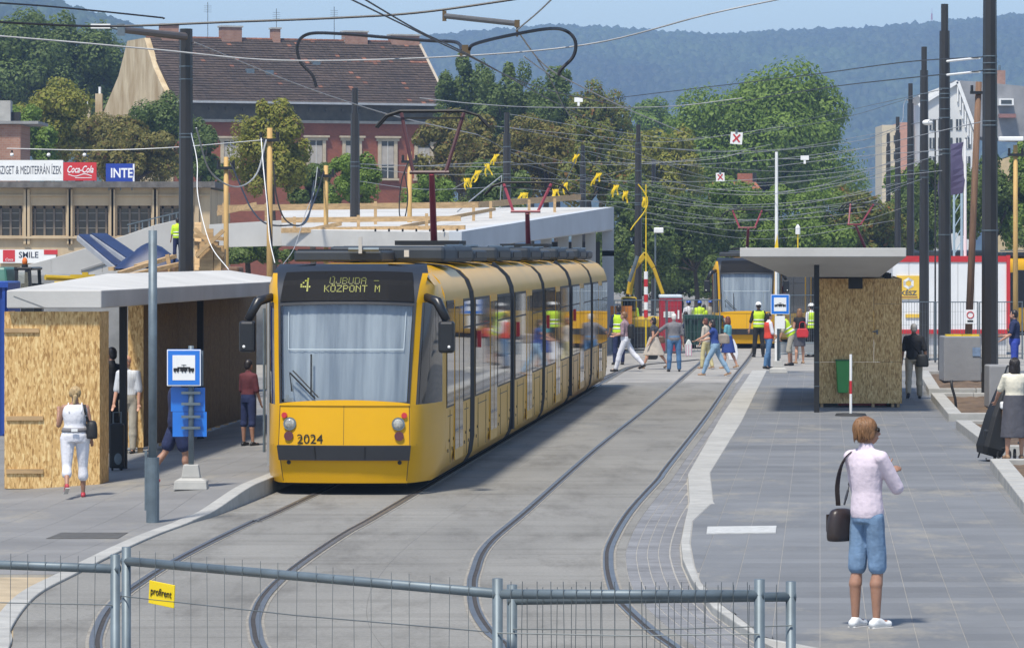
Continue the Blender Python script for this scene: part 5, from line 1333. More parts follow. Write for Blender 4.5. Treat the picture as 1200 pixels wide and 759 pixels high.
# parapet of the right side (thicker face seen from the tram side)
a0, a1, b1, b0 = q(541,271.5,111.9), q(719.5,242.6,142.9), q(719.5,268,142.9), q(541,293,111.9)
n_ = Vector((-.35,.05,0)); MB().loft([[a0,b0,b0+n_,a0+n_],[a1,b1,b1+n_,a1+n_]]).build('side_wall', mat('blue_grey_concrete', (.47,.50,.53), .8, var=.1, scale=.5), t)
e0 = q(712,245,142.5); MB().prism([q(706,300,142.8), q(719.4,300,142.8), q(719.4,243,142.8), q(706,245,142.8)], (0,0,0), (0,.6,0)).build('end_pier', MATS['blue_grey_concrete'], t)
e1 = [q(706,300,142.8), q(719.4,300,142.8)]; MB().box(((e1[0].x+e1[1].x)/2, e1[0].y+.3, H-.0-1.8), (e1[1].x-e1[0].x, .6, 3.8)).build('end_pier', MATS['blue_grey_concrete'], t)
for px, Y in ((676,136),(692,138.5),(660,133),(640,129)):
    p_ = q(px, 290, Y); MB().box((p_.x,p_.y,2.1), (.35,.35,4.2)).build('column', CONCW, t)
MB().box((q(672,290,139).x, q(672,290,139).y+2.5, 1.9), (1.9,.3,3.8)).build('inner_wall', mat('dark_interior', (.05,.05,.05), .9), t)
MB().prism([q(245,263,124), q(331,258,124), q(331,288,124), q(245,290,124)], (0,0,0), (0,.5,0)).build('front_beam', CONCW, t)
MB().prism([q(331,258,124), q(400,257,124), q(400,272,124), q(331,288,124)], (0,.01,0), (0,.5,0)).build('front_beam', CONCW, t)
pg_ = q(288,300,126); MB().box((pg_.x,pg_.y,1.3),(9,.4,2.6)).build('low_wall', CONCD, t)
# timber railing along the deck
tr = thing('timber_railing', 'timber guard rails along the edge of the unfinished underpass roof', 'railing', o)
b = MB()
def board(x0,y0,Y0,x1,y1,Y1,hh): MB().bar(q(x0,y0,Y0), q(x1,y1,Y1), .05, hh).build('board', WOODP, tr)
board(255,244,126,560,240,128,.19); board(560,240,128,680,231,140,.19); board(330,258,120,540,256,119,.15); board(330,270,117.6,545,267,114,.15)
board(470,266,116,580,245,126,.1); board(255,250,126,300,240,124,.16); board(350,272,117.4,400,262,118,.12)
for px, y0, y1, Y in ((262,280,238,125),(312,282,238,125),(440,270,236,122),(555,268,238,125),(575,262,236,128),(620,258,234,133),(650,255,232,136),(345,280,254,119),(420,276,252,118),(500,276,250,117)):
    MB().bar(q(px,y0,Y), q(px,y1,Y), .09, .06).build('upright', WOODP, tr)
for px in range(440, 540, 16):
    MB().tube([q(px,271.5,112.5), q(px,268,112.5)], .03, 5).build('rebar', RUB, tr)
# ---- sloping concrete ramp wall on the left
YR_ = 104.0
t = thing('ramp_wall', 'long sloping concrete ramp wall rising to the right at the left edge', 'wall', P(-30,300,YR_)); o = t.location.copy(); o.z = 0; t.location.z = 0
q = lambda px, py, Y=YR_: P(px, py, Y)-o
pts = [(-30,327),(60,303),(120,285),(180,264),(210,257)]
for (xa1,ya1),(xb1,yb1) in zip(pts[:-1], pts[1:]):
    MB().prism([Vector((q(xa1,0).x+.006,0,0)),Vector((q(xb1,0).x-.006,0,0)),q(xb1,yb1),q(xa1,ya1)], (0,0,0), (0,.45,0)).build('panel', CONCW, t, bev=.01)
b = MB()
for k in range(9): p_ = q(150+k*8,272.5-k*2.1); b.bar(p_+Vector((0,.2,0)), p_+Vector((0,.2,.16)), .03)
b.bar(q(148,268)+Vector((0,.2,.1)), q(214,252)+Vector((0,.2,.1)), .03); b.build('rail', GALV, t)
MB().bar(q(95,317)+Vector((0,-.01,0)), q(180,290)+Vector((0,-.01,0)), .05).build('shutter_joint', CONCD, t)
# blue shuttering panels leaning, tarpaulin, timber pile
def leaner(label, x0,y0,x1,y1,wd):
    a, b_ = P(x0,y0,101), P(x1,y1,99); t = thing('shuttering_panel', label, 'panel', a, 0, 'blue shuttering panels'); d = b_-a
    M = d.to_track_quat('Y','Z').to_matrix(); MB().box(d/2, (wd, d.length, .08), M=M).build('sheet', TARP, t); f = MB()
    for s in (-1,1): f.box(d/2+M@Vector((s*wd/2,0,-.06)), (.08, d.length, .12), M=M)
    f.build('frame', mat('pale_frame', (.35,.36,.38), .5), t)
leaner('left one of two dark blue shuttering panels leaning on the ramp wall', 100,276,143,312,.36)
leaner('right one of two dark blue shuttering panels leaning on the ramp wall', 116,275,160,305,.40)
t = thing('tarpaulin', 'crumpled dark blue sheet over the timber pile beside the leaning panels', 'tarpaulin', P(178,307,98)); V, Q = [], []
n = 14
for a in range(n+1):
    for b_ in range(n+1):
        u, v = a/n*2-1, b_/n*2-1; h_ = max(0, 1-abs(u)**1.4)*(1-abs(v)**2)*.62
        V.append((u*.85, v*.6, h_+.09*noise.noise(Vector((u*3,v*3,1)))-.15))
for a in range(n):
    for b_ in range(n): i = a*(n+1)+b_; Q.append((i,i+n+1,i+n+2,i+1))
link('sheet', fast_mesh('sheet', V, Q, [TARP], sm=True), t)
t = thing('timber_pile', 'pile of pale planks and formwork timber behind the left shelter', 'timber', P(190,322,96)); o = t.location.copy(); q = lambda px, py, Y=96: P(px,py,Y)-o
for x0,y0,x1,y1,Y0,Y1 in ((140,320,205,300,96,97),(150,323,212,309,95,96),(130,315,165,312,98,99),(200,320,196,298,96,96),(232,318,232,262,95,96),(246,318,246,268,95,95),(228,268,262,300,95,95),(230,300,262,270,94.8,94.8),(228,290,262,290,95.2,95.2),(238,318,238,285,95,95),(255,318,255,290,95,95),(225,276,262,280,95.4,95.4),(160,312,180,306,97,97.5),(205,316,222,312,96,96)):
    MB().bar(q(x0,y0,Y0), q(x1,y1,Y1), .16, .09).build('plank', WOODP, t)
for k in range(8): MB().box(q(232+k*4,312-k%3*9,95.6), (.16,.5,.45)).build('board', WOODP, t)
t = thing('support_stack', 'stacked props and rubble under the timber pile', 'prop stack', P(180,330,97)); o=t.location.copy()
MB().box((-1.3,.8,-1.0),(5.5,2.2,2.4)).build('crate', CONCD, t, bev=.05); MB().box((.9,1.2,-.9),(2.2,1.6,2.5)).build('crate', WOODB, t, bev=.05)
# yellow boom
t = thing('crane_boom', 'yellow steel boom lying behind the left shelter roof', 'boom', P(55,327,84)); o = t.location.copy(); b = MB()
b.tube([P(53,325,84)-o, P(100,327,84.5)-o, P(142,328.5,85)-o], .055, 8); b.tube([P(64,333,84)-o, P(148,329,84)-o], .06, 8); b.box(P(100,326,84)-o,(.12,.12,.25)); b.box(P(97,324,84)-o,(.5,.14,.08)); b.build('boom', mat('machine_yellow', (.52,.34,.01), .45, var=.15), t)
# ---- small green roofed site truck
YV = 88.0; t = thing('site_truck', 'site vehicle with green roofed cab and orange beacon behind the left shelter', 'truck', ((20-CX)*YV/F, YV, 0)); o = t.location.copy(); q = lambda px, py, Y=YV: P(px,py,Y)-o
xa, xb, xc = q(-12,0).x, q(22,0).x, q(46,0).x; z0, z1 = 1.0, q(0,313).z
GR = mat('truck_green', (.05,.16,.12), .45, var=.2)
b = MB(); b.loft([rings_ell((0,0,0),0,0,4)]*0 or [[Vector((xa,-.7,z1-.35)),Vector((xb-.15,-.7,z1-.35)),Vector((xb-.15,1.2,z1-.35)),Vector((xa,1.2,z1-.35))],[Vector((xa,-.6,z1)),Vector((xb-.2,-.6,z1)),Vector((xb-.2,1.1,z1)),Vector((xa,1.1,z1))]]); b.build('canopy', GR, t, bev=.05)
b = MB()
for x, y in ((xb,-.8),(xc,-.8),(xb,1.0),(xc,1.0)): b.bar((x,y,z0),(x-(.12 if x==xc else -.05),y,z1-.05),.07)
b.bar((xb,-.8,z1-.03),(xc-.12,-.8,z1-.03),.07); b.bar((xc-.12,-.8,z1-.03),(xc-.12,1.0,z1-.03),.07); b.build('cab_frame', BLK, t)
MB().box(((xb+xc)/2,.1,z1-.03),(xc-xb-.1,1.9,.06)).build('cab_roof', BLK, t, bev=.02); MB().box(((xb+xc)/2,-.78,z1-.45),(xc-xb-.15,.02,.7)).build('cab_window', glass_pane('cab_glass', .3), t); MB().box(((xb+xc)/2,.6,z1-.75),(.45,.4,.8)).build('seat', BLK, t)
MB().box(((xa+xc)/2,.2,.85),(xc-xa,1.9,.7)).build('chassis', GR, t, bev=.05)
for x in (xa+.3, xc-.3):
    for y in (-.75, 1.1): MB().tube([(x,y-.12,.42),(x,y+.12,.42)], .42, 16).build('wheel', BLK, t)
be = MB(); be.tube([(q(31,0).x,-.3,z1),(q(31,0).x,-.3,z1+.06)], .07, 10); be.build('beacon_base', BLK, t); MB().ell((q(31,0).x,-.3,z1+.12),(.06,.06,.09)).build('beacon', mat('beacon_orange', (.7,.16,.02), .3, var=0), t)
# blue container at the edge
t = thing('waste_container', 'blue steel container at the far left edge behind the boarded box', 'container', ((-8-CX)*76/F, 76, 0)); w_, h_ = 34*76/F, H-(330-YH)*76/F
MB().box((0,1,h_/2),(w_,2,h_)).build('body', mat('container_blue', (.015,.06,.30), .5, var=.15), t, bev=.03); b = MB()
for k in range(4): b.box((-w_/2+w_*(k+.5)/4,-.04,h_/2),(.05,.06,h_*.96))
b.box((0,-.05,h_-.06),(w_+.04,.1,.1)); b.build('rib', MATS['container_blue'], t)
# pale hoarding behind the gap of the left shelter
t = thing('hoarding', 'pale hoarding fence seen through the gap behind the left boarded box', 'hoarding', ((90-CX)*112/F, 112, 0))
for k in range(9): MB().box((-3.2+k*.82,0,1.45),(.81,.05,2.9)).build('panel', mat('pale_sheet', (.56,.60,.66), .6, var=.08, scale=.6), t)
b = MB(); b.tube([(-4,-.1,2.2),(4,-.1,2.2)],.03,6); b.tube([(1.75,-.1,0),(1.75,-.1,2.4)],.05,8); b.build('rail', GALV, t)

# ---- excavator
YE = 145.0; t = thing('excavator', 'yellow excavator with raised arm behind the dark pole', 'excavator', ((750-CX)*YE/F, YE, 0)); o = t.location.copy(); q = lambda px, py, Y=YE: P(px,py,Y)-o
MY = MATS['machine_yellow']
MB().box((.1,0,.95),(1.3,1.3,.45)).build('engine_house', MY, t, bev=.1); MB().box((-.4,-.3,1.5),(.55,.7,.75)).build('cab', MY, t, bev=.08); MB().box((-.4,-.66,1.6),(.45,.02,.45)).build('cab_window', DGLASS, t)
for s in (-.8,.8): MB().loft([[Vector((x,s-.25,z)) for x, z in ((-1.6,.45),(-1.3,.08),(1.3,.08),(1.6,.45),(1.3,.8),(-1.3,.8))],[Vector((x,s+.25,z)) for x, z in ((-1.6,.45),(-1.3,.08),(1.3,.08),(1.6,.45),(1.3,.8),(-1.3,.8))]]).build('track', RUB, t)
def arm(pts, wds, name):
    b = MB()
    for (a, b1), w__ in zip(zip(pts[:-1], pts[1:]), wds): b.bar(q(*a), q(*b1), .16, w__*.8)
    return b.build(name, MY, t, bev=.03)
arm([(737,345),(742,315),(757,297)],[.26,.24],'boom'); arm([(755,296),(766,314),(777,345)],[.2,.16],'dipper_arm')
MB().tube([q(737,330)+Vector((0,-.25,0)), q(747,300)+Vector((0,-.25,0))], .07, 8).build('cylinder', GALV, t)
MB().bar(q(762,300),q(774,330),.1).build('hose', BLACKM, t)
# ---- red portable toilet
YT = 140; s_ = YT/F; t = thing('portable_toilet', 'dark red portable toilet with a white notice behind the pedestrians', 'portable toilet', ((786-CX)*s_, YT, 0)); h_ = H-(349-YH)*s_; w_ = 26*s_
TR = mat('toilet_red', (.34,.015,.03), .45, var=.1)
MB().box((0,.4,h_/2),(w_,.85,h_)).build('cabin', TR, t, bev=.03); MB().box((0,.4,h_+.05),(w_*1.04,.9,.12)).build('roof', mat('pale_roof_plastic', (.55,.62,.68), .5), t, bev=.04)
d = MB().box((.03,-.04,h_*.46),(w_*.75,.03,h_*.85)).build('door', TR, t, bev=.01); MB().box((-.06,-.065,h_*.70),(.38,.01,.2)).build('notice', WHITE, d); MB().box((.26,-.065,h_*.70),(.06,.01,.3)).build('notice', WHITE, d); b = MB()
for k in range(3): b.box((-.06,-.073,h_*.70+.05-.05*k),(.26,.004,.015))
b.build('print', MATS['emblem_grey'], d)
# dark green skip in front of the workers
YS = 148; s_ = YS/F; t = thing('skip', 'low dark green skip in front of the far workers', 'skip', ((823-CX)*s_, YS, 0)); h_ = H-(369-YH)*s_; w_ = 44*s_
MB().loft([[Vector((x*w_/2*.86,y*.9,.12)) for x, y in ((-1,-1),(1,-1),(1,1),(-1,1))],[Vector((x*w_/2,y*1.0,h_)) for x, y in ((-1,-1),(1,-1),(1,1),(-1,1))]]).build('tub', mat('skip_green', (.012,.05,.04), .55, var=.25), t); b = MB()
for k in range(4): b.box((-w_*.35+k*w_*.23,-1.0,h_*.5),(.08,.1,h_*.75))
b.box((0,-1.03,h_-.06),(w_+.05,.08,.12)); b.build('rib', MATS['skip_green'], t)
for k in (-1,1): MB().box((k*w_*.3,0,.07),(.3,1.5,.14)).build('runner', BLACKM, t)
# orange machine / barrier behind
t = thing('orange_barrier', 'orange barrier board behind the walking man in white trousers', 'barrier', P(728,372,142)); o = t.location; 
MB().box((0,0,0),(.75,.06,.8)).build('board', mat('orange_board', (.60,.20,.02), .6, var=.15), t); b = MB(); 
for s in (-.3,.3): b.bar((s,.05,-1.2),(s,.05,.4),.06)
b.build('leg', GALV, t)
# mesh fences in the middle distance: panels with posts and wires
def far_fence(label, x0, x1, y_top, y_bot, Y, Yb, n, nv=16):
    a, b_ = P(x0,y_top,Y), P(x1,y_top,Yb)
    for i in range(n):
        p0, p1 = a.lerp(b_, i/n), a.lerp(b_, (i+1)/n); d = p1-p0; L = d.xy.length; ang = math.atan2(d.y, d.x)
        t = thing('mesh_fence_panel', label, 'fence panel', (p0.x, p0.y, 0), ang, 'galvanised mesh fence panels'); h_ = p0.z
        f = MB(); f.tube([(0,0,.1),(0,0,h_),(L-.06,0,h_),(L-.06,0,.1)], .024, 6); f.tube([(0,0,.15),(L-.06,0,.15)], .02, 6); f.build('frame', GALV, t)
        m = MB()
        for k in range(1, nv): m.bar((L*k/nv,0,.15),(L*k/nv,0,h_),.008)
        for zz in (.4,.8,1.2,1.6): m.bar((0,0,zz),(L-.06,0,zz),.006)
        m.build('wire_mesh', MATS['mesh_wire'], t)
far_fence('site fence panel in front of the excavator', 720, 782, 352, 400, 134, 135.5, 1)
far_fence('site fence panel in front of the portable toilet and the skip', 782, 845, 352, 400, 135.5, 137, 1)
far_fence('site fence panel in front of the yellow sign of the white cabin', 1046, 1097, 354, 410, 126, 126.7, 1)
far_fence('site fence panel behind the tall concrete block', 1097, 1148, 354, 410, 126.7, 127.3, 1)
far_fence('site fence panel behind the man in the dark polo shirt', 1148, 1200, 354, 410, 127.3, 128, 1)
far_fence('site fence panel beside the second tram', 926, 962, 346, 400, 132, 133, 1)
# large boards of the low barrier near the right stop sign
t = thing('low_barrier', 'low grey metal barrier between the right stop sign and the shelter post', 'barrier', G(935,420,.05)); s_ = t.location.y/F
b = MB(); w_ = 42*s_
for z in (.15,.5): b.tube([(-w_/2,0,z),(w_/2,0,z)], .025, 6)
for x in (-w_/2,0,w_/2): b.tube([(x,0,0),(x,0,.52)], .025, 6)
b.build('frame', GALV, t); MB().box((0,0,.33),(w_,.02,.3)).build('panel', mat('barrier_panel', (.30,.31,.31), .5, metal=.3), t)
# ---- concrete blocks
def cblock(label, x0, x1, y0, y1, z, dp, yaw=0):
    b0 = G((x0+x1)/2, y1, z); s_ = b0.y/F; w_, h_ = (x1-x0)*s_, (y1-y0)*s_
    t = thing('concrete_block', label, 'concrete block', b0, yaw, 'concrete foundation blocks')
    m = MB(); m.loft([[Vector((x*w_/2*r,dp/2+y*dp/2*r,zz)) for x, y in ((-1,-1),(1,-1),(1,1),(-1,1))] for zz, r in ((0,1),(h_,.985))]); m.build('block', mat('raw_concrete', (.27,.27,.27), .85, col2=(.21,.21,.215), var=.08, scale=.9, bump=.3, bscale=8, detail=10), t, bev=.03)
    return t, w_, h_
t, w_, h_ = cblock('tall raw concrete block at the foot of the brown timber pole', 1106, 1150, 394, 447, ZR+.1, 1.2)
MB().box((w_*.37,-.012,h_*.66),(.2,.008,.22)).build('blue_paint_patch', mat('blue_spray', (.18,.25,.36), .9, var=.4, scale=6), t)
n_ = MB(); 
for k in range(4): n_.box((-.3+k*.22,.3,h_+.02),(.2,.3,.05),rz=k)
n_.build('scrap', YTAPE, t)
cblock('smaller grey concrete block behind the trolley at the right edge', 1159, 1184, 428, 478, ZR+.1, .9)
# stake and notice
t = thing('black_hose', 'black flexible pipe sticking out of the soil near the nearest dark pole', 'pipe', G(1121,478,ZR+.12)); s_ = t.location.y/F
MB().tube([(0,0,-.1),(-.03,0,.2),(-.10,0,.45),(-.11,0,.58)], .028, 8).build('pipe', BLACKM, t, sm=True)
t = thing('notice_plate', 'small white notice with a red ring on the brown timber pole', 'notice', P(1137,371,111.6)); MB().box((0,0,0),(.26,.02,.38)).build('plate', WHITE, t); b = MB()
rgp = [Vector((.09*math.cos(a),-.015,.05+.09*math.sin(a))) for a in np.linspace(0, 2*math.pi, 17)]
b.tube(rgp, .014, 5); b.build('ring', RED, t); MB().box((0,-.014,-.12),(.16,.004,.05)).build('print', BLACKM, t)

# ================================================================== trees, hedges, hills
LV = [leaf_mat('leaf_mid', (.105,.175,.022), (.220,.320,.055)), leaf_mat('leaf_dark', (.075,.120,.026), (.160,.220,.055)), leaf_mat('leaf_lime', (.170,.190,.022), (.330,.320,.055), (.22,.17,.04)),
      leaf_mat('leaf_brown', (.130,.130,.028), (.260,.225,.055), (.16,.080,.025)), leaf_mat('leaf_rust', (.105,.140,.026), (.230,.240,.050), (.24,.105,.022))]
BARK = mat('bark', (.07,.055,.042), .9, var=.3, scale=3)
nrg = np.random.default_rng(11)
def tree(name, label, px, top, wpx, bot, Y, li, nl=9000, lobes=26, leaf=3.2, flat=.85, base=0, ragged=.3, rmax=1.06, cat='tree', group='trees behind the tramway'):
    s = Y/F; X = (px-CX)*s; zt_ = H-(top-YH)*s; zb_ = max(H-(bot-YH)*s, base+.1); rx = wpx/2*s; rz_ = (zt_-zb_)/2; ry = min(rx*flat, 9)
    lobes = int(lobes*1.7); c = np.array([0, 0, (zt_+zb_)/2-base])
    t = thing(name, label, cat, (X, Y, base), 0, group)
    # lobes
    d = nrg.normal(size=(lobes, 3)); d /= np.linalg.norm(d, axis=1)[:,None]; d[:,2] = np.where(d[:,2] < -.55, -d[:,2], d[:,2])
    rad = nrg.uniform(.35, rmax, lobes)[:,None]; lc = c+d*rad*np.array([rx, ry, rz_]); lr = nrg.uniform(.17, .31, lobes)
    lc = np.vstack([lc, c+np.array([[0,0,rz_*.62]]), c+np.array([[-rx*.62,0,-rz_*.1],[rx*.62,0,-rz_*.1]])]); lr = np.append(lr, [.36,.36,.36]); n = len(lr)
    idx = nrg.integers(0, n, nl); v = nrg.normal(size=(nl, 3)); v /= np.linalg.norm(v, axis=1)[:,None]
    rr = nrg.uniform(.55, 1.0, nl)**.5*(1+ragged*(nrg.random(nl)-.6)); nl = int(nl*2.1); idx = nrg.integers(0, n, nl); v = nrg.normal(size=(nl, 3)); v /= np.linalg.norm(v, axis=1)[:,None]; rr = nrg.uniform(.55, 1.0, nl)**.5*(1+ragged*(nrg.random(nl)-.6)); pos = lc[idx]+v*(rr*lr[idx])[:,None]*np.array([rx, min(ry,rx), max(rz_*.9, rx*.45)])
    # clump the leaves with a little noise of position
    e = (((pos-c)/np.array([rx, ry, rz_]))**2).sum(1); k = (e < 1.40) & (pos[:,2] > .3); pos = pos[k]; v = v[k]; nl = len(pos)
    nn = v*1.0+nrg.normal(size=(nl,3))*.30+np.array([0,-.1,.25]); nn /= np.linalg.norm(nn, axis=1)[:,None]
    u = np.cross(nn, nrg.normal(size=(nl,3))); u /= np.linalg.norm(u, axis=1)[:,None]; w_ = np.cross(nn, u)
    a = (leaf*s*.62*nrg.uniform(.6, 1.35, nl)*nrg.uniform(.7, 1.5, n)[idx[k]])[:,None]; b = a*nrg.uniform(.45,.75, nl)[:,None]
    V = np.stack([pos-u*a, pos-w_*b+nn*a*.12, pos+u*a, pos+w_*b+nn*a*.12], 1).reshape(-1,3)
    link('crown', fast_mesh('crown', V, np.arange(nl*4).reshape(-1,4), [LV[li]]), t)
    tb = MB(); h0 = c[2]-rz_*.5; r0 = max(.12, .045*(zt_-base)**.9*.5); tb.tube([(0,0,-.2),(.1,0,h0*.5),(0,.1,max(h0,.5)),(0,0,c[2]+rz_*.4)], [r0*1.2,r0,r0*.8,r0*.25], 8)
    for j in range(0, n, 3): p_ = lc[j]; st = Vector((0,0,max(.5,c[2]-rz_*.45))); e_ = Vector(p_); tb.tube([st, st.lerp(e_,.5)+Vector((0,0,.2)), e_], [r0*.5,r0*.3,r0*.1], 5)
    tb.build('trunk', BARK, t); return t
T = [ # label, px, top, width, bottom, Y, leaf, n, lobes
 ('large broad green tree, the biggest one, in the middle of the far side', 893, 74, 262, 300, 300, 0, 36000, 64),
 ('dark tall tree mass at the top left, left half', 15, 20, 170, 215, 320, 1, 17000, 40), ('dark tall tree mass at the top left, next to the pale gable', 92, 26, 130, 215, 325, 1, 15000, 36),
 ('yellow green tree above the red roof sign', 55, 100, 130, 215, 230, 2, 9000, 26), ('brownish tree in front of the pale gable', 128, 136, 100, 225, 225, 3, 8000, 24), ('dull green tree over the long white roof sign', 20, 120, 90, 215, 222, 0, 7000, 22),
 ('dark bluish tree beside the left dark pole, below the gable', 190, 116, 96, 240, 235, 1, 8000, 24), ('brown green bushy tree right above the blue sign', 160, 150, 110, 235, 215, 3, 8000, 24), ('dark tree behind the left dark pole', 235, 150, 60, 250, 232, 1, 5000, 18),
 ('yellow green tree standing in front of the brick wall', 318, 120, 96, 262, 190, 2, 8000, 26), ('green tree right of the second dark pole', 415, 180, 64, 262, 175, 0, 5000, 20), ('small dark tree below the brick wall windows', 365, 190, 60, 262, 195, 1, 4500, 18),
 ('dark feathery tree at the right end of the old roof', 547, 72, 80, 230, 285, 1, 8000, 26), ('dark feathery tree second from the old roof', 597, 78, 84, 240, 280, 1, 8000, 26), ('dark tree with a rounded top in the middle row', 652, 92, 90, 250, 275, 1, 8000, 26),
 ('rust tinted tree right of the middle row', 705, 103, 100, 260, 270, 4, 9000, 28), ('brownish tree behind the first pantograph', 540, 135, 110, 262, 225, 3, 9000, 28), ('dull brown green tree behind the second pantograph', 640, 140, 130, 275, 220, 3, 10000, 30), ('rust flecked tree left of the thin dark pole', 690, 150, 80, 270, 215, 4, 7000, 24),
 ('light green tree left of the biggest tree', 770, 145, 110, 300, 260, 2, 9000, 26), ('grey green far tree between rust tree and biggest tree', 760, 120, 80, 220, 420, 0, 5000, 20),
 ('dark undergrowth tree behind the excavator', 745, 215, 90, 350, 205, 1, 8000, 26), ('dark undergrowth tree behind the far workers', 815, 225, 120, 352, 210, 1, 10000, 30), ('dark undergrowth tree left of the second tram', 862, 213, 110, 352, 215, 0, 11000, 30), ('dark undergrowth tree above the right shelter', 945, 215, 120, 345, 220, 0, 9000, 28), ('rust flecked tree left of the right hand poles', 1010, 220, 110, 345, 222, 4, 9000, 28), ('dark undergrowth tree behind the row of poles', 1060, 222, 80, 340, 224, 1, 7000, 24),
 ('green tree beside the purple banner', 1112, 176, 90, 310, 205, 1, 9000, 28), ('green tree under the grey roof', 1165, 190, 90, 315, 200, 1, 8000, 26), ('dark bushy tree low behind the timber railing', 575, 190, 90, 285, 190, 1, 7000, 24), ('green bushy tree low behind the timber railing, right of the first pantograph', 505, 205, 80, 285, 185, 0, 6000, 22),
 ('low dark shrubs under the beam of the underpass', 290, 282, 110, 318, 150, 1, 4000, 16), ('low dark hedge behind the excavator', 735, 284, 190, 430, 238, 1, 7000, 24), ('low dark hedge left of the far workers', 797, 289, 190, 430, 238, 1, 7000, 24), ('low dark hedge behind the far workers', 859, 284, 190, 430, 238, 1, 7000, 24), ('low dark hedge behind the second tram', 921, 289, 190, 430, 238, 1, 7000, 24), ('low dark hedge behind the right shelter', 983, 284, 190, 430, 238, 1, 7000, 24), ('low dark hedge behind the row of right hand poles', 1045, 289, 190, 430, 238, 1, 7000, 24),
 ('green tree at the right edge of the picture', 1215, 170, 80, 315, 200, 0, 7000, 24), ('tree in front of the pink and white blocks', 1072, 185, 70, 300, 240, 0, 6000, 22),
]
for lb, px, top, wp, bot, Y, li, nl, lo_ in T: tree('tree', lb, px, top, wp, bot, Y, li, nl, lo_, rmax=.88 if 'biggest one' in lb else 1.06)
for i_, (x_, y_) in enumerate(((30,62),(33,78),(34,96),(37,114),(41,133),(24,44),(46,152),(52,171))):
    tree('tree', 'street tree in the row right of the platform, outside the picture, ' + ("nearest","second","third","fourth","fifth","inner nearest","seventh","farthest")[i_], CX+x_*F/y_, YH-(9.5+i_%3-H)*F/y_, 7.5*F/y_, YH-(2.2-H)*F/y_, y_, i_%2, 1500, 18, 13*y_/100 if 0 else 30)
# far hedge mass low behind everything
def forest_hill(name, ridge, Y, depth, step, m, zdrop, seed, lean=.0):
    """wooded hill: a swelling ground covered by lumpy tree crowns; ridge in photo pixels at distance Y"""
    r_ = np.random.default_rng(seed); xs = np.array([(p[0]-CX)*Y/F for p in ridge]); zs = np.array([H-(p[1]-YH)*Y/F for p in ridge])
    zf = lambda x, f: np.interp(x, xs, zs)*np.sin(np.clip(f,0,1)*math.pi/2)**.9
    nx, ny = 70, 24; V, Q = [], []
    for j in range(ny+1):
        for i in range(nx+1):
            x = xs[0]+(xs[-1]-xs[0])*i/nx; f = j/ny; V.append((x, Y-depth*(1-f), float(zf(x, f))-step*.25))
    b0 = len(V)
    for i in range(nx+1): V.append((xs[0]+(xs[-1]-xs[0])*i/nx, Y+depth*.3, -1))
    for j in range(ny+1):
        for i in range(nx): a = j*(nx+1)+i; Q.append((a, a+1, a+nx+2, a+nx+1))
    h = link(name, fast_mesh(name, V, Q, [m], sm=True)); tag(h, kind='structure')
    # crowns
    area = []
    gx = np.arange(xs[0], xs[-1], step); gy = np.linspace(0.03, 1.0, int(depth/step/1.1))
    X, Fq = np.meshgrid(gx, gy); X = (X+r_.uniform(-.5,.5,X.shape)*step).ravel(); Fq = (Fq+r_.uniform(-.5,.5,Fq.shape)*.9/len(gy)).ravel(); n = len(X)
    Z = zf(X, Fq); YY = Y-depth*(1-Fq); sz = r_.uniform(.55, 1.15, n)*step*.75
    # unit lump: 3 rings of 6 + top
    uv = []
    for ph, rr in ((-.2,1.0),(.45,.9),(.85,.5)):
        for k in range(6): uv.append((rr*math.cos(k*math.pi/3+ph), rr*math.sin(k*math.pi/3+ph), ph))
    uv.append((0,0,1.05)); uv = np.array(uv); m_ = len(uv)
    P_ = uv[None]*(1+r_.uniform(-.22,.22,(n,m_,1)))*sz[:,None,None]*np.array([1,1,1.15]); P_ += np.stack([X,YY,Z+step*.1],1)[:,None]
    f3 = []
    for L_ in (0,6):
        for k in range(6): k2 = (k+1)%6; f3 += [(L_+k,L_+k2,L_+6+k2),(L_+k,L_+6+k2,L_+6+k)]
    for k in range(6): f3.append((12+k,12+(k+1)%6,18))
    f3 = np.array(f3); FF = (f3[None]+(np.arange(n)*m_)[:,None,None]).reshape(-1,3)
    o = link('forest', fast_mesh('forest', P_.reshape(-1,3), FF, [m], sm=True), h); tag(o, kind='stuff')
HILLM = leaf_mat('forest_far', (.022,.046,.014), (.055,.090,.030), None, .006); HILLN = leaf_mat('forest_near', (.020,.042,.014), (.060,.095,.028), None, .008)
forest_hill('far_hill', [(-260,120),(-60,115),(200,105),(420,85),(500,66),(560,60),(640,53),(700,55),(760,60),(820,64),(870,60),(950,57),(1000,54),(1060,49),(1100,46),(1150,41),(1200,39),(1300,30),(1480,40)], 3600, 1500, 9, HILLM, 0, 5)
forest_hill('left_hill', [(-420,24),(-200,6),(-60,8),(0,12),(30,16),(70,24),(110,35),(150,46),(200,66),(260,85),(340,130),(430,190),(520,240)], 2300, 1000, 8, HILLN, 0, 6)
# masts on the far hill
for px, y0, y1, lb in ((1092,44,9,'red and white radio mast on the far hill'),(578,62,28,'taller thin mast on the far hill behind the wires'),(565,63,32,'shorter thin mast on the far hill behind the wires')):
    p0 = P(px, y0, 3500); h_ = (y0-y1)*3500/F; t = thing('radio_mast', lb, 'radio mast', (p0.x, 3500, p0.z-6)); wd = 3.2 if px > 1000 else 1.2; m = MB()
    for k in range(6):
        a, b = k/6, (k+1)/6; m.tube([(0,0,(h_+6)*a),(0,0,(h_+6)*b)], [wd*(1-a*.8)*.5, wd*(1-b*.8)*.5], 4, k % 2)
    if px > 1000: m.box((0,0,h_*.22),(7,2,2)); m.box((0,0,h_*.35),(5,2,1.5))
    m.build('mast', [RED, WHITE], t)
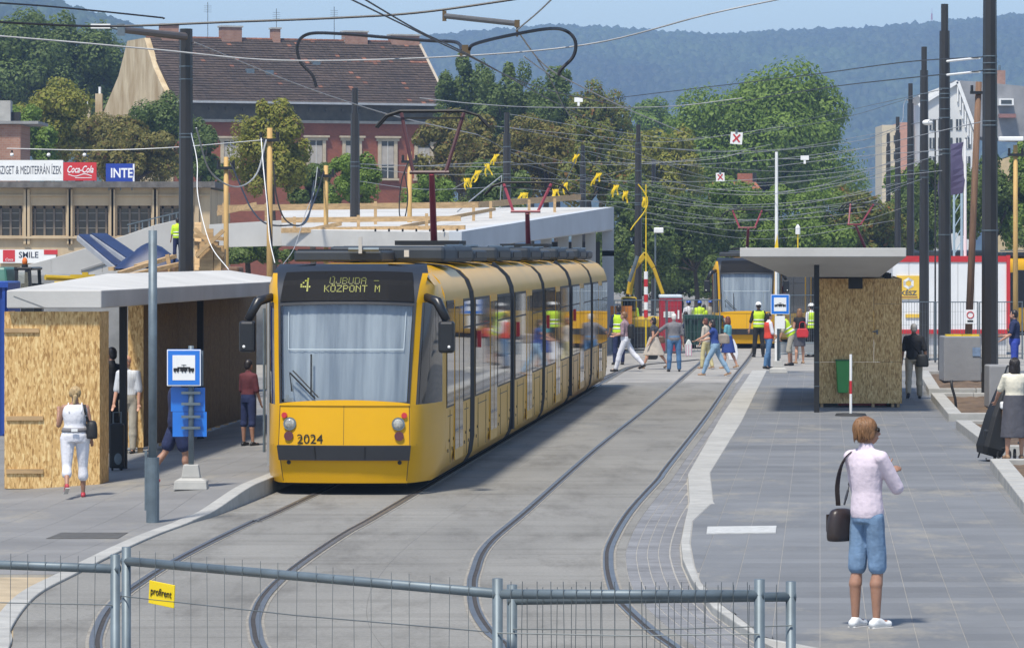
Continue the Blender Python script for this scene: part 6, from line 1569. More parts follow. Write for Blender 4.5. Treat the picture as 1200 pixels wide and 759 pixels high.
# ================================================================== haze
hz = MB().box((0, 2040, 111.9), (5200, 4300, 226.2)).build('haze', mat('dummy', (1,1,1)))
hm = bpy.data.materials.new('haze'); hm.use_nodes = True; N = hm.node_tree.nodes
for n_ in list(N):
    if n_.type != 'OUTPUT_MATERIAL': N.remove(n_)
pv = N.new('ShaderNodeVolumePrincipled'); pv.inputs['Color'].default_value = (.45,.66,1.0,1); pv.inputs['Density'].default_value = .00031
hm.node_tree.links.new(pv.outputs[0], N['Material Output'].inputs['Volume'])
hz.data.materials.clear(); hz.data.materials.append(hm); tag(hz, kind='stuff')
# ================================================================== people
SK = [mat('skin_fair', (.50,.27,.18), .5, var=.1, scale=8, sss=.12), mat('skin_tanned', (.34,.18,.118), .5, var=.12, scale=8, sss=.12)]
def cloth(name, col, **k): return mat('cloth_'+name, col, .85, var=k.pop('var', .18), scale=k.pop('scale', 7), bump=.35, bscale=22, **k)
CL = dict(pink=cloth('pink', (.64,.55,.62), var=.06), denim=cloth('denim', (.15,.24,.37), var=.32, scale=5), blackc=cloth('black', (.012,.012,.014)), white=cloth('white', (.66,.66,.70), var=.05), cream=cloth('cream', (.68,.64,.52), var=.05),
    grey=cloth('grey', (.16,.155,.165)), greyd=cloth('grey_dark', (.075,.075,.09)), khaki=cloth('khaki', (.34,.31,.25)), navy=cloth('navy', (.012,.02,.07)), blue=cloth('blue', (.02,.05,.22)), vest=cloth('hi_vis', (.52,.75,.03), var=.08),
    redv=cloth('red_vest', (.60,.05,.03), var=.08), beige=cloth('beige', (.48,.42,.35)), teal=cloth('teal', (.12,.35,.40)), plaid=cloth('plaid', (.30,.20,.22), scale=14, var=.4), jeans=cloth('jeans', (.07,.16,.30), var=.25), jeansl=cloth('jeans_light', (.22,.34,.46), var=.2),
    yellowt=cloth('pale_yellow', (.55,.48,.25)), maroon=cloth('maroon', (.10,.02,.025)), stripe=cloth('striped_shirt', (.55,.57,.60), scale=20, stretch=(5,.3,.3)), royal=cloth('royal_blue', (.03,.06,.35)), tealv=cloth('pattern', (.06,.06,.07), scale=18, var=.8))
HR = dict(blond=mat('hair_blond', (.42,.30,.15), .55, var=.3, scale=18, stretch=(3,3,.4)), brown=mat('hair_brown', (.20,.10,.042), .5, var=.35, scale=18, stretch=(3,3,.4)), dark=mat('hair_dark', (.018,.013,.012), .45, var=.3, scale=18), grey=mat('hair_grey', (.30,.29,.28), .6, var=.2, scale=18), white=mat('hair_white', (.62,.60,.56), .6, var=.1, scale=18), red=mat('hair_auburn', (.12,.035,.02), .5, var=.3, scale=18))
LEATH = mat('dark_leather', (.030,.020,.018), .4, var=.3, scale=6, bump=.2, bscale=12)
SHW = mat('white_shoe', (.75,.75,.74), .5, var=.05); SHR = mat('red_shoe', (.42,.035,.05), .5, var=.1); SHB = mat('black_shoe', (.015,.014,.014), .4, var=.1); SHT = mat('tan_sandal', (.30,.18,.10), .6, var=.15); SOLE = mat('sole', (.60,.58,.55), .7, var=.1)
REFL = mat('reflective_band', (.62,.64,.64), .4, var=.05)
def remesh(o, vox, it=3, disp=0, seed=0):
    m = o.modifiers.new('remesh', 'REMESH'); m.mode = 'VOXEL'; m.voxel_size = vox; m.use_smooth_shade = True
    s = o.modifiers.new('smooth', 'SMOOTH'); s.factor = .5; s.iterations = it
    if disp:
        tx = bpy.data.textures.get('folds') or bpy.data.textures.new('folds', 'CLOUDS'); tx.noise_scale = .16; tx.noise_depth = 3
        d = o.modifiers.new('folds', 'DISPLACE'); d.texture = tx; d.strength = disp; d.mid_level = .5; d.texture_coords = 'LOCAL'
    return o
def sag_(a, o=0, side=1):                            # a: degrees forward from straight down, o: degrees outward
    a, o = R(a), R(o); return Vector((side*math.sin(o), math.sin(a)*math.cos(o), -math.cos(a)*math.cos(o)))
def person(label, base, Hh, yaw, top, bottom, hair=('short','brown'), skin=0, legs=((0,0,3),(0,0,3)), arms=((5,8,15,0),(5,8,15,0)), lean=0, turn=0, nod=0,
           sleeve=.5, leg_len=1.0, kind='trousers', shoes=SHB, build=1.0, hat=None, vest=False, vox=.016, face=False, female=False, fold=0, strap=False, tuck=True, hide_low=False):
    """local frame: +Y is the way the person faces, +X the person's right. legs: (swing, knee bend, spread); arms: (swing, spread, elbow bend, inward)"""
    t = thing('person', label, 'person', base, R(yaw))
    S = Hh; bw = build
    pel = Vector((0,0,0)); th, shn = .245*S, .235*S
    J = {}
    for i, (a, k, o) in enumerate(legs):
        s = 1 if i else -1; hip = pel+Vector((s*.052*S*bw,0,0)); kn = hip+sag_(a, o, s)*th; an = kn+sag_(a-k, o*.6, s)*shn
        fa = R((a-k)*.55 if (a-k) < 0 else -(a-k)*.35); fd = Vector((s*.12, math.cos(fa), math.sin(fa) if a-k < 0 else -math.sin(fa)*0+.12*0)); fd.normalize()
        J[i] = (hip, kn, an, fd)
    low = min(min(J[i][2].z-.040*S, (J[i][2]+J[i][3]*.095*S).z-.022*S) for i in J)
    # spine
    ln = sag_(180-lean); up = Vector((0, math.sin(R(lean)), math.cos(R(lean))))
    def sp(f): return pel+Vector((0,0,.02*S))+up*(f*S) if f > .08 else pel+Vector((0,0,.02*S+f*S))
    Mu = up.to_track_quat('Z', 'Y').to_matrix() if lean else Matrix.Identity(3)
    if lean: Mu = Matrix.Rotation(-R(lean), 3, 'X')
    neck = sp(.315); hd = sp(.40)+Vector((0,.012*S,0)); Mh = Mu.lerp(Matrix.Identity(3), .5)@Matrix.Rotation(R(turn), 3, 'Z')@Matrix.Rotation(-R(nod), 3, 'X')
    sw = (.098 if female else .112)*S*(.5+.5*bw)
    A = {}
    for i, (a, o, e, inn) in enumerate(arms):
        s = 1 if i else -1; sh = sp(.274)+Mu@Vector((s*(sw-.012*S),0,0)); el = sh+Mu@sag_(a, o, s)*(.168*S)
        d = sag_(a+e, o*.5, s); d = Matrix.Rotation(R(-inn)*s, 3, 'Z')@d; wr = el+Mu@d*(.145*S); A[i] = (sh, el, wr, (Mu@d).normalized())
    def torso(mb, g, f0, f1, hem=0):
        prof = [(-.03,.078,.060),(.02,.086,.068),(.07,.080,.062),(.12,.073,.056),(.18,.082,.062),(.24,.096,.064),(.285,.088,.052),(.31,.045,.04)]
        if female: prof = [(-.03,.086,.066),(.02,.092,.072),(.07,.080,.062),(.12,.066,.052),(.18,.074,.062),(.24,.084,.062),(.285,.076,.048),(.31,.04,.038)]
        fs = [p[0] for p in prof]; rg = []
        for f in np.linspace(f0, f1, 11):
            rx = np.interp(f, fs, [p[1] for p in prof])*S*bw+g; ry = np.interp(f, fs, [p[2] for p in prof])*S*(.3+.7*bw)+g
            rg.append(rings_ell(sp(f), rx, ry, 16, Mu))
        mb.loft(rg)
    # body: one skin
    b = MB(); torso(b, 0, -.035, .31)
    b.cap(sp(.28), sp(.345), .036*S, .030*S)
    for i in A: b.cap(sp(.300), A[i][0], .030*S, .030*S)
    b.ell(hd+Mh@Vector((0,-.004*S,.012*S)), (.042*S,.052*S,.056*S), 14, 10, M=Mh); b.ell(hd+Mh@Vector((0,.016*S,-.026*S)), (.033*S,.036*S,.036*S), 12, 8, M=Mh)
    b.cap(hd+Mh@Vector((0,.046*S,.004*S)), hd+Mh@Vector((0,.058*S,-.012*S)), .006*S, .0085*S, 8)
    for s in (-1,1): b.ell(hd+Mh@Vector((s*.043*S,-.002*S,-.004*S)), (.006*S,.011*S,.018*S), 8, 6, M=Mh)
    for i in J:
        hip, kn, an, fd = J[i]
        b.cap(hip, kn, .050*S*bw, .029*S); b.cap(kn+(an-kn)*.02, kn.lerp(an,.28)+Vector((0,-.010*S,0)), .027*S, .033*S); b.cap(kn.lerp(an,.28)+Vector((0,-.010*S,0)), an, .033*S, .018*S)
        b.cap(an+Vector((0,0,-.012*S)), an+fd*.075*S+Vector((0,0,-.020*S)), .021*S, .016*S)
    for i in A:
        sh, el, wr, d = A[i]; b.cap(sh, el, .032*S, .024*S); b.cap(el, wr, .024*S, .016*S)
        u = d.cross(Vector((0,1,0))); u = u.normalized() if u.length > .1 else Vector((1,0,0)); n_ = u.cross(d).normalized()
        pm_ = wr+d*.045*S; b.ell(wr+d*.028*S, (.019*S,.010*S,.030*S), 10, 8, M=Matrix((u, n_, d)).transposed())
        for k in range(4):
            f0 = wr+d*.050*S+u*(k-1.5)*.0095*S; l = (.040,.046,.043,.033)[k]*S; m_ = f0+(d*.9+n_*.25).normalized()*l*.55; b.cap(f0, m_, .0056*S, .0052*S, 6); b.cap(m_, m_+(d*.6+n_*.7).normalized()*l*.5, .0052*S, .0045*S, 6)
        tb_ = wr+d*.018*S-u*.016*S; b.cap(tb_, tb_+(d*.7-u*.55+n_*.3).normalized()*.034*S, .0068*S, .0055*S, 6)
    off = Vector((0,0,-low))
    def fin(mb, name, m, v=vox, it=3, dsp=0, rem=True, lab=None, sm=True):
        mb.v = [tuple(Vector(q)+off) for q in mb.v]; o = mb.build(name, m, t, sm=sm, label=lab)
        if rem: remesh(o, v, it, dsp)
        return o
    fin(b, 'body', SK[skin], min(vox, .013), 2)
    # lower garment
    c = MB(); g = .012*S
    if kind == 'skirt':
        hz_ = .02-leg_len*.48; rg = []
        for f in np.linspace(.10, hz_, 9):
            q_ = (.10-f)/(.10-hz_); cx_ = (J[0][1]+J[1][1])/2*min(1, q_*1.2)*.8
            wx = (.082+.022*q_)*S*bw+g; wy = (.064+.02*q_)*S*bw+g+abs(J[0][1].y-J[1][1].y)*.5*q_
            rg.append([Vector((cx_.x+wx*math.cos(a)*(1+.05*q_*math.sin(a*7)), cx_.y+wy*math.sin(a)*(1+.05*q_*math.cos(a*6)), sp(f).z if f < .08 else sp(f).z)) for a in np.linspace(0, 2*math.pi, 25)[:-1]])
        c.loft(rg); fin(c, 'skirt', bottom, vox, 3, fold)
    else:
        torso(c, g, -.035, .085)
        for i in J:
            hip, kn, an, fd = J[i]
            fl = 1.0 if kind != 'shorts' else 1.25
            if leg_len <= .5: e_ = hip.lerp(kn, leg_len*2); c.cap(hip, e_, .056*S*bw+.004, (.056*(1-leg_len*2)+.043*leg_len*2)*S*fl*.97+.006)
            else:
                kb = Vector((0,-.006*S,0)); c.cap(hip, kn, .056*S*bw+.004, .044*S); f = (leg_len-.5)*2; c.cap(kn+kb*.5, kn.lerp(an, min(f*.93,.35))+kb, .044*S, .048*S); c.cap(kn.lerp(an, min(f*.93,.3))+kb, kn.lerp(an, f*.93), .047*S, (.047-.013*f)*S*(1.12 if kind == 'wide' else 1))
        fin(c, 'shorts' if leg_len < .62 else 'trousers', bottom, vox, 3, fold)
    # top
    c = MB(); torso(c, .013*S, -.015 if not tuck else .05, .306)
    for i in A:
        sh, el, wr, d = A[i]; c.cap(sp(.292), sh, .038*S, .037*S) if sleeve > 0 else c.cap(sp(.25), sp(.28)+(sh-sp(.285))*.45, .03*S, .025*S)
        if sleeve > 0:
            f = min(1, sleeve*2); c.cap(sh, sh.lerp(el, f), .039*S, .035*S)
        if sleeve > .5: c.cap(el, el.lerp(wr, (sleeve-.5)*2*.95), .034*S, .026*S)
    if sleeve > 0: c.cap(sp(.29), sp(.325), .045*S, .037*S)
    fin(c, 'shirt' if not female else 'top', top, vox, 3, fold)
    if vest:
        c = MB(); torso(c, .024*S, .0, .302)
        for i in A: c.cap(sp(.27), sp(.285)+(A[i][0]-sp(.285))*.8, .045*S, .040*S)
        vo = fin(c, 'safety_vest', CL['vest'] if vest is True else vest, vox, 3)
        if vest is True:
            c = MB()
            for f in (.06,.13): c.loft([rings_ell(sp(f), np.interp(f,[0,.12,.2],[.086,.073,.085])*S*bw+.030*S, .060*S+.030*S, 18, Mu), rings_ell(sp(f+.024), np.interp(f,[0,.12,.2],[.086,.073,.085])*S*bw+.030*S, .060*S+.030*S, 18, Mu)])
            fin(c, 'reflective_band', REFL, rem=False)
    # shoes
    for i in J:
        hip, kn, an, fd = J[i]; c = MB(); a0 = an-fd*.022*S+Vector((0,0,-.020*S)); c.cap(a0, an+fd*.080*S+Vector((0,0,-.022*S)), .0235*S, .0185*S); c.cap(an+Vector((0,0,-.005*S)), an+fd*.03*S+Vector((0,0,-.018*S)), .024*S, .022*S)
        so2 = fin(c, 'shoe', shoes, min(vox,.012), 2)
        sd_ = Vector((fd.y,-fd.x,0)).normalized(); nn = fd.cross(sd_); Ms = Matrix((sd_, fd, nn)).transposed() if nn.z > 0 else Matrix((sd_, fd, -nn)).transposed()
        c = MB(); c.box(an+fd*.030*S+Ms@Vector((0,0,-.040*S)), (.042*S,.130*S,.008*S), M=Ms); c.v = [tuple(Vector(q)+off) for q in c.v]; c.build('sole', SOLE if shoes is not SHB else SHB, so2, bev=.004)
    # hair and hats
    st, hc = hair; hm_ = HR.get(hc)
    if st != 'bald':
        c = MB(); c.ell(hd+Mh@Vector((0,-.012*S,.018*S)), (.048*S,.054*S,.058*S), 14, 10, M=Mh)
        if st in ('short',): c.ell(hd+Mh@Vector((0,-.030*S,-.008*S)), (.042*S,.034*S,.042*S), 12, 8, M=Mh)
        if st == 'shaggy': c.ell(hd+Mh@Vector((0,-.028*S,-.012*S)), (.043*S,.036*S,.044*S), 12, 8, M=Mh); [c.ell(hd+Mh@Vector((s*.040*S,.004*S,-.008*S)), (.011*S,.026*S,.036*S), 8, 6, M=Mh) for s in (-1,1)]
        if st == 'bob': c.ell(hd+Mh@Vector((0,-.024*S,-.022*S)), (.052*S,.046*S,.062*S), 12, 8, M=Mh)
        if st == 'long': c.ell(hd+Mh@Vector((0,-.030*S,-.045*S)), (.056*S,.040*S,.088*S), 12, 8, M=Mh); [c.ell(hd+Mh@Vector((s*.040*S,-.004*S,-.05*S)), (.02*S,.026*S,.07*S), 8, 6, M=Mh) for s in (-1,1)]
        if st == 'pony': c.ell(hd+Mh@Vector((0,-.055*S,-.004*S)), (.018*S,.018*S,.018*S), 8, 6); c.cap(hd+Mh@Vector((0,-.062*S,-.02*S)), hd+Mh@Vector((-.012*S,-.066*S,-.085*S)), .022*S, .014*S); c.cap(hd+Mh@Vector((-.012*S,-.066*S,-.085*S)), hd+Mh@Vector((-.012*S,-.058*S,-.12*S)), .014*S, .004*S)
        fin(c, 'hair', hm_, min(vox,.013), 2, .006 if fold else 0)
        if st == 'pony': c = MB(); c.ell(hd+Mh@Vector((0,-.060*S,-.006*S)), (.022*S,.012*S,.022*S), 10, 6); fin(c, 'hair_band', BLACKM, rem=False)
    if hat is not None:
        c = MB(); k_ = [rings_ell(hd+Mh@Vector((0,-.004*S,.022*S+h_*S)), rx*S, rx*1.12*S, 16, Mh) for h_, rx in ((0,.060),(.004,.060),(.004,.053),(.026,.051),(.044,.040),(.053,.022),(.056,.004))]
        c.loft(k_); c.ell(hd+Mh@Vector((0,.062*S,.022*S)), (.036*S,.022*S,.005*S), 10, 6, M=Mh); fin(c, 'hard_hat', hat, rem=False)
    if face:
        for s in (-1,1):
            c = MB(); c.ell(hd+Mh@Vector((s*.0175*S,.0425*S,.010*S)), (.0075*S,.006*S,.0045*S), 8, 6, M=Mh); fin(c, 'eye', mat('eye_white', (.6,.6,.58), .2, var=0), rem=False)
            c = MB(); c.ell(hd+Mh@Vector((s*.0175*S,.047*S,.010*S)), (.0035*S,.003*S,.0038*S), 8, 6, M=Mh); fin(c, 'iris', BLACKM, rem=False)
            c = MB(); c.cap(hd+Mh@Vector((s*.009*S,.047*S,.021*S)), hd+Mh@Vector((s*.026*S,.042*S,.021*S)), .0025*S, .002*S, 6); fin(c, 'eyebrow', HR['dark'], rem=False)
        c = MB(); c.ell(hd+Mh@Vector((0,.048*S,-.032*S)), (.013*S,.006*S,.0045*S), 8, 6, M=Mh); fin(c, 'mouth', mat('lips', (.34,.10,.09), .5, var=0), rem=False)
    return t, dict(S=S, off=off, sp=sp, A=A, J=J, hd=hd, Mh=Mh, Mu=Mu, up=up, fin=fin)
def glasses(d):
    S = d['S']; c = MB(); hd, Mh = d['hd'], d['Mh']
    for s in (-1,1): c.ell(hd+Mh@Vector((s*.0185*S,.050*S,.009*S)), (.0165*S,.006*S,.012*S), 10, 6, M=Mh); c.bar(hd+Mh@Vector((s*.034*S,.044*S,.012*S)), hd+Mh@Vector((s*.046*S,-.004*S,.008*S)), .004*S)
    c.bar(hd+Mh@Vector((-.008*S,.054*S,.011*S)), hd+Mh@Vector((.008*S,.054*S,.011*S)), .004*S); d['fin'](c, 'sunglasses', BLACKM, rem=False)
def wpos(t, v):                                      # local point of a person to world
    return Matrix.Rotation(t.rotation_euler.z, 3, 'Z')@Vector(v)+Vector(t.location)
def bag(label, t, d, at, size, m, strap=None, cat='bag', name='shoulder_bag', flap=True, handle=False):
    """a soft bag centred at local point `at` of person t; strap: list of local points it runs over"""
    b = thing(name, label, cat, wpos(t, Vector(at)+d['off']), t.rotation_euler.z)
    c = MB(); x, y, z = size; rg = []
    for f, k in ((-1,.85),(-.9,1.0),(-.3,1.0),(.35,.93),(.8,.80),(1,.50)): rg.append([Vector((sx_*x/2*k*(1 if abs(sx_) == 1 else .9), sy_*y/2*k, f*z/2)) for sx_, sy_ in ((-1,-.6),(-.6,-1),(.6,-1),(1,-.6),(1,.6),(.6,1),(-.6,1),(-1,.6))])
    c.loft(rg); o = c.build('pouch', m, b, sm=True); s = o.modifiers.new('s', 'SUBSURF'); s.levels = s.render_levels = 2
    if flap: c = MB(); c.box((-x*.40,0,z*.06),(.02,y*.74,z*.52)); c.box((-x*.44,0,-z*.18),(.02,.05,.06)); c.box((0,-y*.38,-z*.1),(x*.5,.02,z*.4)); c.build('flap', m, b, bev=.005)
    if strap:
        pts = [Vector(p)-Vector(at) for p in strap]; s = smooth(pts, 5); c = MB()
        for k in range(len(s)-1): c.bar(s[k], s[k+1], .042 if not handle else .014, .008 if not handle else .014)
        c.build('strap', m, b)
    return b
def place(px, fy, hy, z=0.0, zl_=False):
    b = GL(px, fy) if zl_ else G(px, fy, z); return b, (fy-hy)*b.y/F
RNG = random.Random(5)
def strands(d, hm, n, length, seed, zmax=.9, spread=.25):
    """loose locks of hair lying over the hair cap"""
    r_ = random.Random(seed); S, hd, Mh = d['S'], d['hd'], d['Mh']; c = MB()
    for _ in range(n):
        a = r_.uniform(0, 2*math.pi); f = r_.uniform(.0, 1.0)
        if math.sin(a) > .55 and f < .55: continue
        def pt(ff, aa, k=1.0): 
            th = math.acos(max(-1, min(1, ff))); return Vector((0,-.014*S,.012*S))+Vector((.0495*S*math.sin(th)*math.cos(aa), .0565*S*math.sin(th)*math.sin(aa), .0605*S*math.cos(th)))*k
        pts = []; l = length*r_.uniform(.6,1.2)
        for k in range(5):
            ff = f-l*k*.25; p = pt(max(ff,-.35), a+spread*(r_.random()-.5)*k*.3, 1.0+.03*r_.random()); 
            if ff < -.35: p.z -= (-.35-ff)*.06*S
            pts.append(hd+Mh@p)
        c.tube(pts, [.0042*S*q for q in (.5,1,1,.8,.25)], 4)
    tag(d['fin'](c, 'hair_locks', hm, rem=False), kind='stuff')
# 1 the man in the pink shirt
b, h = place(1016, 735, 492, .068)
t, d = person('man in a pink shirt and denim shorts standing in the right foreground with folded arms', b, h*1.005, -44, CL['pink'], CL['denim'], ('shaggy','brown'), 1, legs=((-2,0,2),(5,8,1)), arms=((22,6,95,-50),(30,9,95,-62)), lean=-1, turn=-36, sleeve=.92, leg_len=.46, kind='slim', shoes=SHW, build=.86, vox=.011, face=True, fold=.013, tuck=False)
glasses(d); strands(d, HR['brown'], 420, 1.0, 1)
S = d['S']; sp = d['sp']
bag('dark brown leather shoulder bag hanging at the left side of the man in pink', t, d, (-.130*S, -.07, -.03*S), (.16,.33,.30), LEATH, [(-.165*S,-.03,.06*S),(-.150*S,-.075,.16*S),(-.118*S,-.085,.26*S),(-.075*S,-.05,.322*S),(-.08*S,.05,.30*S),(-.145*S,.10,.18*S),(-.168*S,.06,.06*S)])
# 2 the woman in white
b, h = place(88, 583, 455, 0, True)
t, d = person('blonde woman in a white vest and white cropped trousers walking away past the boarded box', b, h*1.01, 8, CL['white'], CL['white'], ('pony','blond'), 1, legs=((-8,42,2),(6,2,1)), arms=((18,16,125,-15),(-6,12,38,0)), lean=2, sleeve=0, leg_len=.70, shoes=SHR, build=1.3, vox=.012, female=True, fold=.008)
strands(d, HR['blond'], 300, .7, 2)
S = d['S']; c = MB(); 
c.loft([rings_ell(d['sp'](f), np.interp(f,[.02,.07,.12],[.092,.080,.066])*S*1.3+.030, np.interp(f,[.02,.07,.12],[.072,.062,.052])*S*1.21+.030, 18) for f in (.062,.08,.098)]); d['fin'](c, 'waistband', CL['grey'], rem=False)
c = MB(); c.box(d['sp'](.08)+Vector((-.015,-.083*S*1.21-.026,0)), (.085,.012,.04)); d['fin'](c, 'label_patch', WHITE, rem=False, sm=False)
for s in (-1,1):
    c = MB(); c.tube(smooth([d['sp'](.235)+Vector((s*.055*S,-.078*S,0)), d['sp'](.30)+Vector((s*.060*S,-.045*S,0)), d['sp'](.318)+Vector((s*.060*S,0,0)), d['sp'](.26)+Vector((s*.05*S,.075*S,0))],4), .009, 6); d['fin'](c, 'vest_strap', CL['white'], rem=False)
bag('black sports bag with a white stripe under the arm of the woman in white', t, d, (.150*S,-.04,.10*S), (.16,.26,.25), BLACKM, [(.13*S,-.05,.15*S),(.10*S,-.10,.22*S),(.085*S,-.07,.30*S),(.085*S,.02,.32*S),(.12*S,.09,.24*S),(.14*S,.05,.16*S)], handle=False)
# people about the left shelter
b, h = place(150.5, 531, 416, 0, True); person('balding man in striped shirt and grey trousers behind the left black post', b, h, 165, CL['stripe'], CL['khaki'], ('bald','grey'), 0, legs=((8,4,2),(-6,4,2)), face=True)
b, h = place(131, 530, 408, 0, True); t, d = person('person in dark clothes half hidden by the left boarded box', b, h, 60, CL['blackc'], CL['blackc'], ('short','dark'), 1, sleeve=.4, arms=((10,14,12,0),(2,12,14,0)))
q_ = GL(137, 551); t2 = thing('suitcase', 'black suitcase with a white mark standing by the left boarded box', 'suitcase', q_); s_ = q_.y/F
MB().box((0,0,29*s_),(17*s_,.24,52*s_)).build('case', BLACKM, t2, bev=.03); MB().ell((.03,-.125,14*s_),(.06,.008,.09),10,6).build('emblem', GALV, t2); c = MB(); c.tube([(-.06,.05,54*s_),(-.06,.05,68*s_),(.06,.05,68*s_),(.06,.05,54*s_)], .012, 6); c.build('handle', GALV, t2)
for x in (-.07,.07): MB().tube([(x-.015,0,.025),(x+.015,0,.025)], .025, 8).build('wheel', RUB, t2)
b, h = place(207, 568, 432, 0, True); person('person in navy shirt and shorts with red shoes, hidden behind the left stop sign', b, h, -68, CL['navy'], CL['navy'], ('short','brown'), 1, legs=((-20,14,2),(14,6,2)), arms=((10,12,20,0),(10,12,20,0)), sleeve=.5, leg_len=.36, kind='shorts', shoes=SHR)
b, h = place(291, 522, 422, 0, True); person('person in a maroon top waiting in the shade beside the open tram door', b, h, -40, CL['maroon'], CL['navy'], ('short','dark'), 1, sleeve=.5, leg_len=.55, kind='shorts')
# the crossing group
b, h = place(733, 435, 364); t, d = person('man in white trousers and a checked shirt with a black backpack strap, walking left', b, h, 72, CL['plaid'], CL['white'], ('short','brown'), 0, legs=((22,8,2),(-30,14,2)), arms=((5,6,75,-20),(10,8,80,-25)), sleeve=.5, face=True, lean=3)
bag('black backpack on the man in white trousers', t, d, (0.02,-.17,.17*d['S']), (.30,.2,.42), BLACKM, [(.10,-.10,.20*d['S']),(.12,.0,.30*d['S']),(.11,.13,.24*d['S'])], name='backpack')
b, h = place(725, 427, 358); person('dark haired person in yellow vest and navy trousers at the rear of the front tram', b, h, 20, CL['navy'], CL['navy'], ('short','dark'), 1, vest=True, arms=((10,8,20,0),(5,8,15,0)))
b, h = place(741, 408, 352); person('worker with yellow hard hat and vest, back turned, behind the man in white trousers', b, h, -20, CL['vest'], CL['white'], ('short','dark'), 1, vest=True, hat=mat('hat_yellow', (.75,.48,.02), .35, var=0), legs=((4,0,4),(-4,0,4)))
b, h = place(766, 432, 369.5); t, d = person('woman with sunglasses in a dark patterned top and beige skirt striding left', b, h, 78, CL['tealv'], CL['beige'], ('bob','dark'), 0, legs=((26,4,2),(-28,10,2)), arms=((-5,10,35,0),(-2,12,40,0)), sleeve=.15, kind='skirt', leg_len=.55, shoes=SHT, female=True, build=1.1, face=True); glasses(d)
bag('brown handbag carried by the striding woman with sunglasses', t, d, (.12,-.16,.07*d['S']), (.16,.34,.22), mat('brown_leather', (.12,.065,.04), .5, var=.2), [(.12,-.28,.13*d['S']),(.10,-.20,.26*d['S']),(.12,-.05,.13*d['S'])], name='handbag')
q_ = G(764, 424); t2 = thing('carrier_bag', 'black carrier bag hanging low behind the legs of the striding woman', 'bag', (q_.x, q_.y, .28)); c = MB(); c.loft([[Vector((x*w_,y*.09,z)) for x, y in ((-1,-1),(1,-1),(1,1),(-1,1))] for z, w_ in ((-.2,.14),(-.15,.19),(.12,.17),(.24,.07))]); c.build('sack', BLACKM, t2, bev=.04)
b, h = place(790, 435, 368); t, d = person('grey haired man in a grey shirt and blue jeans seen from behind, reaching left', b, h, 5, CL['grey'], CL['jeans'], ('short','white'), 0, legs=((2,0,4),(0,0,4)), arms=((30,50,10,20),(0,12,10,0)), sleeve=.5, lean=4, build=1.22, kind='wide', tuck=False)
q_ = G(807, 428); t2 = thing('carrier_bag', 'pale striped plastic bag held by the grey haired man', 'bag', (q_.x, q_.y, .52)); c = MB(); c.loft([[Vector((x*w_*.7,y*.07,z*.8)) for x, y in ((-1,-1),(1,-1),(1,1),(-1,1))] for z, w_ in ((-.3,.12),(-.1,.15),(.15,.14),(.34,.04))]); c.build('sack', mat('pale_bag', (.60,.62,.60), .4, var=.15, scale=10), t2, bev=.03); c = MB()
for k in range(3): c.box((-.08+k*.08,-.076,-.06),(.02,.006,.35))
c.build('stripe', mat('pink_stripe', (.55,.25,.35), .5), t2)
b, h = place(838, 440, 372); t, d = person('woman in a blue top and light jeans stepping left with one arm stretched out', b, h, 74, CL['blue'], CL['jeansl'], ('bob','dark'), 0, legs=((30,12,2),(-26,6,2)), arms=((62,8,8,-5),(40,25,40,-30)), sleeve=.1, shoes=SHT, female=True, lean=6, face=True)
bag('grey beige shoulder bag on the back of the woman in the blue top', t, d, (.10,-.22,.16*d['S']), (.18,.36,.28), mat('taupe_leather', (.27,.23,.19), .6, var=.15), [(.08,-.10,.20*d['S']),(.09,.0,.30*d['S']),(.10,.08,.20*d['S'])])
b, h = place(827, 432, 373); person('auburn haired woman in beige coat and pale yellow trousers behind the woman in blue', b, h, 60, CL['beige'], CL['yellowt'], ('bob','red'), 0, legs=((10,8,2),(-10,8,2)), sleeve=.9, kind='wide', female=True, shoes=SHT, tuck=False)
b, h = place(853, 432, 371); t, d = person('dark haired woman in a teal top and navy skirt with a white plastic bag', b, h, 62, CL['teal'], CL['blue'], ('long','red'), 0, legs=((8,2,2),(-14,12,2)), sleeve=.3, kind='skirt', leg_len=.52, shoes=SHT, female=True)
q_ = G(859, 427); t2 = thing('carrier_bag', 'white plastic bag held by the woman in the navy skirt', 'bag', (q_.x, q_.y, .42)); c = MB(); c.loft([[Vector((x*w_,y*.08,z)) for x, y in ((-1,-1),(1,-1),(1,1),(-1,1))] for z, w_ in ((-.28,.12),(-.1,.16),(.15,.12),(.36,.02))]); c.build('sack', mat('white_bag', (.72,.72,.74), .4, var=.05), t2, bev=.03)
WHH = mat('hat_white', (.78,.78,.76), .35, var=0); BLH = mat('hat_blue', (.02,.08,.42), .35, var=0)
b, h = place(889, 418, 354.5); person('worker with a white hard hat and yellow vest standing in front of the far tram', b, h, 12, CL['blackc'], CL['blackc'], ('short','dark'), 0, vest=True, hat=WHH, legs=((3,0,4),(-3,0,4)), arms=((2,16,6,0),(2,14,8,0)))
b, h = place(901, 432, 367); person('man in a red vest over a white shirt and jeans beside the right stop sign', b, h, -75, CL['white'], CL['jeans'], ('short','dark'), 0, vest=CL['redv'], legs=((4,2,3),(-10,4,3)), arms=((8,8,30,0),(10,8,35,0)))
b, h = place(927, 428, 362); person('worker with a yellow cap and vest bending over by the low barrier', b, h, 95, CL['khaki'], CL['khaki'], ('short','dark'), 1, vest=True, hat=mat('hat_yellow', (.75,.48,.02)), legs=((14,18,4),(4,14,4)), arms=((40,8,15,0),(45,8,15,0)), lean=30, leg_len=.55, kind='shorts')
b, h = place(937, 426, 362); t, d = person('woman with long brown hair in a black top carrying a red handbag', b, h, 20, CL['blackc'], CL['greyd'], ('long','brown'), 0, sleeve=.1, kind='skirt', leg_len=.5, female=True, shoes=SHT)
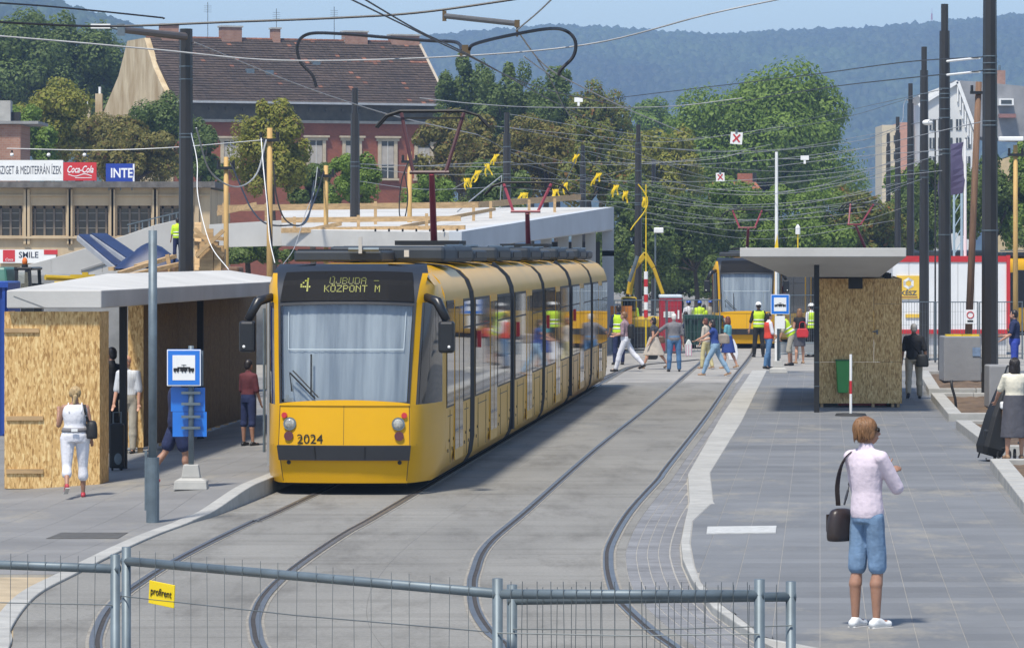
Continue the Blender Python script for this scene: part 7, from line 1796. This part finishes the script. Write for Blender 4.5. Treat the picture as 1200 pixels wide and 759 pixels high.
q_ = G(940, 426); t2 = thing('handbag', 'bright red handbag carried by the woman in black beside the shelter post', 'bag', (q_.x, q_.y-.15, .95)); c = MB(); c.loft([[Vector((x*w_,y*.07,z)) for x, y in ((-1,-1),(1,-1),(1,1),(-1,1))] for z, w_ in ((-.14,.17),(.02,.19),(.14,.14))]); c.build('pouch', RED, t2, bev=.03); c = MB(); c.tube(smooth([Vector((-.1,0,.13)),Vector((-.07,0,.32)),Vector((.07,0,.32)),Vector((.1,0,.13))],4), .012, 6); c.build('handle', RED, t2)
b, h = place(951, 418, 356); person('worker with a white hard hat half hidden by the right shelter post', b, h, 40, CL['white'], CL['blackc'], ('short','dark'), 0, vest=True, hat=WHH)
# far workers behind the skip
for px, hy, hat_, up_, lo_, yw, lb in ((807,352.5,BLH,'white','jeansl',30,'far worker with blue hard hat and white shirt, leftmost behind the green skip'), (820,353,BLH,'vest','navy',-20,'far worker with a blue hard hat, second from the left behind the green skip'), (825,357,None,'vest','navy',0,'bareheaded far worker in a yellow vest behind the middle of the green skip'),
        (833,352,BLH,'khaki','khaki',160,'far worker with a blue hard hat and khaki shirt, behind the green skip'), (841,354,BLH,'vest','navy',10,'far worker with a blue hard hat next to the front of the far tram')):
    b, h = place(px, 404, hy, 0); b, h = G(px, 402.5, 0), (402.5-hy)*G(px, 402.5, 0).y/F
    b.y += 0; person(lb, b, h, yw, CL[up_], CL[lo_], ('short','dark'), RNG.randint(0,1), vest=True if up_ == 'vest' else False, hat=hat_, vox=.022)
b = G(813, 407); person('worker in a yellow vest crouching at the end of the green skip', b, 1.72, 60, CL['navy'], CL['navy'], ('short','dark'), 1, vest=True, legs=((95,120,8),(70,115,8)), arms=((50,10,30,0),(45,10,30,0)), lean=28, vox=.022)
# worker up on the underpass
b = P(208, 318, 97); b.z = P(208, 300, 97).z-.15; person('worker in a yellow vest half hidden by the left dark pole on the building site', b, (318-265)*97/F*.98, 20, CL['vest'], CL['navy'], ('short','dark'), 1, vest=True)
# right side
b, h = place(1071, 467, 379.5, ZR); t, d = person('grey haired man in black shirt and khaki trousers walking away right of the boarded box', b, h, -4, CL['blackc'], CL['khaki'], ('short','grey'), 1, legs=((-16,16,3),(10,2,3)), arms=((6,12,12,0),(-4,14,16,0)), sleeve=.45, build=1.15, kind='wide', tuck=False)
bag('black shoulder bag of the man in black', t, d, (.11*d['S'],-.10,-.0*d['S']), (.30,.16,.30), BLACKM, [(.09*d['S'],-.10,.08*d['S']),(-.01,-.135,.20*d['S']),(-.09*d['S'],-.09,.315*d['S'])])
b, h = place(1189, 538, 420, ZR+.1); t, d = person('dark haired woman in cream top and grey skirt at the right edge', b, h, 10, CL['cream'], CL['greyd'], ('long','dark'), 0, legs=((0,0,2),(2,0,2)), arms=((22,16,28,-10),(10,10,20,0)), sleeve=.4, kind='skirt', leg_len=.72, shoes=SHT, female=True, build=1.2, vox=.012, fold=.012); strands(d, HR['dark'], 300, 1.5, 3)
b, h = place(1189, 445, 364, ZR); person('dark haired man in dark polo shirt and blue trousers at the right edge', b, h, 78, CL['navy'], CL['royal'], ('short','dark'), 0, arms=((18,10,40,-10),(12,10,70,-20)), sleeve=.4, face=True, build=1.1)
# shopping trolley
q_ = G(1163, 540, ZR); t = thing('shopping_trolley', 'tall black two wheeled shopping trolley with a brown box, beside the woman in cream', 'trolley', q_); s_ = q_.y/F
c = MB(); a_ = Vector((-.06,0,.1)); b_ = Vector((.36,.1,1.62)); d_ = (b_-a_).normalized(); M = d_.to_track_quat('Z','Y').to_matrix()
rg = []
for f, w_, dp in ((0,.20,.16),(.08,.25,.19),(.45,.22,.18),(.72,.17,.14),(.95,.10,.09),(1.0,.05,.05)): p_ = a_.lerp(b_, f*.86); rg.append([p_+M@Vector((x*w_,y*dp,0)) for x, y in ((-1,-.7),(-.7,-1),(.7,-1),(1,-.7),(1,.7),(.7,1),(-.7,1),(-1,.7))])
c.loft(rg); c.build('bag', BLACKM, t, sm=False, bev=.03)
f = MB()
for x in (-.16,.16): f.tube([a_+Vector((x,.1,-.05)), b_+Vector((x*.6,.1,-.1))], .014, 6)
f.tube([b_+Vector((-.1,.1,-.1)), b_+Vector((.1,.1,-.1))], .018, 6); f.tube([(-.12,-.18,.06),(-.12,-.18,.02),(.14,-.18,.02),(.14,-.18,.1)], .014, 6); f.build('frame', BLK, t)
MB().box((.28,-.12,.62),(.30,.22,.48)).build('brown_box', mat('brown_card', (.27,.15,.06), .8, var=.15), t, bev=.01); MB().box((.28,-.12,.90),(.36,.26,.12)).build('white_cloth', WHITE, t, bev=.03); MB().box((.02,-.14,.35),(.34,.10,.34)).build('pocket', BLK, t, bev=.03)
for x in (.02,.34):
    wv = MB().tube([(x,-.02,.10),(x+.03,-.02,.10)], .10, 16).build('wheel', RUB, t); 
wv = MB(); wv.tube([Vector((.16+.105*math.cos(a),-.2,.115+.105*math.sin(a))) for a in np.linspace(0,2*math.pi,17)], .018, 6); wv.build('wheel', RUB, t); MB().tube([(.40,-.05,.30),(.78,-.1,.14)], .02, 6).build('handle', GALV, t)
